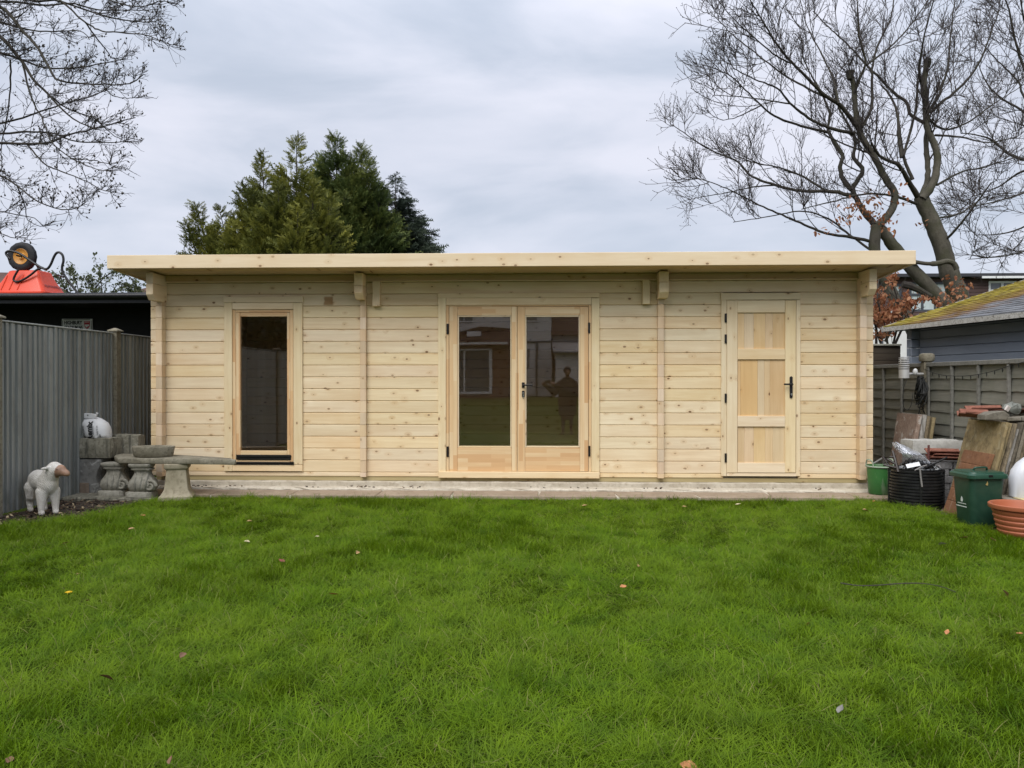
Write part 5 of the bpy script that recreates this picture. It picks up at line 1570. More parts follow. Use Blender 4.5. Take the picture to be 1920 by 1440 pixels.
q = [(j * w_ + i, j * w_ + i + 1, (j + 1) * w_ + i + 1, (j + 1) * w_ + i) for j in range(rows_) for i in range(cols_)]
n0 = len(v)
v += [p + Vector((0.0, 0.06, -0.012)) for p in v]
q += [tuple(k + n0 for k in f[::-1]) for f in q]
o = put('plastic_bag', mesh_np('plastic_bag', [list(p) for p in v], q, smooth=True), m_clear())
tag(o, 'crumpled clear plastic bag on top of the scrap in the black bin', 'plastic bag')
# white card and lengths of pipe
def pipe(pts, r, mat, label, d=7.78, name='pipe_offcut', sides=8, cat='pipe'):
    P = [at(px, py, dd_ + CAM.y) for px, py, dd_ in pts]
    o = obj(name, MB().tube(P, r, sides), mat, smooth=True)
    return tag(o, label, cat, 'pipes and strips sticking out of the black bin')
M['greytube'] = plain('grey_plastic_strip', (0.22, 0.21, 0.20), 0.5, 0.1)
M['darktube'] = plain('dark_brown_plastic', (0.028, 0.020, 0.017), 0.45, 0.25)
c0 = at(1712, 872, bc_.y - .17)
mesh_thing('white_card', MB().box(-0.062, 0.062, -0.003, 0.003, -0.022, 0.022, Matrix.Translation(c0) @ Euler((R(-35), R(-14), R(-12))).to_matrix().to_4x4()), plain('white_card', (0.72, 0.74, 0.76), 0.5, 0.03), 'white card lying on the rim of the black bin', 'card')
pipe(((1775, 858, 7.9), (1755, 868, 7.82), (1735, 877, 7.76)), 0.010, M['binblack'], 'long black pipe pointing from the bin to the leaning slabs')
pipe(((1725, 879, 7.695), (1726.5, 895, 7.69), (1729, 913, 7.685)), 0.0085, M['greytube'], 'grey strip hanging down the outside of the black bin')
pipe(((1738, 872, 7.72), (1728, 875, 7.72), (1715, 882, 7.70)), 0.006, M['greytube'], 'thin grey strip lying across the bin rim under the white card')
pipe(((1639, 868.5, 8.0), (1655.5, 858.5, 7.95)), 0.009, M['greytube'], 'grey strip reaching over the green trug')
pipe(((1655.5, 857, 7.95), (1663, 868, 7.88), (1671, 879, 7.84)), 0.011, M['darktube'], 'dark strip slanting down from the grey strip into the bin')
pipe(((1673.5, 846, 7.9), (1678, 862, 7.85), (1684, 885, 7.8)), 0.016, M['darktube'], 'thick dark upright of the forked plastic piece in the bin')
pipe(((1668, 856.5, 7.88), (1677, 856.5, 7.86)), 0.009, M['darktube'], 'short dark peg near the top of the forked plastic piece')
pipe(((1662.5, 860.5, 7.86), (1679, 870, 7.82)), 0.012, M['darktube'], 'dark prong crossing the middle of the forked plastic piece')
pipe(((1656.5, 871.5, 7.86), (1680, 877, 7.8)), 0.011, M['darktube'], 'lowest dark prong resting on the rim of the black bin')
pipe(((1760, 873, 7.95), (1767, 881, 7.9)), 0.010, M['greytube'], 'short grey tube end behind the black bin')

# ------------------------------------------------------------------ green caddy
cb = at(1834, 950, 6.92 + CAM.y); cz0 = 0.016
zr = at(1834, 893, 6.75 + CAM.y).z
M['caddy'] = plain('dark_green_plastic', (0.017, 0.054, 0.034), 0.42, 0.14, scale=5, bstr=0.05, dirt=(0.05, 0.10, 0.065, 0.4))
M['caddy_lid'] = plain('dark_green_lid', (0.021, 0.066, 0.042), 0.36, 0.12, scale=5, bstr=0.05)
cd_ = thing('waste_caddy', 'dark green lidded waste caddy with a white leaf logo beside the terracotta pot', 'waste caddy', (cb.x, cb.y, cz0))
Rz = Matrix.Translation((cb.x, cb.y, 0)) @ Matrix.Rotation(R(6), 4, 'Z')
def rr2(hx, hy, z, r, n=6, ox=0, oy=0):
    pts = []
    for cx_, cy_, a0 in ((1, 1, 0), (-1, 1, 90), (-1, -1, 180), (1, -1, 270)):
        for k in range(n):
            a = R(a0 + 90 * k / (n - 1))
            pts.append(Rz @ Vector((ox + cx_ * (hx - r) + r * math.cos(a), oy + cy_ * (hy - r) + r * math.sin(a), z)))
    return pts
HX, HY = 0.160, 0.142
body = [rr2(HX * .80, HY * .82, cz0, 0.05), rr2(HX * .82, HY * .84, cz0 + .012, 0.05), rr2(HX * .97, HY * .98, zr - 0.012, 0.045), rr2(HX * .97, HY * .98, zr, 0.045)]
obj('bucket', MB().loft(body), M['caddy'], cd_, smooth=True, sharp=40)
lid = [rr2(HX * 1.05, HY * 1.06, zr - 0.026, 0.05), rr2(HX * 1.12, HY * 1.14, zr - 0.024, 0.05), rr2(HX * 1.13, HY * 1.15, zr + 0.004, 0.05), rr2(HX * 1.08, HY * 1.10, zr + 0.014, 0.05), rr2(HX * 1.02, HY * 1.03, zr + 0.016, 0.05), rr2(HX * .98, HY * .98, zr + 0.030, 0.05), rr2(HX * .55, HY * .55, zr + 0.036, 0.04)]
ld = obj('lid', MB().loft(lid), M['caddy_lid'], cd_, smooth=True, sharp=40)
hp_ = [Rz @ Vector(p) for p in ((-0.062, -0.02, zr + .034), (-0.056, -0.03, zr + .052), (-0.04, -0.035, zr + .060), (0.04, -0.035, zr + .060), (0.056, -0.03, zr + .052), (0.062, -0.02, zr + .034))]
obj('handle', MB().tube(spline(hp_, 4), 0.0085, 8), M['caddy_lid'], ld, smooth=True)
obj('latch', MB().box(-0.02, 0.02, -HY * 1.17, -HY * 1.08, zr - .01, zr + .010, Rz), M['black'], ld, bevel=0.003)
# the printed leaf and lines on the side that faces the lawn
def side_pt(u, z, off=0.002):
    """u along the narrow side facing the lawn (-x side), z height"""
    t = (z - cz0) / (zr - cz0); hx = HX * (.82 + .15 * t)
    return Rz @ Vector((-hx - off, u, z))
M['whiteprint'] = plain('white_print', (0.66, 0.70, 0.67), 0.5, 0.03, bstr=0)
def flat(polyuz):
    mb = MB(); n = len(polyuz)
    mb.add([side_pt(u, z) for u, z in polyuz] + [side_pt(u, z, 0.0002) for u, z in polyuz], [tuple(range(n)), tuple(range(n, 2 * n))[::-1]] + [(i, (i + 1) % n, n + (i + 1) % n, n + i) for i in range(n)])
    return mb
u0, zl = 0.01, 0.235
leaf_ = [(u0 + 0.000, zl + 0.030), (u0 - 0.012, zl + 0.012), (u0 - 0.016, zl - 0.004), (u0 - 0.010, zl - 0.016), (u0 + 0.002, zl - 0.018), (u0 + 0.012, zl - 0.012), (u0 + 0.012, zl + 0.004), (u0 + 0.006, zl + 0.018)]
obj('leaf_logo', flat(leaf_), M['whiteprint'], cd_)
for zz, hw, th in ((zl - 0.032, 0.055, 0.0028), (zl - 0.058, 0.062, 0.0036)):
    mb = MB(); x = u0 - hw
    while x < u0 + hw:
        l_ = random.uniform(0.008, 0.02)
        q_ = flat([(x, zz - th), (x + l_, zz - th), (x + l_, zz + th), (x, zz + th)]); mb.add(q_.v, q_.f); x += l_ + 0.003
    obj('printed_line', mb, M['whiteprint'], cd_)
lp2 = Rz @ Vector((-0.02, -HY * .985, zr - 0.075))
tag(obj('dead_leaf', MB().prism([(-0.012, 0), (-0.004, 0.012), (0.003, 0.03), (0.010, 0.008), (0.006, -0.008), (-0.004, -0.006)], 'y', -0.003, 0.0, Matrix.Translation(lp2)), plain('yellow_leaf', (0.36, 0.27, 0.10), 0.6), None), 'small yellow leaf stuck to the front of the green caddy', 'leaf')

# ------------------------------------------------------------------ terracotta-coloured pot
pd = 6.42
pl_ = at(1860, 950, pd + CAM.y)
R0 = 0.245
pcx = pl_.x + R0; pcy = pd + CAM.y
prz = at(1890, 950, pcy - 0.15).z
pz0 = 0.014; hp2 = prz - pz0
M['pot'] = plain('terracotta_plastic', (0.40, 0.125, 0.060), 0.48, 0.08, scale=4, bstr=0.05)
pot = thing('plant_pot', 'large ribbed terracotta-coloured plant pot on the lawn edge', 'plant pot', (pcx, pcy, pz0))
prof = [(0.150, 0.0), (0.158, 0.01)]
for k in range(5):
    t0, t1 = 0.06 + 0.155 * k, 0.06 + 0.155 * (k + 1)
    r_ = lambda t: 0.158 + (R0 - 0.022 - 0.158) * t ** 0.85
    prof += [(r_(t0) + 0.002, t0), (r_(t0) + 0.007, t0 + 0.035), (r_((t0 + t1) / 2) + 0.0095, (t0 + t1) / 2), (r_(t1) + 0.006, t1 - 0.035), (r_(t1) + 0.001, t1 - .006)]
prof = [(r_, z * hp2 if i > 1 else z) for i, (r_, z) in enumerate(prof)]
prof += [(R0 - 0.02, hp2 * 0.845), (R0 - 0.004, hp2 * 0.86), (R0, hp2 * 0.90), (R0, hp2 * 0.98), (R0 - 0.008, hp2), (R0 - 0.022, hp2 * 0.99), (R0 - 0.03, hp2 * .93), (R0 - 0.04, hp2 * 0.7), (0.15, 0.08), (0.001, 0.07)]
Mx = Matrix.Translation((pcx, pcy, pz0))
obj('pot_body', MB().lathe(prof, 64, Mx, True, False), M['pot'], pot, smooth=True, sharp=35)
la = math.atan2(-0.97, -0.10)
def cyl_pt(a, z, r_): return Vector((pcx + r_ * math.cos(a), pcy + r_ * math.sin(a), pz0 + z))
def pot_patch(a0, a1, z0, z1, off):
    mb = MB(); vs = []
    for k in range(9):
        a = a0 + (a1 - a0) * k / 8
        for z in (z0, z1):
            rr_ = 0.158 + (R0 - 0.022 - 0.158) * (z / hp2) ** 0.85 + 0.015 + off
            vs += [cyl_pt(a, z, rr_), cyl_pt(a, z, rr_ - 0.0015)]
    fs = []
    for k in range(8):
        b_ = k * 4
        fs += [(b_, b_ + 4, b_ + 6, b_ + 2), (b_ + 1, b_ + 3, b_ + 7, b_ + 5)]
    return mb.add(vs, fs)
obj('label_sticker', pot_patch(la - .05, la + 0.42, 0.052, 0.135, 0.0), M['white_enamel'], pot)
obj('label_print', pot_patch(la - .05, la + 0.22, 0.058, 0.130, 0.002), M['ink'], pot)

# ------------------------------------------------------------------ low table with jug and paper
tx0 = at(1880, 935, 6.85 + CAM.y).x; ty0, ty1 = 6.66 + CAM.y, 7.02 + CAM.y
tzt = 0.262
tbl = thing('low_table', 'low weathered slatted wooden table beside the green caddy', 'table', ((tx0 + 4.4) / 2, ty0, 0.012))
M['oldwood'] = wood('weathered_grey_wood', (0.20, 0.18, 0.14), (0.33, 0.30, 0.25), 'x', 0.1, rough=0.85)
for k in range(4):
    y_ = ty0 + k * 0.092
    obj('slat', MB().box(tx0, 4.42, y_, y_ + 0.085, tzt - 0.022, tzt), M['oldwood'], tbl, bevel=0.004)
obj('apron', MB().box(tx0 + .01, 4.41, ty0 + .01, ty0 + 0.032, tzt - 0.075, tzt - 0.0225), M['oldwood'], tbl, bevel=0.003)
for lx in (tx0 + 0.012, 4.36):
    for ly in (ty0 + 0.034, ty1 - .05):
        obj('leg', MB().box(lx, lx + 0.045, ly, ly + 0.045, 0.012, tzt - 0.0228), M['oldwood'], tbl, bevel=0.003)
jb = at(1926, 905, 6.86 + CAM.y)
jr = 0.128
M['jug'] = plain('milky_white_plastic', (0.66, 0.68, 0.72), 0.3, 0.03, bstr=0.05, scale=6)
jx = at(1895, 890, 6.86 + CAM.y).x + jr
zj = at(1915, 852, 6.8 + CAM.y).z - tzt
rings = []
for t, s, sh in ((0, .90, 0), (0.03, .98, 0), (0.45, 1.0, 0), (0.62, .95, .01), (0.78, .78, .03), (0.9, .55, .055), (0.97, .34, .075), (1.0, .30, .08)):
    ring = []
    for k in range(28):
        a = 2 * math.pi * k / 28
        ex = 0.72
        ring.append(Vector((jx + sh + jr * s * math.copysign(abs(math.cos(a)) ** ex, math.cos(a)), 6.86 + CAM.y + jr * .7 * s * math.copysign(abs(math.sin(a)) ** ex, math.sin(a)), tzt + 0.001 + t * zj)))
    rings.append(ring)
jug = obj('plastic_jug', MB().loft(rings), M['jug'], smooth=True)
tag(jug, 'milky white plastic jug standing on the low table', 'jug')
hp_ = [Vector((jx + 0.10, 6.80 + CAM.y, tzt + zj * t)) + Vector((dx, 0, 0)) for t, dx in ((0.60, 0.0), (0.72, 0.05), (0.88, 0.05), (0.97, 0.0))]
obj('jug_handle', MB().tube(spline(hp_, 4), 0.014, 8), M['jug'], jug, smooth=True)
pp_ = MB().box(tx0 + 0.07, 4.36, ty0 - 0.015, ty0 + 0.16, tzt + 0.0015, tzt + 0.008)
mesh_thing('paper_sheet', pp_, plain('yellowed_paper', (0.60, 0.50, 0.27), 0.8, 0.08), 'yellowed paper lying on the low table in front of the jug', 'paper')

# ================================================================== NEIGHBOUR'S BLUE-GREY LOG SHED
def m_blue():
    m = NT('blue_grey_paint'); v = m.coords()
    g = m.noise(m.mapv(v, (9, 1.0, 9)), 1.0, 5, 0.6)
    col = m.mix(m.rng(g, 0.3, 0.7), (0.21, 0.24, 0.29), (0.265, 0.298, 0.352))
    rv = m.n('ObjectInfo').outputs['Random']
    col = m.n('HueSaturation', {'Color': col, 'Value': m.rng(rv, 0, 1, 0.9, 1.1)}).outputs[0]
    return m.done(col, 0.6, bump=g, bstr=0.15, bdist=0.005, spec=0.3)
M['blue'] = m_blue()
E1 = at(1655, 614, 2.445); E2 = Vector((5.32, -0.235, E1.z))
bs_ = thing('blue_shed', 'blue-grey log shed with a mossy shingle roof behind the panel fence', 'shed', (E1.x + 0.6, E1.y - 1.2, 0))
du = Vector((E2.x - E1.x, E2.y - E1.y, 0)).normalized(); dv = Vector((-du.y, du.x, 0))
if dv.x < 0: dv = -dv
MS = Matrix(((du.x, dv.x, 0, E1.x), (du.y, dv.y, 0, E1.y), (0, 0, 1, 0), (0, 0, 0, 1)))
EZ = E1.z; PIT = math.tan(R(17.6)); LEN = 4.4; RID = 2.3
# walls
wv = 0.26; cz_ = EZ + 0.26 * PIT - 0.035
hb = 0.118
uA = 0.34; uB = 2.72
for k in range(16):
    z1 = cz_ - k * hb; z0 = max(0.1, z1 - hb)
    if z1 < 0.15: break
    prof = [(wv + .05, z0), (wv + .05, z1), (wv + 0.012, z1), (wv, z1 - 0.010), (wv, z0 + 0.008), (wv + 0.01, z0 + .001)]
    obj('log_board', MB().prism(prof, 'x', uA + 0.1, uB, MS), M['blue'], bs_)
    obj('log_board', MB().prism(prof, 'x', uB + 0.062, LEN - .2, MS), M['blue'], bs_)
    for ua in (uA + 0.03, uB):
        j = random.uniform(-.006, .006)
        obj('log_end', MB().box(ua, ua + 0.06, wv - 0.12 + j, wv + 0.048, z0 + .002, z1 - .004, MS), M['blue'], bs_, bevel=0.008)
    obj('end_log', MB().box(uA - 0.02, uA + 0.028, wv - 0.11, RID * 2 - .3, z0 + .002, z1 - .002, MS), M['blue'], bs_)
    obj('log_end', MB().box(uA - 0.09, uA - 0.022, wv, wv + .05, z0 + .002, z1 - .004, MS), M['blue'], bs_, bevel=0.006)
mb = MB().prism([(wv + .1, cz_), (RID * 2 - wv - .1, cz_), (RID, cz_ + (RID - wv) * PIT - .12)], 'x', uA, uA + 0.04, MS @ Matrix(((1, 0, 0, 0), (0, 1, 0, 0), (0, 0, 1, 0), (0, 0, 0, 1))))
obj('gable', mb, M['blue'], bs_)
# shingle courses
def m_moss():
    m = NT('mossy_shingle'); v = m.n('NewGeometry').outputs['Position']
    a = m.noise(v, 2.2, 5, 0.65, 0.4); b = m.noise(v, 30, 4, 0.7); c_ = m.noise(m.mapv(v, (3, 9, 9)), 1.0, 4, 0.6)
    # distance from the far verge and the eave: the moss grows along the verge
    oc = m.n('VectorMath', {0: v, 1: (E1.x, E1.y, 0.0)}, operation='SUBTRACT').outputs[0]
    u = m.n('VectorMath', {0: oc, 1: tuple(du)}, operation='DOT_PRODUCT').outputs['Value']
    w = m.n('VectorMath', {0: oc, 1: tuple(dv)}, operation='DOT_PRODUCT').outputs['Value']
    lim = m.math('ADD', m.math('MULTIPLY', w, 0.30), m.math('ADD', m.math('MULTIPLY', a, 2.0), 0.15))
    mask = m.rng(m.math('SUBTRACT', lim, u), -0.35, 0.30, 0, 1, True)
    base = m.mix(m.rng(b, 0.3, 0.7), (0.105, 0.110, 0.120), (0.190, 0.195, 0.205))
    base = m.mix(m.rng(c_, 0.55, 0.7, 0, 0.4), base, (0.13, 0.10, 0.075))
    moss = m.mix(m.rng(m.noise(v, 6, 6, 0.7), 0.38, 0.62), (0.13, 0.095, 0.015), (0.33, 0.265, 0.020))
    moss = m.mix(m.rng(m.math('SUBTRACT', lim, u), 0.0, 1.0, 1, 0), moss, (0.16, 0.075, 0.018))
    col = m.mix(m.math('MULTIPLY', mask, m.rng(b, 0.2, 0.5, 0.75, 1.0)), base, moss)
    return m.done(col, m.math('ADD', 0.42, m.math('MULTIPLY', mask, 0.5)), bump=b, bstr=0.6, bdist=0.015, spec=0.45)
M['moss'] = m_moss()
NC = 20; cw_ = RID / math.cos(R(17.6)) / NC
for side in (0, 1):
    for k in range(NC):
        w0 = k * RID / NC; w1 = (k + 1) * RID / NC + 0.015
        za, zb2 = EZ + w0 * PIT, EZ + w1 * PIT
        q = lambda v_: v_ if side == 0 else 2 * RID - v_
        mb = MB(); rings = []
        nn = 22
        for i in range(nn + 1):
            u_ = LEN * i / nn; jj = random.uniform(-0.016, 0.016); hj = random.uniform(0, 0.012)
            rings.append([MS @ Vector((u_, q(w0 + jj), za + 0.012 + hj)), MS @ Vector((u_, q(w1), zb2 + 0.005)), MS @ Vector((u_, q(w1), zb2 - 0.004)), MS @ Vector((u_, q(w0 + jj), za - 0.001))])
        obj('shingle_course', mb.loft(rings), M['moss'], bs_)
for side in (0, 1):
    q = lambda v_: v_ if side == 0 else 2 * RID - v_
    pts = [(q(0.03), EZ - 0.005 + .03 * PIT), (q(RID), EZ + RID * PIT - 0.006), (q(RID), EZ + RID * PIT - 0.028), (q(0.03), EZ - 0.03 + .03 * PIT)]
    obj('roof_deck', MB().prism(pts, 'x', 0.03, LEN, MS), M['oldwood'], bs_)
M['peeling'] = stone('peeling_white_paint', (0.40, 0.385, 0.345), (0.52, 0.505, 0.465), (0.20, 0.165, 0.12), scale=11, bstr=0.4, lichen=(0.06, 0.05, 0.035), lam=0.8)
obj('eave_fascia', MB().box(-0.01, LEN, -0.016, 0.004, EZ - 0.062, EZ - 0.002, MS), M['peeling'], bs_)
pts = [(0.0, EZ - 0.062), (0.0, EZ + 0.010), (RID, EZ + RID * PIT + 0.010), (2 * RID, EZ + .01), (2 * RID, EZ - .062), (RID, EZ + RID * PIT - 0.066)]
obj('verge_board', MB().prism(pts, 'x', -0.022, -0.002, MS), M['peeling'], bs_)
obj('soffit', MB().prism([(0.0, EZ - 0.066), (wv + .02, EZ - 0.066 + .02), (wv + .02, EZ - .05), (0.0, EZ - 0.064)], 'x', 0.02, LEN, MS), M['tar'], bs_)

# slatted wooden screen between the fence and the blue shed
sy = 2.9
s0, s1, sz0_, sz1_ = rect(1630, 645, 1688, 700, sy)
scn = thing('slatted_screen', 'small dark slatted wooden screen behind the fence, left of the blue shed', 'screen', ((s0 + s1) / 2, sy, 0))
M['darkwood'] = wood('dark_old_timber', (0.055, 0.042, 0.03), (0.105, 0.085, 0.062), 'x', 0.1, rough=0.8)
z = sz1_ - 0.03
while z > 0.2:
    obj('slat', MB().box(s0 + 0.06, s1, sy - 0.01, sy + 0.008, z - 0.105, z, ), M['darkwood'], scn, bevel=0.003); z -= 0.109
obj('top_rail', MB().box(s0, s1, sy - 0.045, sy + 0.05, sz1_ - 0.028, sz1_), stone('lichened_rail', (0.27, 0.265, 0.22), (0.36, 0.35, 0.30), (0.16, 0.16, 0.12), scale=9), scn, bevel=0.004)
obj('backing', MB().box(s0 + 0.01, s1, sy + 0.010, sy + 0.018, 0.0, sz1_ - 0.03), M['tar'], scn)  # black sheet added so the gaps between the slats look dark
obj('upright', MB().box(s0, s0 + 0.055, sy - 0.03, sy + 0.03, 0, sz1_ - 0.029), M['darkwood'], scn, bevel=0.003)
mp0 = at(1643, 640, 4.4)
mesh_thing('metal_pole', MB().tube([(mp0.x, 4.4, 0), (mp0.x, 4.4, at(1643, 520, 4.4).z)], 0.022, 8), M['darktube'], 'thin dark pole rising beside the cabin corner and russet leaves', 'pole', smooth=True)
# ================================================================== TREES
def resample(P, n):
    P = np.asarray(P, float)
    d = np.concatenate([[0], np.cumsum(np.linalg.norm(np.diff(P, axis=0), axis=1))])
    t = np.linspace(0, d[-1], n)
    return np.stack([np.interp(t, d, P[:, k]) for k in range(3)], 1), d[-1]
def unit(a): return a / (np.linalg.norm(a, axis=-1, keepdims=True) + 1e-9)
def spawn(par, prad, K, lo, hi, ang, up, n, rfac, rmin, rng, t0=0.15, taper=0.55, wig=0.10, gx=None, out_bias=None):
    """K side shoots on each parent path. par (P,m,3), prad (P,m). lo/hi: absolute lengths"""
    Pn, m_, _ = par.shape
    t = rng.uniform(t0, 1.0, (Pn, K)); t[:, -1] = 0.985
    f = t * (m_ - 1); i0 = np.clip(f.astype(int), 0, m_ - 2); w = (f - i0)[..., None]
    idx = np.arange(Pn)[:, None]
    base = par[idx, i0] * (1 - w) + par[idx, i0 + 1] * w
    tan = unit(par[idx, i0 + 1] - par[idx, i0])
    rb = prad[idx, i0] * (1 - w[..., 0]) + prad[idx, i0 + 1] * w[..., 0]
    rv = rng.normal(size=(Pn, K, 3)); perp = unit(rv - tan * (rv * tan).sum(-1, keepdims=True))
    a = rng.uniform(ang[0], ang[1], (Pn, K, 1))
    d = tan * np.cos(a) + perp * np.sin(a)
    d[..., 2] += up * 0.6
    if out_bias is not None: d += out_bias * 0.5
    d = unit(d)
    ln = rng.uniform(lo, hi, (Pn, K)) * (1 - taper * t)
    pts = [base]; cur = base; dd_ = d
    for s in range(n - 1):
        dd_ = dd_ + rng.normal(0, wig, dd_.shape); dd_[..., 2] += up * 0.22
        if gx is not None: dd_ = dd_ + np.array(gx) * 0.2
        dd_ = unit(dd_)
        cur = cur + dd_ * (ln / (n - 1))[..., None]
        pts.append(cur)
    C = np.stack(pts, 2).reshape(Pn * K, n, 3)
    r0 = np.clip(rb * rfac, rmin, None).reshape(-1, 1)
    rr_ = r0 * np.linspace(1, 0.45, n)[None]
    return C, np.maximum(rr_, rmin * 0.7)
def m_bark(name, c1, c2, moss=None, sc_=1.0):
    m = NT(name); v = m.coords(False)
    a = m.noise(m.mapv(v, (6, 6, 2.5)), sc_, 6, 0.65); b = m.noise(v, 22, 5, 0.7)
    col = m.mix(m.rng(a, 0.35, 0.65), c1, c2)
    col = m.mix(m.rng(b, 0.5, 0.7, 0, 0.5), col, tuple(x * 0.55 for x in c1))
    if moss: col = m.mix(m.rng(m.noise(v, 3.1, 5), 0.45, 0.62, 0, 0.75), col, moss)
    return m.done(col, 0.85, bump=m.math('ADD', a, b), bstr=0.6, bdist=0.02, spec=0.2)
M['beech_bark'] = m_bark('beech_bark', (0.066, 0.060, 0.046), (0.105, 0.096, 0.074), (0.056, 0.057, 0.032))
M['twig'] = plain('dark_twig', (0.045, 0.036, 0.032), 0.8, 0.25, bstr=0.0)
M['twig2'] = plain('black_twig', (0.030, 0.025, 0.022), 0.8, 0.25, bstr=0.0)

def limb_tree(name, label, base, limbs, yc, rng, trunk_n=5, dens=1.0, thick_sides=9, mats=None, spread=1.3, lens=(1.5, 0.62, 0.34), up=0.55, group=None, gx=None, rtw=(0.008, 0.0058, 0.0046), leaf=None, dy=None, twigdens=(4.2, 9, 5), levels=(5, 4, 3)):
    """limbs: (list of (px,py), radius px at start, at end, depth offset start, depth offset end)"""
    bark, tw = mats
    root = thing(name, label, 'tree', base, group)
    trunk_parts, limb_parts, tw_parts = [], [], []
    tips = []
    for li, (pp, r0, r1, d0, d1) in enumerate(limbs):
        n = len(pp)
        P = []
        for i, (px, py) in enumerate(pp):
            y = yc + d0 + (d1 - d0) * i / max(1, n - 1)
            P.append(list(at(px, py, y)))
        sp = np.array([list(p) for p in spline(P, 5)])
        k = max(8, int(len(sp)))
        Q, ln = resample(sp, k)
        mpp = (yc + (d0 + d1) / 2 - CAM.y) / F
        fat = 0.88 if li < trunk_n and r0 > 12 else 0.66
        rr_ = (r1 * fat + (r0 - r1) * fat * np.linspace(1, 0, k) ** 1.15) * mpp
        rr_ = rr_ * (1 + rng.normal(0, 0.035, k))
        Q[1:-1] += rng.normal(0, 0.004, (k - 2, 3))
        v, q = tubes_np(Q[None], rr_[None], thick_sides if r0 > 6 else 7)
        # close the end
        (trunk_parts if li < trunk_n else limb_parts).append((v, q))
        # side shoots
        if ln * twigdens[0] * dens >= 1 and r1 < 9.0:
            K = max(2, int(ln * twigdens[0] * dens))
            C1, R1 = spawn(Q[None], rr_[None], K, lens[0] * 0.45, lens[0], (0.5, 1.2), up, 9, 0.36, rtw[0], rng, t0=0.15 if r0 < 7 else 0.35, wig=0.085, gx=gx, taper=0.82)
            R1 = np.minimum(R1, 0.016)
            C2, R2 = spawn(C1, R1, twigdens[1], lens[1] * 0.35, lens[1], (0.45, 1.15), up * .8, 6, 0.55, rtw[1], rng, t0=0.08, wig=0.10, gx=gx)
            C3, R3 = spawn(C2, R2, twigdens[2], lens[2] * 0.35, lens[2], (0.45, 1.1), up * .6, 4, 0.7, rtw[2], rng, t0=0.08, wig=0.09, gx=gx)
            tw_parts += [tubes_np(C1, R1, 5), tubes_np(C2, R2, 4), tubes_np(C3, R3, 3)]
            tips.append(C3[:, -1]); tips.append(C2[:, -1])
    v, q = join_np(trunk_parts); put('trunk', mesh_np('trunk', v, q, smooth=True), bark, root)
    if limb_parts:
        v, q = join_np(limb_parts); put('branches', mesh_np('branches', v, q, smooth=True), M['limb'] if 'limb' in M else bark, root)
    v, q = join_np(tw_parts); t_ = put('twigs', mesh_np('twigs', v, q, smooth=True), tw, root, kind='stuff')
    print(name, 'twig faces', len(q))
    return root, np.concatenate(tips)
M['limb'] = m_bark('limb_bark', (0.034, 0.029, 0.025), (0.060, 0.052, 0.042), (0.042, 0.040, 0.026))

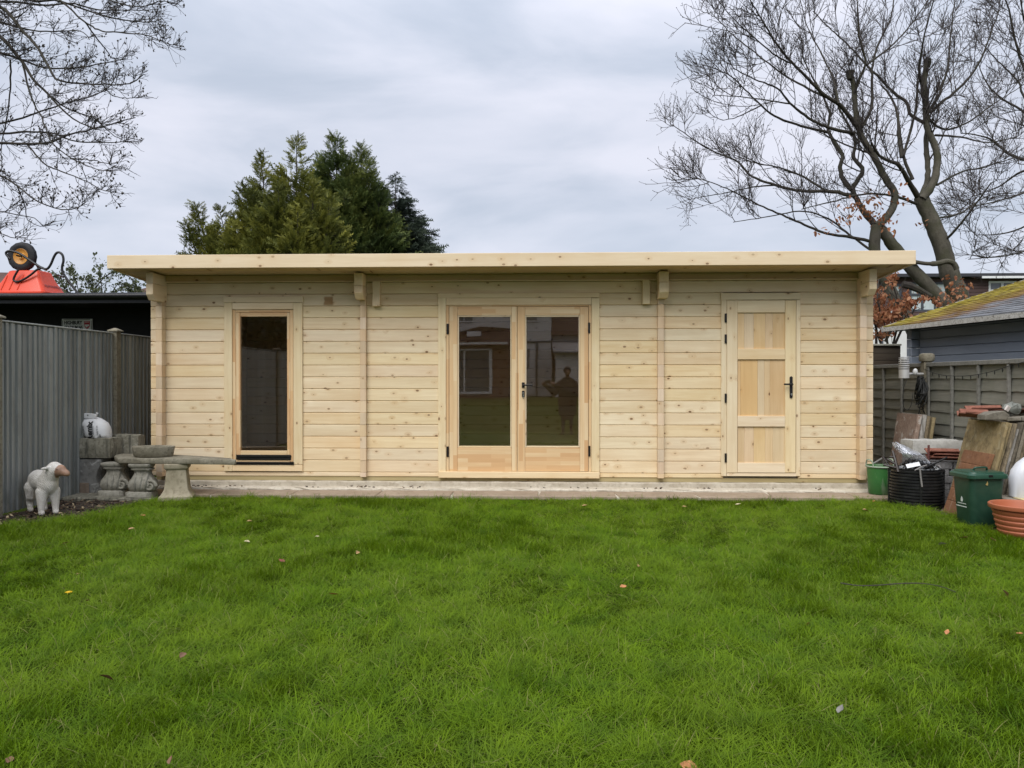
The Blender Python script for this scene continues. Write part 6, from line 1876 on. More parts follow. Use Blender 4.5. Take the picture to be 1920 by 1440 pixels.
def c2(pts): return [(1260 + x / 2.88, y / 2.88) for x, y in pts]
rngB = np.random.default_rng(5)
YB = 6.2
beech = [
 # trunks
 (c2([(1600, 1800), (1545, 1600), (1500, 1480), (1460, 1340), (1410, 1210), (1362, 1110), (1345, 1060)]), 22, 15, 0.3, 0.3),
 (c2([(1480, 1660), (1380, 1540), (1275, 1430), (1205, 1340), (1140, 1255), (1105, 1215)]), 15, 11, 0.0, 0.0),
 (c2([(1300, 1790), (1245, 1690), (1195, 1600), (1150, 1500), (1105, 1410), (1095, 1300), (1105, 1220)]), 13, 11, -0.3, -0.1),
 (c2([(1350, 1075), (1400, 1010), (1428, 930), (1432, 840), (1410, 760), (1378, 690), (1370, 560), (1362, 450), (1378, 330)]), 11, 7.0, 0.2, 0.4),
 (c2([(1110, 1220), (1185, 1140), (1203, 1045), (1155, 970), (1108, 880), (1062, 800), (1012, 710), (990, 600), (985, 490), (962, 392)]), 11, 6.5, -0.1, -0.4),
 (c2([(1345, 1060), (1378, 980), (1380, 880), (1372, 780), (1378, 705)]), 8, 6.5, 0.35, 0.6),
 # limbs
 (c2([(1325, 1060), (1272, 970), (1222, 890), (1130, 850), (1075, 770)]), 8, 3, 0.0, -1.0),
 (c2([(1100, 1220), (1042, 1150), (1000, 1080), (975, 1020), (1012, 960), (1030, 910), (980, 850), (990, 770), (960, 690), (905, 590), (870, 480)]), 9, 2, 0.1, 0.9),
 (c2([(970, 1025), (922, 970), (908, 900), (920, 840), (880, 770), (842, 700), (852, 620), (820, 530), (760, 420), (700, 300)]), 6.5, 1.6, 0.2, 1.4),
 (c2([(1012, 705), (955, 625), (900, 560), (830, 520), (740, 430), (650, 340), (560, 230), (480, 100), (410, -20)]), 7, 1.4, -0.3, -1.6),
 (c2([(1025, 685), (1072, 600), (1082, 520), (1080, 380), (1110, 250), (1180, 100), (1200, -30)]), 5, 1.6, -0.4, 0.4),
 (c2([(985, 720), (880, 700), (760, 650), (640, 560), (570, 480), (430, 420), (330, 370)]), 5.5, 1.3, -0.3, -1.2),
 (c2([(845, 715), (700, 680), (560, 630), (480, 570), (380, 470), (300, 400), (165, 350)]), 4.2, 1.1, 0.5, -0.4),
 (c2([(985, 1060), (880, 1035), (700, 1030), (560, 1000), (430, 950), (350, 870), (230, 820), (120, 755), (0, 672)]), 5.5, 1.1, 0.1, 0.9),
 (c2([(830, 1030), (700, 950), (560, 900), (450, 880), (330, 835)]), 3.4, 1.1, 0.3, 1.6),
 (c2([(1085, 1305), (960, 1280), (880, 1270), (800, 1250), (640, 1180), (500, 1120), (380, 1060), (260, 1000), (110, 960)]), 5, 1.0, -0.1, -1.4),
 (c2([(1065, 1345), (950, 1260), (840, 1180), (700, 1140), (520, 1170), (330, 1200)]), 3.4, 1.0, 0.4, 2.0),
 (c2([(1460, 1320), (1530, 1240), (1620, 1130), (1725, 985)]), 4, 1.8, 0.3, -0.6),
 (c2([(1320, 1100), (1240, 1070), (1150, 1050), (1020, 1050), (860, 1090), (700, 1130)]), 4.5, 1.2, 0.2, -1.0),
 (c2([(1360, 660), (1292, 620), (1270, 555), (1210, 512), (1105, 405), (1040, 340), (960, 250), (860, 160), (760, 60)]), 5, 1.3, 0.3, 1.2),
 (c2([(1395, 610), (1460, 550), (1525, 500), (1620, 400), (1685, 280), (1765, 60)]), 4.5, 1.4, 0.4, 0.2),
 (c2([(1385, 600), (1440, 520), (1462, 450), (1490, 370), (1500, 240), (1530, -10)]), 4.5, 1.5, 0.4, 1.4),
 (c2([(1420, 730), (1560, 740), (1700, 770), (1860, 740)]), 3.4, 1.2, 0.4, -0.7),
 (c2([(1385, 640), (1470, 700), (1600, 660), (1740, 560), (1880, 470)]), 3.4, 1.1, 0.5, 1.6),
 (c2([(985, 500), (1010, 430), (1045, 330), (1010, 190), (1000, -20)]), 4, 1.5, -0.4, -0.8),
 (c2([(1368, 520), (1335, 400), (1350, 260), (1380, 120), (1420, -20)]), 4, 1.5, 0.4, -0.6),
 (c2([(1050, 350), (1160, 270), (1250, 180), (1330, 80), (1400, -30)]), 3, 1.2, -0.5, 0.8),
 (c2([(1240, 850), (1225, 720), (1215, 610), (1180, 520), (1130, 460)]), 5, 2.5, -0.2, 0.5),
 (c2([(1300, 970), (1260, 880), (1240, 780), (1220, 640)]), 5, 3.0, 0.1, 0.2),
 (c2([(1250, 840), (1290, 700), (1320, 560), (1325, 440)]), 4, 2.8, 0.1, 0.5),
 (c2([(820, 520), (720, 470), (600, 400), (470, 300), (330, 190), (205, 60)]), 3.2, 1.0, -0.8, 0.6),
 (c2([(640, 340), (560, 300), (440, 200), (350, 120), (260, 15)]), 2.6, 1.0, -1.2, -2.0),
 (c2([(900, 560), (870, 420), (800, 280), (730, 140), (690, -10)]), 3.0, 1.0, -0.8, 0.2),
 (c2([(640, 560), (500, 540), (360, 520), (225, 515)]), 2.4, 0.9, -0.8, -1.8),
 (c2([(560, 1000), (440, 1010), (300, 1040), (120, 1070)]), 2.4, 0.9, 0.4, 1.4),
 (c2([(480, 570), (400, 610), (330, 640), (275, 650)]), 2.2, 0.9, 0.0, -0.6),
 (c2([(1430, 1000), (1560, 930), (1700, 900), (1850, 850)]), 3.2, 1.1, 0.2, 1.2),
 (c2([(1420, 1180), (1560, 1150), (1700, 1060), (1860, 1040)]), 3.0, 1.1, 0.3, 1.6),
]
b_root, b_tips = limb_tree('bare_beech', 'big bare beech tree with pollarded stubs behind the blue shed roof', tuple(at(1790, 700, YB)[:2]) + (0,), beech, YB, rngB, trunk_n=6, mats=(M['beech_bark'], M['twig']), dens=1.0, lens=(2.2, 0.9, 0.44), up=0.42, twigdens=(2.6, 8, 4), rtw=(0.0078, 0.0055, 0.0042))
# sawn stub tops
for (px, py), r_, dy_ in ((c2([(1379, 326)])[0], 0.085, 0.4), (c2([(961, 388)])[0], 0.085, -0.4)):
    p = at(px, py, YB + dy_)
    obj('sawn_stub', MB().lathe([(r_ * .6, -0.14), (r_ * .85, -0.05), (r_ * .85, 0.02), (0.01, 0.03)], 12, Matrix.Translation(p)), M['limb'], b_root, smooth=True)
# the thick horizontal crook across the right trunk
crook = [at(px, py, YB - 0.15) for px, py in ((1712, 490), (1735, 494), (1757, 494), (1775, 490), (1788, 494), (1794, 505))]
obj('branches', MB().tube(spline(crook, 5), [0.036] * 8 + [0.05] * 18, 9), M['beech_bark'], b_root, smooth=True)
brk = [at(px, py, YB - 0.5) for px, py in ((1692, 533), (1706, 536), (1722, 543), (1745, 556))]
obj('branches', MB().tube(brk, [0.06, 0.07, 0.06, 0.05], 8), M['limb'], b_root, smooth=True)

# second bare tree at the edge of the picture
far_r = [
 (c2([(2300, 1700), (2230, 1300), (2150, 1050), (2060, 930)]), 20, 12, 0.5, 0.5),
 (c2([(2060, 930), (1960, 880), (1900, 862), (1820, 830), (1700, 742), (1560, 720)]), 7, 1.2, 0.3, -0.6),
 (c2([(2080, 940), (2010, 800), (1950, 660), (1900, 602), (1780, 530), (1700, 450), (1650, 330)]), 6, 1.2, 0.4, 0.8),
 (c2([(2030, 830), (1990, 600), (1940, 430), (1900, 370), (1850, 200), (1820, 60), (1790, -30)]), 7, 1.8, 0.4, 0.0),
 (c2([(1960, 620), (1890, 500), (1870, 440), (1760, 330), (1680, 240)]), 4, 1.2, 0.4, 1.4),
 (c2([(1990, 900), (1880, 930), (1760, 1010), (1620, 1060)]), 4, 1.1, 0.3, 1.5),
 (c2([(2040, 960), (1900, 1040), (1740, 1090), (1560, 1130)]), 4, 1.1, 0.3, -1.2),
 (c2([(2100, 1050), (1940, 1200), (1800, 1260), (1640, 1270)]), 4, 1.1, 0.3, 0.8),
 (c2([(1960, 440), (1930, 250), (1900, 100), (1880, -30)]), 4, 1.4, 0.4, -0.9),
 (c2([(2120, 1160), (1960, 1330), (1800, 1380), (1600, 1400)]), 4, 1.0, 0.3, -0.6),
]
YF = 10.5
f_root, f_tips = limb_tree('bare_tree', 'bare tree cut off by the picture edge beyond the big beech', tuple(at(2300, 700, YF)[:2]) + (0,), far_r, YF, np.random.default_rng(8), trunk_n=1, mats=(M['beech_bark'], M['twig']), dens=0.62, lens=(2.8, 1.1, 0.55), up=0.3, twigdens=(3.2, 9, 5), rtw=(0.0095, 0.007, 0.0055))

# chestnut-like tree whose branches hang in from the side, with fat buds
def c1(pts): return [(x / 3.13, y / 3.13) for x, y in pts]
YC = 3.4
left = [
 ([(-520, 720), (-500, 400), (-470, 150), (-440, -80), (-420, -300)], 46, 28, 0.0, 0.0),
 ([(-440, 30), (-300, 20), (-150, 40), (-40, 55)] + c1([(10, 220), (130, 360), (200, 470), (290, 560), (420, 690), (560, 760)]), 14, 1.6, 0.0, -0.6),
 ([(-440, -60), (-250, -40), (-90, -10)] + c1([(0, 40), (130, 180), (230, 290), (290, 400), (340, 470), (480, 490), (600, 495), (760, 492), (838, 440)]), 11, 1.3, 0.0, -1.2),
 ([(-330, 25), (-150, 60)] + c1([(0, 310), (130, 352), (280, 400), (480, 395), (590, 375), (725, 345)]), 7, 1.3, 0.2, 0.6),
 ([(-460, 200), (-250, 240), (-100, 262)] + c1([(0, 840), (130, 842), (290, 838), (400, 790), (500, 770), (700, 715), (795, 690)]), 10, 1.3, 0.0, 0.4),
 ([(-250, 235), (-100, 250)] + c1([(0, 785), (120, 775), (300, 780), (450, 830), (640, 835), (755, 832)]), 6, 1.2, 0.1, 1.2),
 ([(-470, 300), (-200, 300), (-80, 310)] + c1([(0, 1030), (100, 1090), (200, 1170), (320, 1220), (430, 1228), (498, 1190)]), 7, 1.2, 0.0, -0.6),
 ([(-430, -120), (-200, -90), (0, -40)] + c1([(170, 0), (330, 2), (480, 50), (640, 100), (750, 122), (870, 130), (955, 108)]), 9, 1.3, 0.0, 0.6),
 (c1([(330, -20), (400, 40), (500, 130), (600, 182), (700, 190), (850, 205), (950, 242), (1015, 265)]), 3.2, 1.1, 0.4, -0.8),
 (c1([(500, 130), (580, 240), (630, 300), (662, 345), (735, 330)]), 2.2, 1.0, 0.0, 0.9),
 (c1([(160, 850), (260, 960), (350, 1000), (500, 1062), (590, 1110), (650, 1125)]), 2.6, 1.0, 0.2, -0.9),
 ([(-200, 380), (-60, 392)] + c1([(0, 1240), (100, 1262), (200, 1280), (255, 1332)]), 3.4, 1.0, 0.2, 0.5),
 ([(-180, 410), (-60, 430)] + c1([(0, 1370), (60, 1392), (155, 1395)]), 3, 1.0, 0.2, -0.5),
 ([(-260, 210), (-100, 235)] + c1([(0, 722), (100, 700), (250, 652), (400, 600), (550, 560), (650, 500), (682, 430)]), 5, 1.1, 0.2, 1.4),
 ([(-200, 10), (-60, 25)] + c1([(0, 128), (200, 180), (380, 182), (480, 182), (525, 232)]), 5, 1.1, 0.2, -0.8),
 ([(-300, -30), (-90, 0)] + c1([(0, 10), (120, 15), (250, 30), (420, 20), (560, 55), (700, 60), (850, 60), (930, 55)]), 6, 1.1, 0.3, 1.6),
 (c1([(130, 360), (180, 560), (250, 700), (300, 830), (420, 930), (560, 990), (680, 1010)]), 3, 1.0, -0.2, -1.4),
 (c1([(60, 350), (60, 520), (40, 700), (10, 840), (10, 1000)]), 2.6, 1.0, 0.1, 0.8),
 (c1([(290, 560), (400, 640), (560, 700), (660, 790), (740, 830)]), 2.4, 1.0, -0.4, 0.4),
 (c1([(100, 1090), (150, 1220), (160, 1290), (240, 1330)]), 2, 0.9, 0, .4),
 (c1([(420, 930), (540, 940), (640, 960), (700, 945)]), 2, 0.9, -1.0, -.4),
 (c1([(560, -30), (700, 20), (820, 40), (940, 10), (990, 10)]), 2.2, 1.0, 0.4, -0.4),
 (c1([(600, 495), (660, 560), (740, 575), (790, 572)]), 1.6, 0.9, -0.8, -0.6),
]
l_root, l_tips = limb_tree('budding_tree', 'bare tree with drooping budded branches hanging over the carport', (at(-520, 720, YC).x, YC, 0), left, YC, np.random.default_rng(21), trunk_n=1, mats=(M['beech_bark'], M['twig2']), dens=1.0, lens=(1.0, 0.38, 0.18), up=0.24, twigdens=(5.6, 6, 2), rtw=(0.0056, 0.0042, 0.0034), gx=(0.12, 0, 0.0))
# buds at the twig ends
def buds(tips, n, size, rng):
    k = rng.permutation(len(tips))[:n]; v, q = [], []
    for p in tips[k]:
        s = size * rng.uniform(0.6, 1.3)
        Mr = Euler((rng.normal(0, .5), rng.normal(0, .5), rng.uniform(0, 6.28))).to_matrix()
        ring = [(0, 0, -1.2), (0.8, 0, 0), (0, 0.8, 0), (-0.8, 0, 0), (0, -0.8, 0), (0, 0, 1.5)]
        b_ = len(v); v += [list(Vector(p) + Mr @ Vector(c) * s) for c in ring]
        q += [[b_ + i for i in f] for f in ((0, 2, 1), (0, 3, 2), (0, 4, 3), (0, 1, 4), (5, 1, 2), (5, 2, 3), (5, 3, 4), (5, 4, 1))]
    return mesh_np('buds', v, tris=q, smooth=True)
rb_ = np.random.default_rng(3)
put('buds', buds(l_tips, 1500, 0.017, rb_), plain('dark_bud', (0.040, 0.032, 0.022), 0.6, 0.3, bstr=0), l_root, kind='stuff')
put('buds', buds(b_tips, 9000, 0.009, rb_), M['twig'], b_root, kind='stuff')

# ------------------------------------------------------------------ russet beech leaves
def leaf_cloud(name, centers, size, mat, parent, rng, kind='stuff'):
    n = len(centers)
    q3 = np.array([(-0.5, 0, 0), (-0.18, 0.27, 0.05), (0.28, 0.22, 0.03), (0.55, 0, -0.06), (0.28, -0.22, 0.03), (-0.18, -0.27, 0.05)])
    v = np.empty((n, 6, 3))
    for i in range(n):
        Mr = np.array(Euler((rng.normal(0, 0.9), rng.normal(0.5, 0.8), rng.uniform(0, 6.28))).to_matrix())
        v[i] = centers[i] + (q3 * size * rng.uniform(0.6, 1.25)) @ Mr.T
    b_ = np.arange(n)[:, None] * 6
    quads = np.concatenate([b_ + np.array([0, 1, 2, 3]), b_ + np.array([0, 3, 4, 5])])
    return put(name, mesh_np(name, v, quads, smooth=False), mat, parent, kind=kind)
def m_leaf(name, cols, tl=0.3):
    m = NT(name); v = m.n('NewGeometry').outputs['Position']
    w_ = m.n('TexWhiteNoise', {0: m.n('VectorMath', {0: m.n('VectorMath', {0: v, 1: (18, 18, 18)}, operation='MULTIPLY').outputs[0]}, operation='FLOOR').outputs[0]}).outputs[0]
    col = m.ramp(w_, [(i / (len(cols) - 1), c) for i, c in enumerate(cols)])
    p = m.n('BsdfPrincipled', {'Base Color': col, 'Roughness': 0.6, 'Specular IOR Level': 0.3}); t = m.n('BsdfTranslucent', {'Color': col})
    x = m.n('MixShader', {0: tl, 1: p.outputs[0], 2: t.outputs[0]}); m.t.links.new(x.outputs[0], m.out.inputs[0]); return m.m
M['russet'] = m_leaf('russet_leaf', [(0.155, 0.048, 0.022), (0.26, 0.095, 0.042), (0.36, 0.16, 0.075), (0.44, 0.23, 0.12)])
rl = np.random.default_rng(14)
YS = 3.7
sap = thing('copper_beech', 'young beech keeping its russet leaves between the cabin corner and the blue shed', 'tree', tuple(at(1668, 700, YS)[:2]) + (0,))
stems = [[(1668, 720), (1665, 650), (1655, 600), (1645, 560), (1648, 520)], [(1668, 700), (1676, 640), (1690, 590), (1700, 560)], [(1668, 680), (1650, 640), (1638, 600), (1630, 570)], [(1672, 660), (1690, 620), (1712, 585), (1718, 565)], [(1660, 640), (1680, 600), (1682, 560), (1670, 525)]]
tubes, cl = [], []
for s in stems:
    Q, ln = resample(np.array([list(p) for p in spline([at(px, py, YS + rl.normal(0, .15)) for px, py in s], 4)]), 14)
    tubes.append(tubes_np(Q[None], np.linspace(0.022, 0.008, 14)[None], 6))
    C1, R1 = spawn(Q[None], np.full((1, 14), 0.012), 9, 0.25, 0.6, (0.5, 1.1), 0.2, 5, 0.5, 0.005, rl, t0=0.3)
    tubes.append(tubes_np(C1, R1, 4))
v, q = join_np(tubes); put('stem', mesh_np('stem', v, q, smooth=True), M['limb'], sap)
for px, py, sx_, sy_, n in ((1652, 590, 9, 12, 230), (1668, 598, 14, 8, 170), (1688, 578, 12, 8, 120), (1673, 522, 6, 8, 75), (1700, 570, 9, 6, 70), (1712, 567, 5, 4, 30), (1650, 560, 7, 10, 90), (1642, 545, 4, 8, 40), (1662, 628, 12, 3, 26), (1700, 553, 5, 4, 20), (1734, 560, 6, 4, 26), (1756, 566, 5, 4, 28), (1648, 630, 8, 5, 22)):
    for i in range(int(n * 1.25)):
        cl.append(list(at(px + rl.normal(0, sx_), py + rl.normal(0, sy_), YS + rl.normal(0, 0.22))))
leaf_cloud('foliage', np.array(cl), 0.072, M['russet'], sap, rl)
# scattered dead leaves still on the big beech
cl = []
for px, py, sx_, sy_, n in ((1605, 385, 14, 9, 46), (1640, 400, 14, 10, 40), (1660, 420, 10, 7, 24), (1585, 412, 12, 6, 22), (1630, 372, 14, 6, 20), (1545, 437, 16, 4, 14), (1800, 540, 16, 10, 46), (1785, 560, 10, 10, 40), (1690, 380, 10, 24, 16), (1735, 422, 6, 4, 6), (1790, 560, 20, 14, 20)):
    for i in range(n):
        cl.append(list(at(px + rl.normal(0, sx_), py + rl.normal(0, sy_), YB - 0.5 + rl.normal(0, 0.3))))
leaf_cloud('dead_leaves', np.array(cl), 0.085, M['russet'], b_root, rl)

# ------------------------------------------------------------------ conifers behind the roof
def m_conifer(name, lo, mid, hi):
    m = NT(name); v = m.n('NewGeometry').outputs['Position']
    a = m.noise(v, 1.6, 4, 0.6); b = m.noise(v, 7, 3, 0.6)
    rnd = m.n('Attribute', attribute_name='rnd').outputs['Fac']; tip = m.n('Attribute', attribute_name='tip').outputs['Fac']
    t = m.math('ADD', m.math('MULTIPLY', m.rng(a, 0.35, 0.65), 0.45), m.math('ADD', m.math('MULTIPLY', rnd, 0.30), m.math('MULTIPLY', tip, 0.25)))
    col = m.ramp(t, [(0.1, lo), (0.5, mid), (0.95, hi)])
    p = m.n('BsdfPrincipled', {'Base Color': col, 'Roughness': 0.6, 'Specular IOR Level': 0.25}); tr = m.n('BsdfTranslucent', {'Color': col})
    x = m.n('MixShader', {0: 0.25, 1: p.outputs[0], 2: tr.outputs[0]}); m.t.links.new(x.outputs[0], m.out.inputs[0]); return m.m
def fronds(O, D, S, L_, rng, blades=7, flat=0.35):
    """feather sprays: origin O, direction D, side S (n,3), length L (n)"""
    n = len(O); N_ = unit(np.cross(D, S))
    vs, tr, rn, tp = [], [], [], []
    ts = np.linspace(0.08, 0.95, blades)
    base = 0
    rr_ = rng.uniform(0, 1, n)
    def tri(a, b, c, t):
        nonlocal base
        vs.append(np.stack([a, b, c], 1).reshape(-1, 3))
        tr.append(base + np.arange(n * 3).reshape(n, 3)); base += n * 3
        rn.append(np.repeat(rr_, 3)); tp.append(np.full(n * 3, t))
    Lc = L_[:, None]
    tri(O - S * Lc * 0.035, O + S * Lc * 0.035, O + D * Lc * 1.06 - N_ * Lc * 0.05, 0.9)
    for k, t in enumerate(ts):
        for sg in (-1, 1):
            bl_ = (0.42 * (1 - t * 0.65)) * rng.uniform(0.75, 1.2, (n, 1))
            root = O + D * Lc * t
            tipp = root + (D * 0.75 + S * sg * 0.75 + N_ * rng.normal(0, flat, (n, 1))) * Lc * bl_
            wv_ = D * Lc * 0.075
            tri(root - wv_, root + wv_, tipp, 0.3 + 0.7 * t)
    return np.concatenate(vs), np.concatenate(tr), np.concatenate(rn), np.concatenate(tp)
def conifer(name, label, spires, yc, rng, mat, base, slope=0.42, low=1.2, dens=1.0, droop=False, lean=(0, 0)):
    root = thing(name, label, 'tree', base, 'conifers behind the cabin roof')
    O, D, S, Ls = [], [], [], []
    tubes = []
    for (px, py, dy_, grow, rmax, bend) in spires:
        top = np.array(at(px, py, yc + dy_))
        H = top[2] - low
        axis_bot = np.array([base[0] + (top[0] - base[0]) * 0.55, base[1] + (top[1] - base[1]) * 0.6, low])
        tubes.append(tubes_np(np.stack([axis_bot + (top - axis_bot) * t for t in np.linspace(0, 1, 10)])[None], np.linspace(0.05, 0.004, 10)[None], 6))
        nb = int(H * 68 * dens)
        hs_ = rng.uniform(0, 1, nb) ** 1.15 * H
        for h in hs_:
            rad = min(rmax, 0.06 + 1.15 * grow * h * h / (h + 0.25)) * rng.uniform(0.55, 1.12)
            a = rng.uniform(0, 2 * np.pi)
            o = top + (axis_bot - top) * (h / H)
            if droop: d = np.array([math.cos(a), math.sin(a), 0.12 + rng.normal(0, .1)])
            else: d = np.array([math.cos(a), math.sin(a), rng.uniform(0.30, 0.85)])
            d[0] += bend * 0.12
            d = d / np.linalg.norm(d)
            start = o - np.array([0, 0, rad * (0.0 if droop else 0.45)])
            end = start + d * rad
            if rad > 0.3: tubes.append(tubes_np(np.stack([start, start + d * rad * .5, end])[None], np.array([[0.012, 0.008, 0.004]]), 3))
            nf = max(3, int(rad * 26))
            for _ in range(nf):
                t = rng.uniform(0.25, 1.0) ** 0.6
                p = start + d * rad * t + rng.normal(0, 0.035, 3)
                dirr = d * 1.0 + rng.normal(0, 0.27, 3); dirr[2] += (-0.25 if droop else 0.15)
                dirr /= np.linalg.norm(dirr)
                sd = np.cross(dirr, rng.normal(0, 1, 3)); sd /= np.linalg.norm(sd)
                O.append(p); D.append(dirr); S.append(sd); Ls.append(rng.uniform(0.12, 0.30) * min(1.0, 0.42 + 0.7 * h))
        # the leader
        for k in range(12):
            p = top - np.array([0, 0, 0.06 * k]); dirr = np.array([rng.normal(0, .45), rng.normal(0, .45), 1.0]); dirr /= np.linalg.norm(dirr)
            sd = np.cross(dirr, rng.normal(0, 1, 3)); sd /= np.linalg.norm(sd)
            O.append(p); D.append(dirr); S.append(sd); Ls.append(rng.uniform(0.05, 0.11))
    v, t, rn, tp = fronds(np.array(O), np.array(D), np.array(S), np.array(Ls), rng, blades=6)
    me = mesh_np('foliage', v, tris=t)
    for nm, data in (('rnd', rn), ('tip', tp)):
        a_ = me.attributes.new(nm, 'FLOAT', 'POINT'); a_.data.foreach_set('value', data.astype(np.float32))
    print(name, 'fronds', len(O), 'tris', len(t))
    v2, q2 = join_np(tubes)
    put('trunk', mesh_np('trunk', np.concatenate([v2, tubes_np(np.array([[[base[0], base[1], 0.0], [base[0], base[1], 1.0], [base[0], base[1], low + 1.2]]]), np.array([[0.2, 0.17, 0.12]]), 8)[0]]), np.concatenate([q2, tubes_np(np.array([[[base[0], base[1], 0.0], [base[0], base[1], 1.0], [base[0], base[1], low + 1.2]]]), np.array([[0.2, 0.17, 0.12]]), 8)[1] + len(v2)]), smooth=True), M['limb'], root)
    put('foliage', me, mat, root, kind='stuff')
def cc(x, y): return (320 + x / 3.69, 250 + y / 3.69)
M['con1'] = m_conifer('golden_green_conifer', (0.024, 0.034, 0.010), (0.115, 0.130, 0.026), (0.285, 0.275, 0.046))
M['con2'] = m_conifer('deep_green_conifer', (0.015, 0.027, 0.010), (0.064, 0.092, 0.024), (0.175, 0.195, 0.044))
M['con3'] = m_conifer('blue_green_spruce', (0.014, 0.022, 0.016), (0.036, 0.052, 0.036), (0.075, 0.095, 0.062))
Y1 = 5.2
sp1 = [(*cc(870, 35), 0.0, 0.42, 1.25, 0), (*cc(625, 150), 0.2, 0.34, 1.0, -.4), (*cc(500, 355), -0.1, 0.40, 1.0, -.5), (*cc(335, 515), 0.1, 0.42, 0.8, -.6), (*cc(172, 490), 0.3, 0.30, 0.45, -.5), (*cc(740, 330), -0.5, 0.46, 1.1, 0), (*cc(990, 330), -0.4, 0.44, 1.0, .3), (*cc(1100, 430), -0.5, 0.42, 0.8, .4), (*cc(100, 610), 0.1, 0.30, 0.30, -.5), (*cc(600, 560), -0.7, 0.5, 0.9, -.2), (*cc(880, 520), -0.9, 0.5, 0.9, 0), (*cc(430, 570), -0.2, 0.5, 0.7, -.2), (*cc(270, 660), 0.0, 0.5, 0.5, -.3), (*cc(560, 400), -0.3, 0.42, 0.8, 0)]
conifer('conifer_tree', 'broad golden-green conifer with feathery leaders behind the cabin roof', sp1, Y1, np.random.default_rng(31), M['con1'], (at(560, 700, Y1).x, Y1, 0), low=1.6, dens=0.95)
Y2 = 6.2
sp2 = [(*cc(1140, 10), 0.0, 0.40, 1.1, 0), (*cc(1045, 150), 0.2, 0.40, 0.9, -.2), (*cc(1320, 85), 0.1, 0.40, 1.1, .2), (*cc(1375, 195), -0.2, 0.42, 1.0, .3), (*cc(1240, 160), -0.3, 0.45, 1.0, 0), (*cc(1450, 350), -0.2, 0.46, 0.9, .4), (*cc(1200, 400), -0.7, 0.5, 0.9, 0)]
conifer('conifer_tree', 'taller deep green conifer in the middle of the group behind the roof', sp2, Y2, np.random.default_rng(32), M['con2'], (at(655, 700, Y2).x, Y2, 0), low=1.6, dens=1.0)
Y3 = 7.0
sp3 = [(*cc(1555, 290), 0.0, 0.52, 1.3, .2), (*cc(1640, 470), -0.2, 0.55, 1.0, .4), (*cc(1500, 380), 0.2, 0.5, 1.0, 0)]
conifer('conifer_tree', 'dark blue-green spruce with drooping branches beside the deep green conifer', sp3, Y3, np.random.default_rng(33), M['con3'], (at(735, 700, Y3).x, Y3, 0), low=1.6, dens=1.0, droop=True)

# ------------------------------------------------------------------ wispy shrub behind the carport
ry = np.random.default_rng(41)
YW = 5.4
shr = thing('wispy_shrub', 'thin arching shrub with small pale leaves behind the carport roof', 'shrub', tuple(at(190, 700, YW)[:2]) + (0,))
tubes, cl = [], []
for s in ([(150, 640), (170, 560), (195, 520), (222, 510), (250, 525), (262, 548)], [(160, 640), (150, 560), (140, 520), (132, 508)], [(200, 640), (192, 550), (188, 515), (186, 502)], [(180, 640), (205, 560), (225, 530), (245, 540)], [(150, 640), (132, 560), (118, 535), (104, 515)], [(190, 640), (178, 560), (172, 535), (158, 520)], [(210, 640), (230, 570), (252, 545), (272, 556)]):
    Q, ln = resample(np.array([list(p) for p in spline([at(px, py, YW + ry.normal(0, .12)) for px, py in s], 4)]), 16)
    tubes.append(tubes_np(Q[None], np.linspace(0.016, 0.006, 16)[None], 5))
    C1, R1 = spawn(Q[None], np.full((1, 16), 0.008), 16, 0.2, 0.55, (0.4, 1.0), -0.05, 5, 0.6, 0.005, ry, t0=0.3)
    tubes.append(tubes_np(C1, R1, 3))
    for P in list(C1) + [Q[6:]]:
        for p in P:
            for _ in range(3): cl.append(p + ry.normal(0, 0.035, 3))
v, q = join_np(tubes); put('stem', mesh_np('stem', v, q, smooth=True), M['limb'], shr)
M['paleleaf'] = m_leaf('pale_grey_green_leaf', [(0.10, 0.12, 0.05), (0.15, 0.175, 0.09), (0.20, 0.22, 0.13)])
leaf_cloud('foliage', np.array(cl), 0.062, M['paleleaf'], shr, ry)
# ================================================================== BUILDINGS FARTHER OFF
M['render'] = plain('white_render', (0.62, 0.62, 0.60), 0.8, 0.05, scale=2, bstr=0.2)
M['clad'] = wood('purple_brown_cladding', (0.060, 0.034, 0.030), (0.105, 0.062, 0.055), 'x', 0.0, rough=0.7)
M['greyframe'] = plain('dark_grey_frame', (0.055, 0.062, 0.075), 0.5, 0.1)
M['whiteframe'] = plain('white_frame', (0.70, 0.71, 0.70), 0.4, 0.04)
M['curtain'] = plain('pale_curtain', (0.46, 0.52, 0.52), 0.7, 0.12, scale=3)
M['darkroof'] = plain('dark_roof', (0.035, 0.036, 0.042), 0.7, 0.2)
M['rooftile'] = stone('brown_roof_tile', (0.075, 0.042, 0.034), (0.115, 0.066, 0.052), (0.05, 0.03, 0.026), scale=3, bstr=0.5)
M['brick'] = stone('red_brown_brick', (0.15, 0.075, 0.05), (0.22, 0.115, 0.078), (0.10, 0.055, 0.04), scale=6, bstr=0.5)
def far_glass():
    m = NT('far_window_glass')
    return m.done((0.10, 0.11, 0.12), 0.04, spec=0.6)
M['farglass'] = far_glass()
HY = 27.0
def hz(py, px=1780): return at(px, py, HY).z
def hx(px): return at(px, 600, HY).x
hs = thing('terraced_house', 'purple-brown timber-clad house with white lower walls behind the beech trunks', 'house', (hx(1780), HY, 0))
xa, xb = hx(1560), hx(2080)
ztop, zmid = hz(521), hz(604)
def boards(x0, x1, z0, z1):
    mb = MB(); z = z0
    while z < z1 - 0.02:
        zz = min(z + 0.15, z1)
        mb.prism([(HY, z), (HY, zz), (HY - 0.012, zz), (HY - 0.034, z + 0.004), (HY - 0.03, z)], 'x', x0, x1); z += 0.15
    return mb
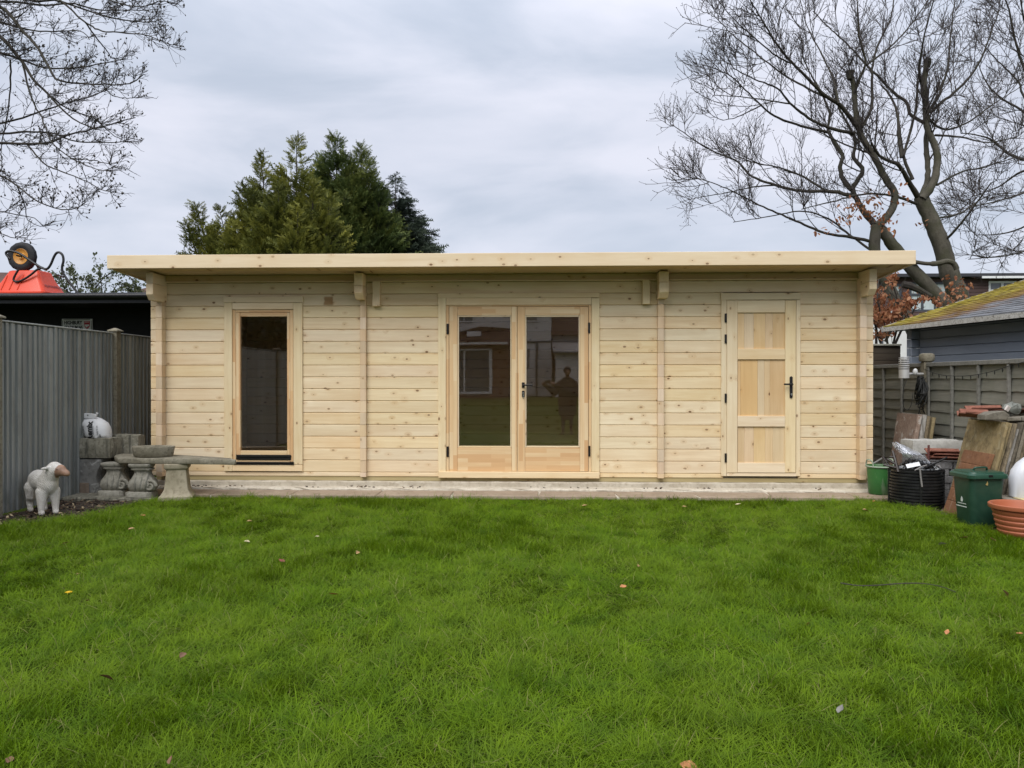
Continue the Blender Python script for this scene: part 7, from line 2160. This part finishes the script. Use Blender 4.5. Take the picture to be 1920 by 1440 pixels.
wins = [(1666, 1690, 532, 592), (1705, 1778, 529, 584), (1853, 1905, 527.5, 560)]
xs = [xa]
for a, b, _, _ in wins: xs += [hx(a), hx(b)]
xs.append(xb)
segs = [(xs[0], xs[1], zmid, ztop), (xs[2], xs[3], zmid, ztop), (xs[4], xs[5], zmid, ztop), (xs[6], xs[7], zmid, ztop)]
for i, (a, b, t, bt) in enumerate(wins):
    segs += [(xs[1 + 2 * i], xs[2 + 2 * i], zmid, hz(bt)), (xs[1 + 2 * i], xs[2 + 2 * i], hz(t), ztop)]
mb = MB()
for s_ in segs:
    if s_[3] - s_[2] > 0.03 and s_[1] > s_[0]:
        q_ = boards(*s_); mb.add(q_.v, q_.f)
obj('cladding', mb, M['clad'], hs)
obj('wall', MB().box(xa, xb, HY + 0.3, HY + 8, 0, ztop), M['render'], hs)
obj('lower_wall', MB().box(xa, xb, HY - 0.05, HY + 0.25, 0, zmid - 0.002), M['render'], hs)
obj('roof', MB().box(xa - .3, xb, HY - 0.45, HY + 8.4, ztop + 0.002, hz(515)), M['darkroof'], hs)
obj('fascia', MB().box(hx(1830), xb, HY - 0.48, HY - 0.452, hz(524.5), hz(520.5)), M['whiteframe'], hs)
for i, (a, b, t, bt) in enumerate(wins):
    fm = M['whiteframe'] if i == 2 else M['greyframe']
    x0, x1, z0, z1 = hx(a), hx(b), hz(bt), hz(t)
    f_ = 0.09
    mb = MB().box(x0, x1, HY - .02, HY + .08, z0, z0 + f_).box(x0, x1, HY - .02, HY + .08, z1 - f_, z1).box(x0, x0 + f_, HY - .021, HY + .079, z0 + f_, z1 - f_).box(x1 - f_, x1, HY - .021, HY + .079, z0 + f_, z1 - f_)
    nx_ = (1, 3, 2)[i]
    for k in range(1, nx_ + 0 if nx_ > 1 else 1):
        xm = x0 + (x1 - x0) * k / nx_; mb.box(xm - .05, xm + .05, HY - .019, HY + .078, z0 + f_, z1 - f_)
    zm = z0 + (z1 - z0) * (0.58 if i != 2 else 0.45)
    mb.box(x0 + f_, x1 - f_, HY - .018, HY + .077, zm - .05, zm + .05)
    win = obj('window', mb, fm, hs)
    obj('pane', MB().box(x0 + f_, x1 - f_, HY + .03, HY + .04, z0 + f_, z1 - f_), M['curtain'] if i < 2 else M['farglass'], win)
obj('drainpipe', MB().tube([(hx(1652), HY - .1, 0), (hx(1652), HY - .1, ztop)], 0.06, 8), M['greyframe'], hs)

# roof of a house beyond the carport
YN = 17.0
rA, rB, rC = at(205, 552, YN), at(281, 552, YN), at(288, 526, YN)
nb = thing('hipped_house', 'house with a dark hipped roof showing between carport and cabin', 'house', (rA.x + 4, YN + 4, 0))
x0, x1 = rA.x, rA.x + 10; ze = at(240, 556, YN).z; zr_ = ze + 1.9
vs = [(x0, YN, ze), (x1, YN, ze), (x1, YN + 8, ze), (x0, YN + 8, ze), (x0 + 4, YN + 4, zr_), (x1 - 4, YN + 4, zr_), (x0, YN, ze - .12), (x1, YN, ze - .12), (x1, YN + 8, ze - .12), (x0, YN + 8, ze - .12)]
obj('roof', MB().add(vs, [(0, 1, 5, 4), (1, 2, 5), (2, 3, 4, 5), (3, 0, 4), (6, 7, 1, 0), (7, 8, 2, 1), (8, 9, 3, 2), (9, 6, 0, 3), (6, 9, 8, 7)]), M['rooftile'], nb)
obj('wall', MB().box(x0 + .4, x1 - .4, YN + .4, YN + 7.6, 0, ze - .122), M['brick'], nb)
YM = 20.0
a_ = at(-30, 520, YM)
nb2 = thing('tiled_house', 'house with a brown tiled roof just visible left of the wheelbarrow', 'house', (a_.x - 4, YM + 3, 0))
ze2 = at(0, 552, YM).z; xr_ = at(17, 540, YM).x
vs = [(xr_ - 10, YM, ze2), (xr_, YM, ze2), (xr_, YM + 7, ze2), (xr_ - 10, YM + 7, ze2), (xr_ - 10, YM + 3.5, ze2 + 1.5), (xr_ - 1.6, YM + 3.5, at(0, 512, YM + 3.5).z)]
obj('roof', MB().add(vs, [(0, 1, 5, 4), (1, 2, 5), (2, 3, 4, 5), (3, 0, 4), (0, 3, 2, 1)]), M['rooftile'], nb2)
obj('wall', MB().box(xr_ - 9.7, xr_ - .3, YM + .3, YM + 6.7, 0, ze2 - .002), M['brick'], nb2)

# ================================================================== BEHIND THE CAMERA, seen in the panes: the house the garden belongs to
MY = 31.0                                                   # how far behind the cabin front the mirrored house would stand
def rx(px): return at(px, 700, MY).x
def rz(py): return at(985, py, MY).z
GY = -MY
hw = thing('white_house', 'white rendered house with brown-roofed extension, mirrored in the double door glass', 'house', (0, GY, 0.45))
g0_ = 0.40
def bk(name, px0, px1, py0, py1, y0, y1, mat, parent=hw, bevel=0):
    return obj(name, MB().box(rx(px0), rx(px1), GY - y1, GY - y0, rz(py1) if py1 else g0_, rz(py0)), mat, parent, bevel=bevel)
bk('wall', 700, 1034, 500, None, 0.0, 7.0, M['render'])
obj('roof', MB().prism([(GY + .4, rz(500)), (GY - 3.5, rz(430)), (GY - 7.4, rz(500))], 'x', rx(690), rx(1040)), M['rooftile'], hw)
bk('upper_window', 852, 888, 560, 604, -0.06, 0.05, M['whiteframe']); bk('pane', 854, 868, 562, 601, -0.075, -0.062, M['farglass']); bk('pane', 871, 886, 562, 601, -0.075, -0.062, M['farglass'])
bk('upper_window', 985, 1010, 560, 603, -0.06, 0.05, M['whiteframe']); bk('pane', 987, 1007, 562, 600, -0.075, -0.062, M['farglass'])
bk('string_course', 957, 1034, 639, 642, -0.05, 0.0, M['greyframe'])
bk('drainpipe', 1005.5, 1008.5, 642, None, -0.12, -0.002, M['greyframe'])
bk('patio_door', 987, 1003, 648, 738, -0.05, 0.0, M['whiteframe']); bk('pane', 989, 993, 654, 690, -0.065, -0.052, M['farglass'])
# extension
bk('extension_wall', 800, 956, 652, None, -3.0, -0.01, M['brick'])
eY = GY + 3.0
vs = [(rx(790), eY + .3, rz(653)), (rx(959), eY + .3, rz(653)), (rx(959), GY + .01, rz(616)), (rx(900), GY + .01, rz(611)), (rx(790), GY + .01, rz(640)), (rx(790), GY + .01, rz(653)), (rx(959), GY + .01, rz(653))]
obj('extension_roof', MB().add(vs, [(0, 1, 2, 3, 4), (0, 4, 5), (1, 6, 2), (0, 5, 6, 1)]), M['rooftile'], hw)
obj('skylight', MB().box(rx(882), rx(906), eY - 1.6, eY - 1.0, rz(634), rz(625)), M['whiteframe'], hw)
bk('gutter', 795, 957, 648, 651.5, -3.42, -3.31, M['whiteframe'])
for a, b in ((865, 869), (880, 883), (924, 929)): bk('patio_frame', a, b, 661, 737, -3.06, -3.0, M['whiteframe'])
bk('patio_frame', 865, 929, 659, 662, -3.07, -3.0, M['whiteframe']); bk('patio_frame', 865, 929, 733, 737, -3.07, -3.0, M['whiteframe'])
bk('pane', 869, 924, 662, 733, -3.02, -3.001, M['farglass'])
# next door on the other side
nh = thing('garage_house', 'neighbouring house with brown roof and pale garage, mirrored in the right door pane', 'house', (rx(1065), GY, 0.45))
bk('wall', 1037, 1150, 622, None, 2.0, 8.0, M['render'], nh)
obj('roof', MB().prism([(GY - 1.6, rz(624)), (GY - 5, rz(560)), (GY - 8.4, rz(624))], 'x', rx(1036), rx(1155)), M['rooftile'], nh)
bk('garage_wall', 1040, 1150, 664, None, -2.0, 1.9, M['render'], nh)
obj('garage_roof', MB().prism([(GY + 2.3, rz(665)), (GY + 2.3, rz(662)), (GY - 1.8, rz(636)), (GY - 1.8, rz(640))], 'x', rx(1036), rx(1155)), plain('grey_slate', (0.16, 0.165, 0.175), 0.6), nh)
# tall evergreen hedge along the lawn behind the side fence
rh = np.random.default_rng(51)
n = 24000
P = np.stack([rh.uniform(-7.4, -5.6, n), rh.uniform(-15.5, -3.6, n), rh.uniform(0.2, 1, n)], 1)
P[:, 2] = P[:, 2] ** 0.7 * (4.3 + 0.5 * np.sin(P[:, 1] * 1.7)) 
hg = thing('evergreen_hedge', 'tall dark evergreen hedge beyond the board fence, mirrored in the narrow window', 'hedge', (-6.5, -8, 0))
leaf_cloud('foliage', P, 0.15, m_leaf('dark_hedge_leaf', [(0.010, 0.018, 0.008), (0.022, 0.035, 0.014), (0.035, 0.05, 0.02)], 0.1), hg, rh)
obj('stem', MB().box(-6.9, -6.1, -15.3, -3.8, 0, 3.9), plain('hedge_core', (0.012, 0.014, 0.008), 0.9), hg)  # solid dark filler box, added so nothing shows through between the leaves

# ------------------------------------------------------------------ the person taking the photograph, just behind the camera
ppx, ppy = 0.62, -9.18
mb = MB()
def pc(p0, p1, r0, r1): cap(p0, p1, r0, r1)
B_ = Vector((ppx, ppy, 0))
def b3(x, y, z): return B_ + Vector((x, y, z))
S_ = 0.90                                                    # the scene's metres run a little long
mb_person = mb
# torso, legs, arms (one continuous figure)
mb.ell(b3(0, 0, 1.20 * S_), (0.215 * S_, 0.15 * S_, 0.24 * S_)); mb.ell(b3(0, 0, 1.06 * S_), (0.235 * S_, 0.15 * S_, 0.24 * S_)); mb.ell(b3(0, 0, 0.86 * S_), (0.25 * S_, 0.16 * S_, 0.24 * S_)); mb.ell(b3(0, 0, 0.66 * S_), (0.24 * S_, 0.16 * S_, 0.26 * S_))
for s in (-1, 1): pc(b3(s * 0.04, 0, 1.44 * S_), b3(s * 0.18 * S_, 0, 1.33 * S_), 0.075 * S_, 0.085 * S_)
for s in (-1, 1):
    pc(b3(s * 0.09 * S_, 0, 0.9 * S_), b3(s * 0.10 * S_, 0.02, 0.48 * S_), 0.092 * S_, 0.06 * S_); pc(b3(s * 0.10 * S_, 0.02, 0.48 * S_), b3(s * 0.105 * S_, 0, 0.09 * S_), 0.058 * S_, 0.042 * S_)
    pc(b3(s * 0.105 * S_, 0, 0.05 * S_), b3(s * 0.12 * S_, 0.15 * S_, 0.035 * S_), 0.045 * S_, 0.035 * S_)
pc(b3(0, 0.005, 1.40 * S_), b3(0, 0.012, 1.52 * S_), 0.058 * S_, 0.055 * S_)
phone = Vector((0.16, -8.86, 1.24))
hand_l = phone + Vector((-0.10, -0.035, -0.03)); hand_r = phone + Vector((0.10, -0.035, -0.03))
el_l = b3(-0.30, 0.04, 1.10 * S_); el_r = b3(0.20, 0.10, 1.06 * S_)
pc(b3(-0.19 * S_, 0, 1.32 * S_), el_l, 0.095 * S_, 0.09 * S_); pc(el_l, hand_l, 0.088 * S_, 0.042 * S_)
pc(b3(0.19 * S_, 0, 1.32 * S_), el_r, 0.095 * S_, 0.09 * S_); pc(el_r, hand_r, 0.088 * S_, 0.042 * S_)
# head with nose, chin and ears
hc = b3(0, 0.03, 1.645 * S_)
mb.ell(hc, (0.075 * S_, 0.095 * S_, 0.112 * S_)); mb.ell(hc + Vector((0, 0.03, -0.07)) * S_, (0.052 * S_, 0.06 * S_, 0.05 * S_))
mb.ell(hc + Vector((0, 0.10, -0.015)) * S_, (0.014 * S_, 0.02 * S_, 0.024 * S_))
for s in (-1, 1): mb.ell(hc + Vector((s * 0.077, 0, -0.01)) * S_, (0.012 * S_, 0.02 * S_, 0.032 * S_))
for hand, s in ((hand_l, 1), (hand_r, -1)):
    mb.ell(hand, (0.035, 0.022, 0.042))
    for k in range(4):
        p0 = hand + Vector((s * 0.012, 0.012, 0.03 - 0.02 * k)); pc(p0, p0 + Vector((s * 0.035, 0.022, 0.004)), 0.0085, 0.008); pc(p0 + Vector((s * 0.035, 0.022, 0.004)), p0 + Vector((s * (0.06 - 0.004 * k), 0.012, 0.0)), 0.008, 0.007)
    pc(hand + Vector((0, -0.012, 0.02)), hand + Vector((s * 0.045, -0.015, 0.055)), 0.010, 0.0085)
me = blob(mb, 0.0095, 5)
M['coat'] = plain('dark_brown_coat', (0.045, 0.028, 0.022), 0.8, 0.2)
M['skin'] = plain('skin', (0.30, 0.17, 0.12), 0.55, 0.06)
per = put('person', me, [M['coat'], M['skin'], plain('dark_trousers', (0.022, 0.022, 0.026), 0.8, 0.2)])
pw = WL[per.name]
for p in per.data.polygons:
    c = pw + p.center
    if (c - hc).length < 0.135 or min((c - hand_l).length, (c - hand_r).length) < 0.075: p.material_index = 1
    elif c.z < 0.46 * S_: p.material_index = 2
tag(per, 'person in a dark brown coat holding up a phone, mirrored in the door glass', 'person')
hair = MB().ell(hc + Vector((0, -0.018, 0.03)) * S_, (0.098 * S_, 0.105 * S_, 0.115 * S_))
obj('hair', hair, plain('dark_hair', (0.02, 0.014, 0.01), 0.6, 0.2), per, smooth=True)
for s in (-1, 1): obj('eye', MB().ell(hc + Vector((s * 0.03, 0.086, 0.015)) * S_, (0.011, 0.008, 0.008)), M['black'], per, smooth=True)
mesh_thing('phone', MB().box(-0.075, 0.075, -0.004, 0.004, -0.036, 0.036, Matrix.Translation(phone)), M['black'], 'dark phone held up by the person reflected in the door glass', 'phone', bevel=0.003)

# ================================================================== THINGS LYING ON THE LAWN
def lawn_leaf(px, py, size, mat, label, group='dead leaves lying on the lawn'):
    p = ground(px, py, 0.058)
    a = random.uniform(0, 6.28)
    n = 9; out_ = []
    for i in range(n):
        t = i / (n - 1); wv_ = 0.30 * math.sin(math.pi * min(1, t * 1.04)) ** 0.8 * (1 - 0.25 * t)
        out_.append((t - 0.5, wv_))
    vs, fs = [], []
    curl = random.uniform(0.1, 0.45); bend = random.uniform(-0.25, 0.35)
    for t, wv_ in out_:
        for s, l in ((-1, 1), (-0.5, .35), (0, 0), (0.5, .35), (1, 1)):
            vs.append(Vector((t, s * wv_ * (1 + random.uniform(-.15, .15)), curl * l * wv_ * 1.6 + bend * t * t)))
    for i in range(n - 1):
        for k in range(4): fs.append((i * 5 + k, i * 5 + k + 1, i * 5 + 6 + k, i * 5 + 5 + k))
    m0 = len(vs)
    vs += [v - Vector((0, 0, 0.02)) for v in vs]
    fs += [tuple(q + m0 for q in f[::-1]) for f in fs]
    Mr = Matrix.Translation(p) @ Euler((random.gauss(0, .3), random.gauss(0, .3), a)).to_matrix().to_4x4() @ Matrix.Scale(size, 4)
    o = obj('fallen_leaf', MB().add([Mr @ v for v in vs], fs), mat, smooth=True)
    return tag(o, label, 'leaf', group)
LF = {k: plain('leaf_' + k, c, 0.6, 0.25, scale=40, bstr=0.2) for k, c in (('tan', (0.42, 0.27, 0.12)), ('orange', (0.45, 0.19, 0.07)), ('red', (0.20, 0.055, 0.04)), ('brown', (0.16, 0.085, 0.045)), ('pale', (0.52, 0.45, 0.28)), ('grey', (0.19, 0.18, 0.16)))}
for px, py, s, k, lb in (
 (625, 1114, 0.045, 'orange', 'orange dead leaf lying on the lawn below the narrow window'),
 (1168, 1100, 0.050, 'orange', 'orange dead leaf on the lawn below the double doors'),
 (528, 1051, 0.050, 'red', 'dark red leaf lying on the lawn in front of the carved bench'),
 (343, 1228, 0.045, 'brown', 'brown upright leaf in the grass nearest the lower left corner but one'),
 (200, 1270, 0.055, 'brown', 'large brown leaf in the grass at lower left'),
 (122, 1018, 0.055, 'tan', 'tan dead leaf on the lawn just below the lamb statue'),
 (165, 1126, 0.035, 'tan', 'small tan leaf beside the yellow dandelion'),
 (147, 1076, 0.032, 'tan', 'tiny tan leaf above the yellow dandelion'),
 (468, 977, 0.055, 'tan', 'tan leaf on the lawn below the bench slab tip'),
 (246, 991, 0.050, 'tan', 'tan leaf at the lawn edge below the stone block'),
 (463, 1016, 0.050, 'pale', 'pale curled leaf on the lawn left of centre'),
 (595, 1006, 0.035, 'pale', 'small pale leaf on the lawn below the window'),
 (671, 1036, 0.045, 'tan', 'tan leaf on the lawn under the first crossing log'),
 (268, 966, 0.045, 'orange', 'orange leaf at the lawn edge by the stone slab'),
 (1096, 948, 0.050, 'tan', 'tan leaf on the lawn close to the threshold'),
 (1283, 950, 0.040, 'tan', 'tan leaf on the lawn below the second crossing log'),
 (1384, 945, 0.050, 'pale', 'pale leaf on the lawn before the boarded door'),
 (1541, 949, 0.055, 'tan', 'tan leaf on the lawn below the cabin end'),
 (1623, 957, 0.055, 'tan', 'tan leaf on the lawn below the green trug'),
 (1638, 940, 0.045, 'orange', 'orange leaf at the foot of the green trug'),
 (1806, 1008, 0.060, 'red', 'red leaf on the lawn below the green caddy'),
 (1767, 1020, 0.055, 'grey', 'grey leaf on the lawn left of the terracotta pot'),
 (1862, 1012, 0.050, 'tan', 'tan leaf beside the base of the terracotta pot'),
 (1514, 1170, 0.040, 'tan', 'tan leaf on the lawn below the boarded door'),
 (1576, 1330, 0.040, 'grey', 'grey leaf sunk in the grass near the lower right'),
 (1290, 1435, 0.055, 'orange', 'orange leaf at the bottom edge of the lawn'),
 (1885, 1113, 0.050, 'brown', 'dark brown leaf on the lawn below the terracotta pot'),
 (1776, 1185, 0.035, 'orange', 'small orange leaf in the grass at the right of the stick'),
 (1912, 1188, 0.040, 'orange', 'orange leaf at the right edge of the lawn'),
 (1198, 1061, 0.040, 'tan', 'faded tan leaf above the orange leaf below the doors'),
 (18, 1425, 0.040, 'brown', 'brown leaf in the lower left corner'),
 (320, 1425, 0.030, 'brown', 'tiny brown leaf at the bottom edge of the lawn')):
    lawn_leaf(px, py, s * 1.15, LF[k], lb)
p = ground(129, 1111, 0.075)
fl = thing('dandelion', 'single yellow dandelion flower in the lawn', 'flower', (p.x, p.y, 0.02))
obj('stalk', MB().tube([(p.x, p.y, 0.01), (p.x, p.y, p.z)], 0.0018, 5), M['turf'], fl)
mb = MB()
for i in range(26):
    a = i * 2.4; r_ = 0.004 + 0.016 * (i / 26); e_ = Vector((p.x + r_ * math.cos(a), p.y + r_ * math.sin(a), p.z + 0.008 - 0.006 * i / 26))
    mb.tube([Vector((p.x, p.y, p.z)), e_], [0.002, 0.003], 4)
obj('flower_head', mb, plain('dandelion_yellow', (0.75, 0.50, 0.02), 0.6, 0.05), fl)
stk = [ground(px, py, 0.075) for px, py in ((1576, 1093), (1610, 1098), (1650, 1097), (1690, 1094), (1730, 1094), (1765, 1100), (1792, 1110))]
mesh_thing('stick', MB().tube(spline(stk, 5), [0.0035] * 20 + [0.0025] * 11, 6), M['twig'], 'long thin dark stick lying in the grass at the right', 'stick', smooth=True)
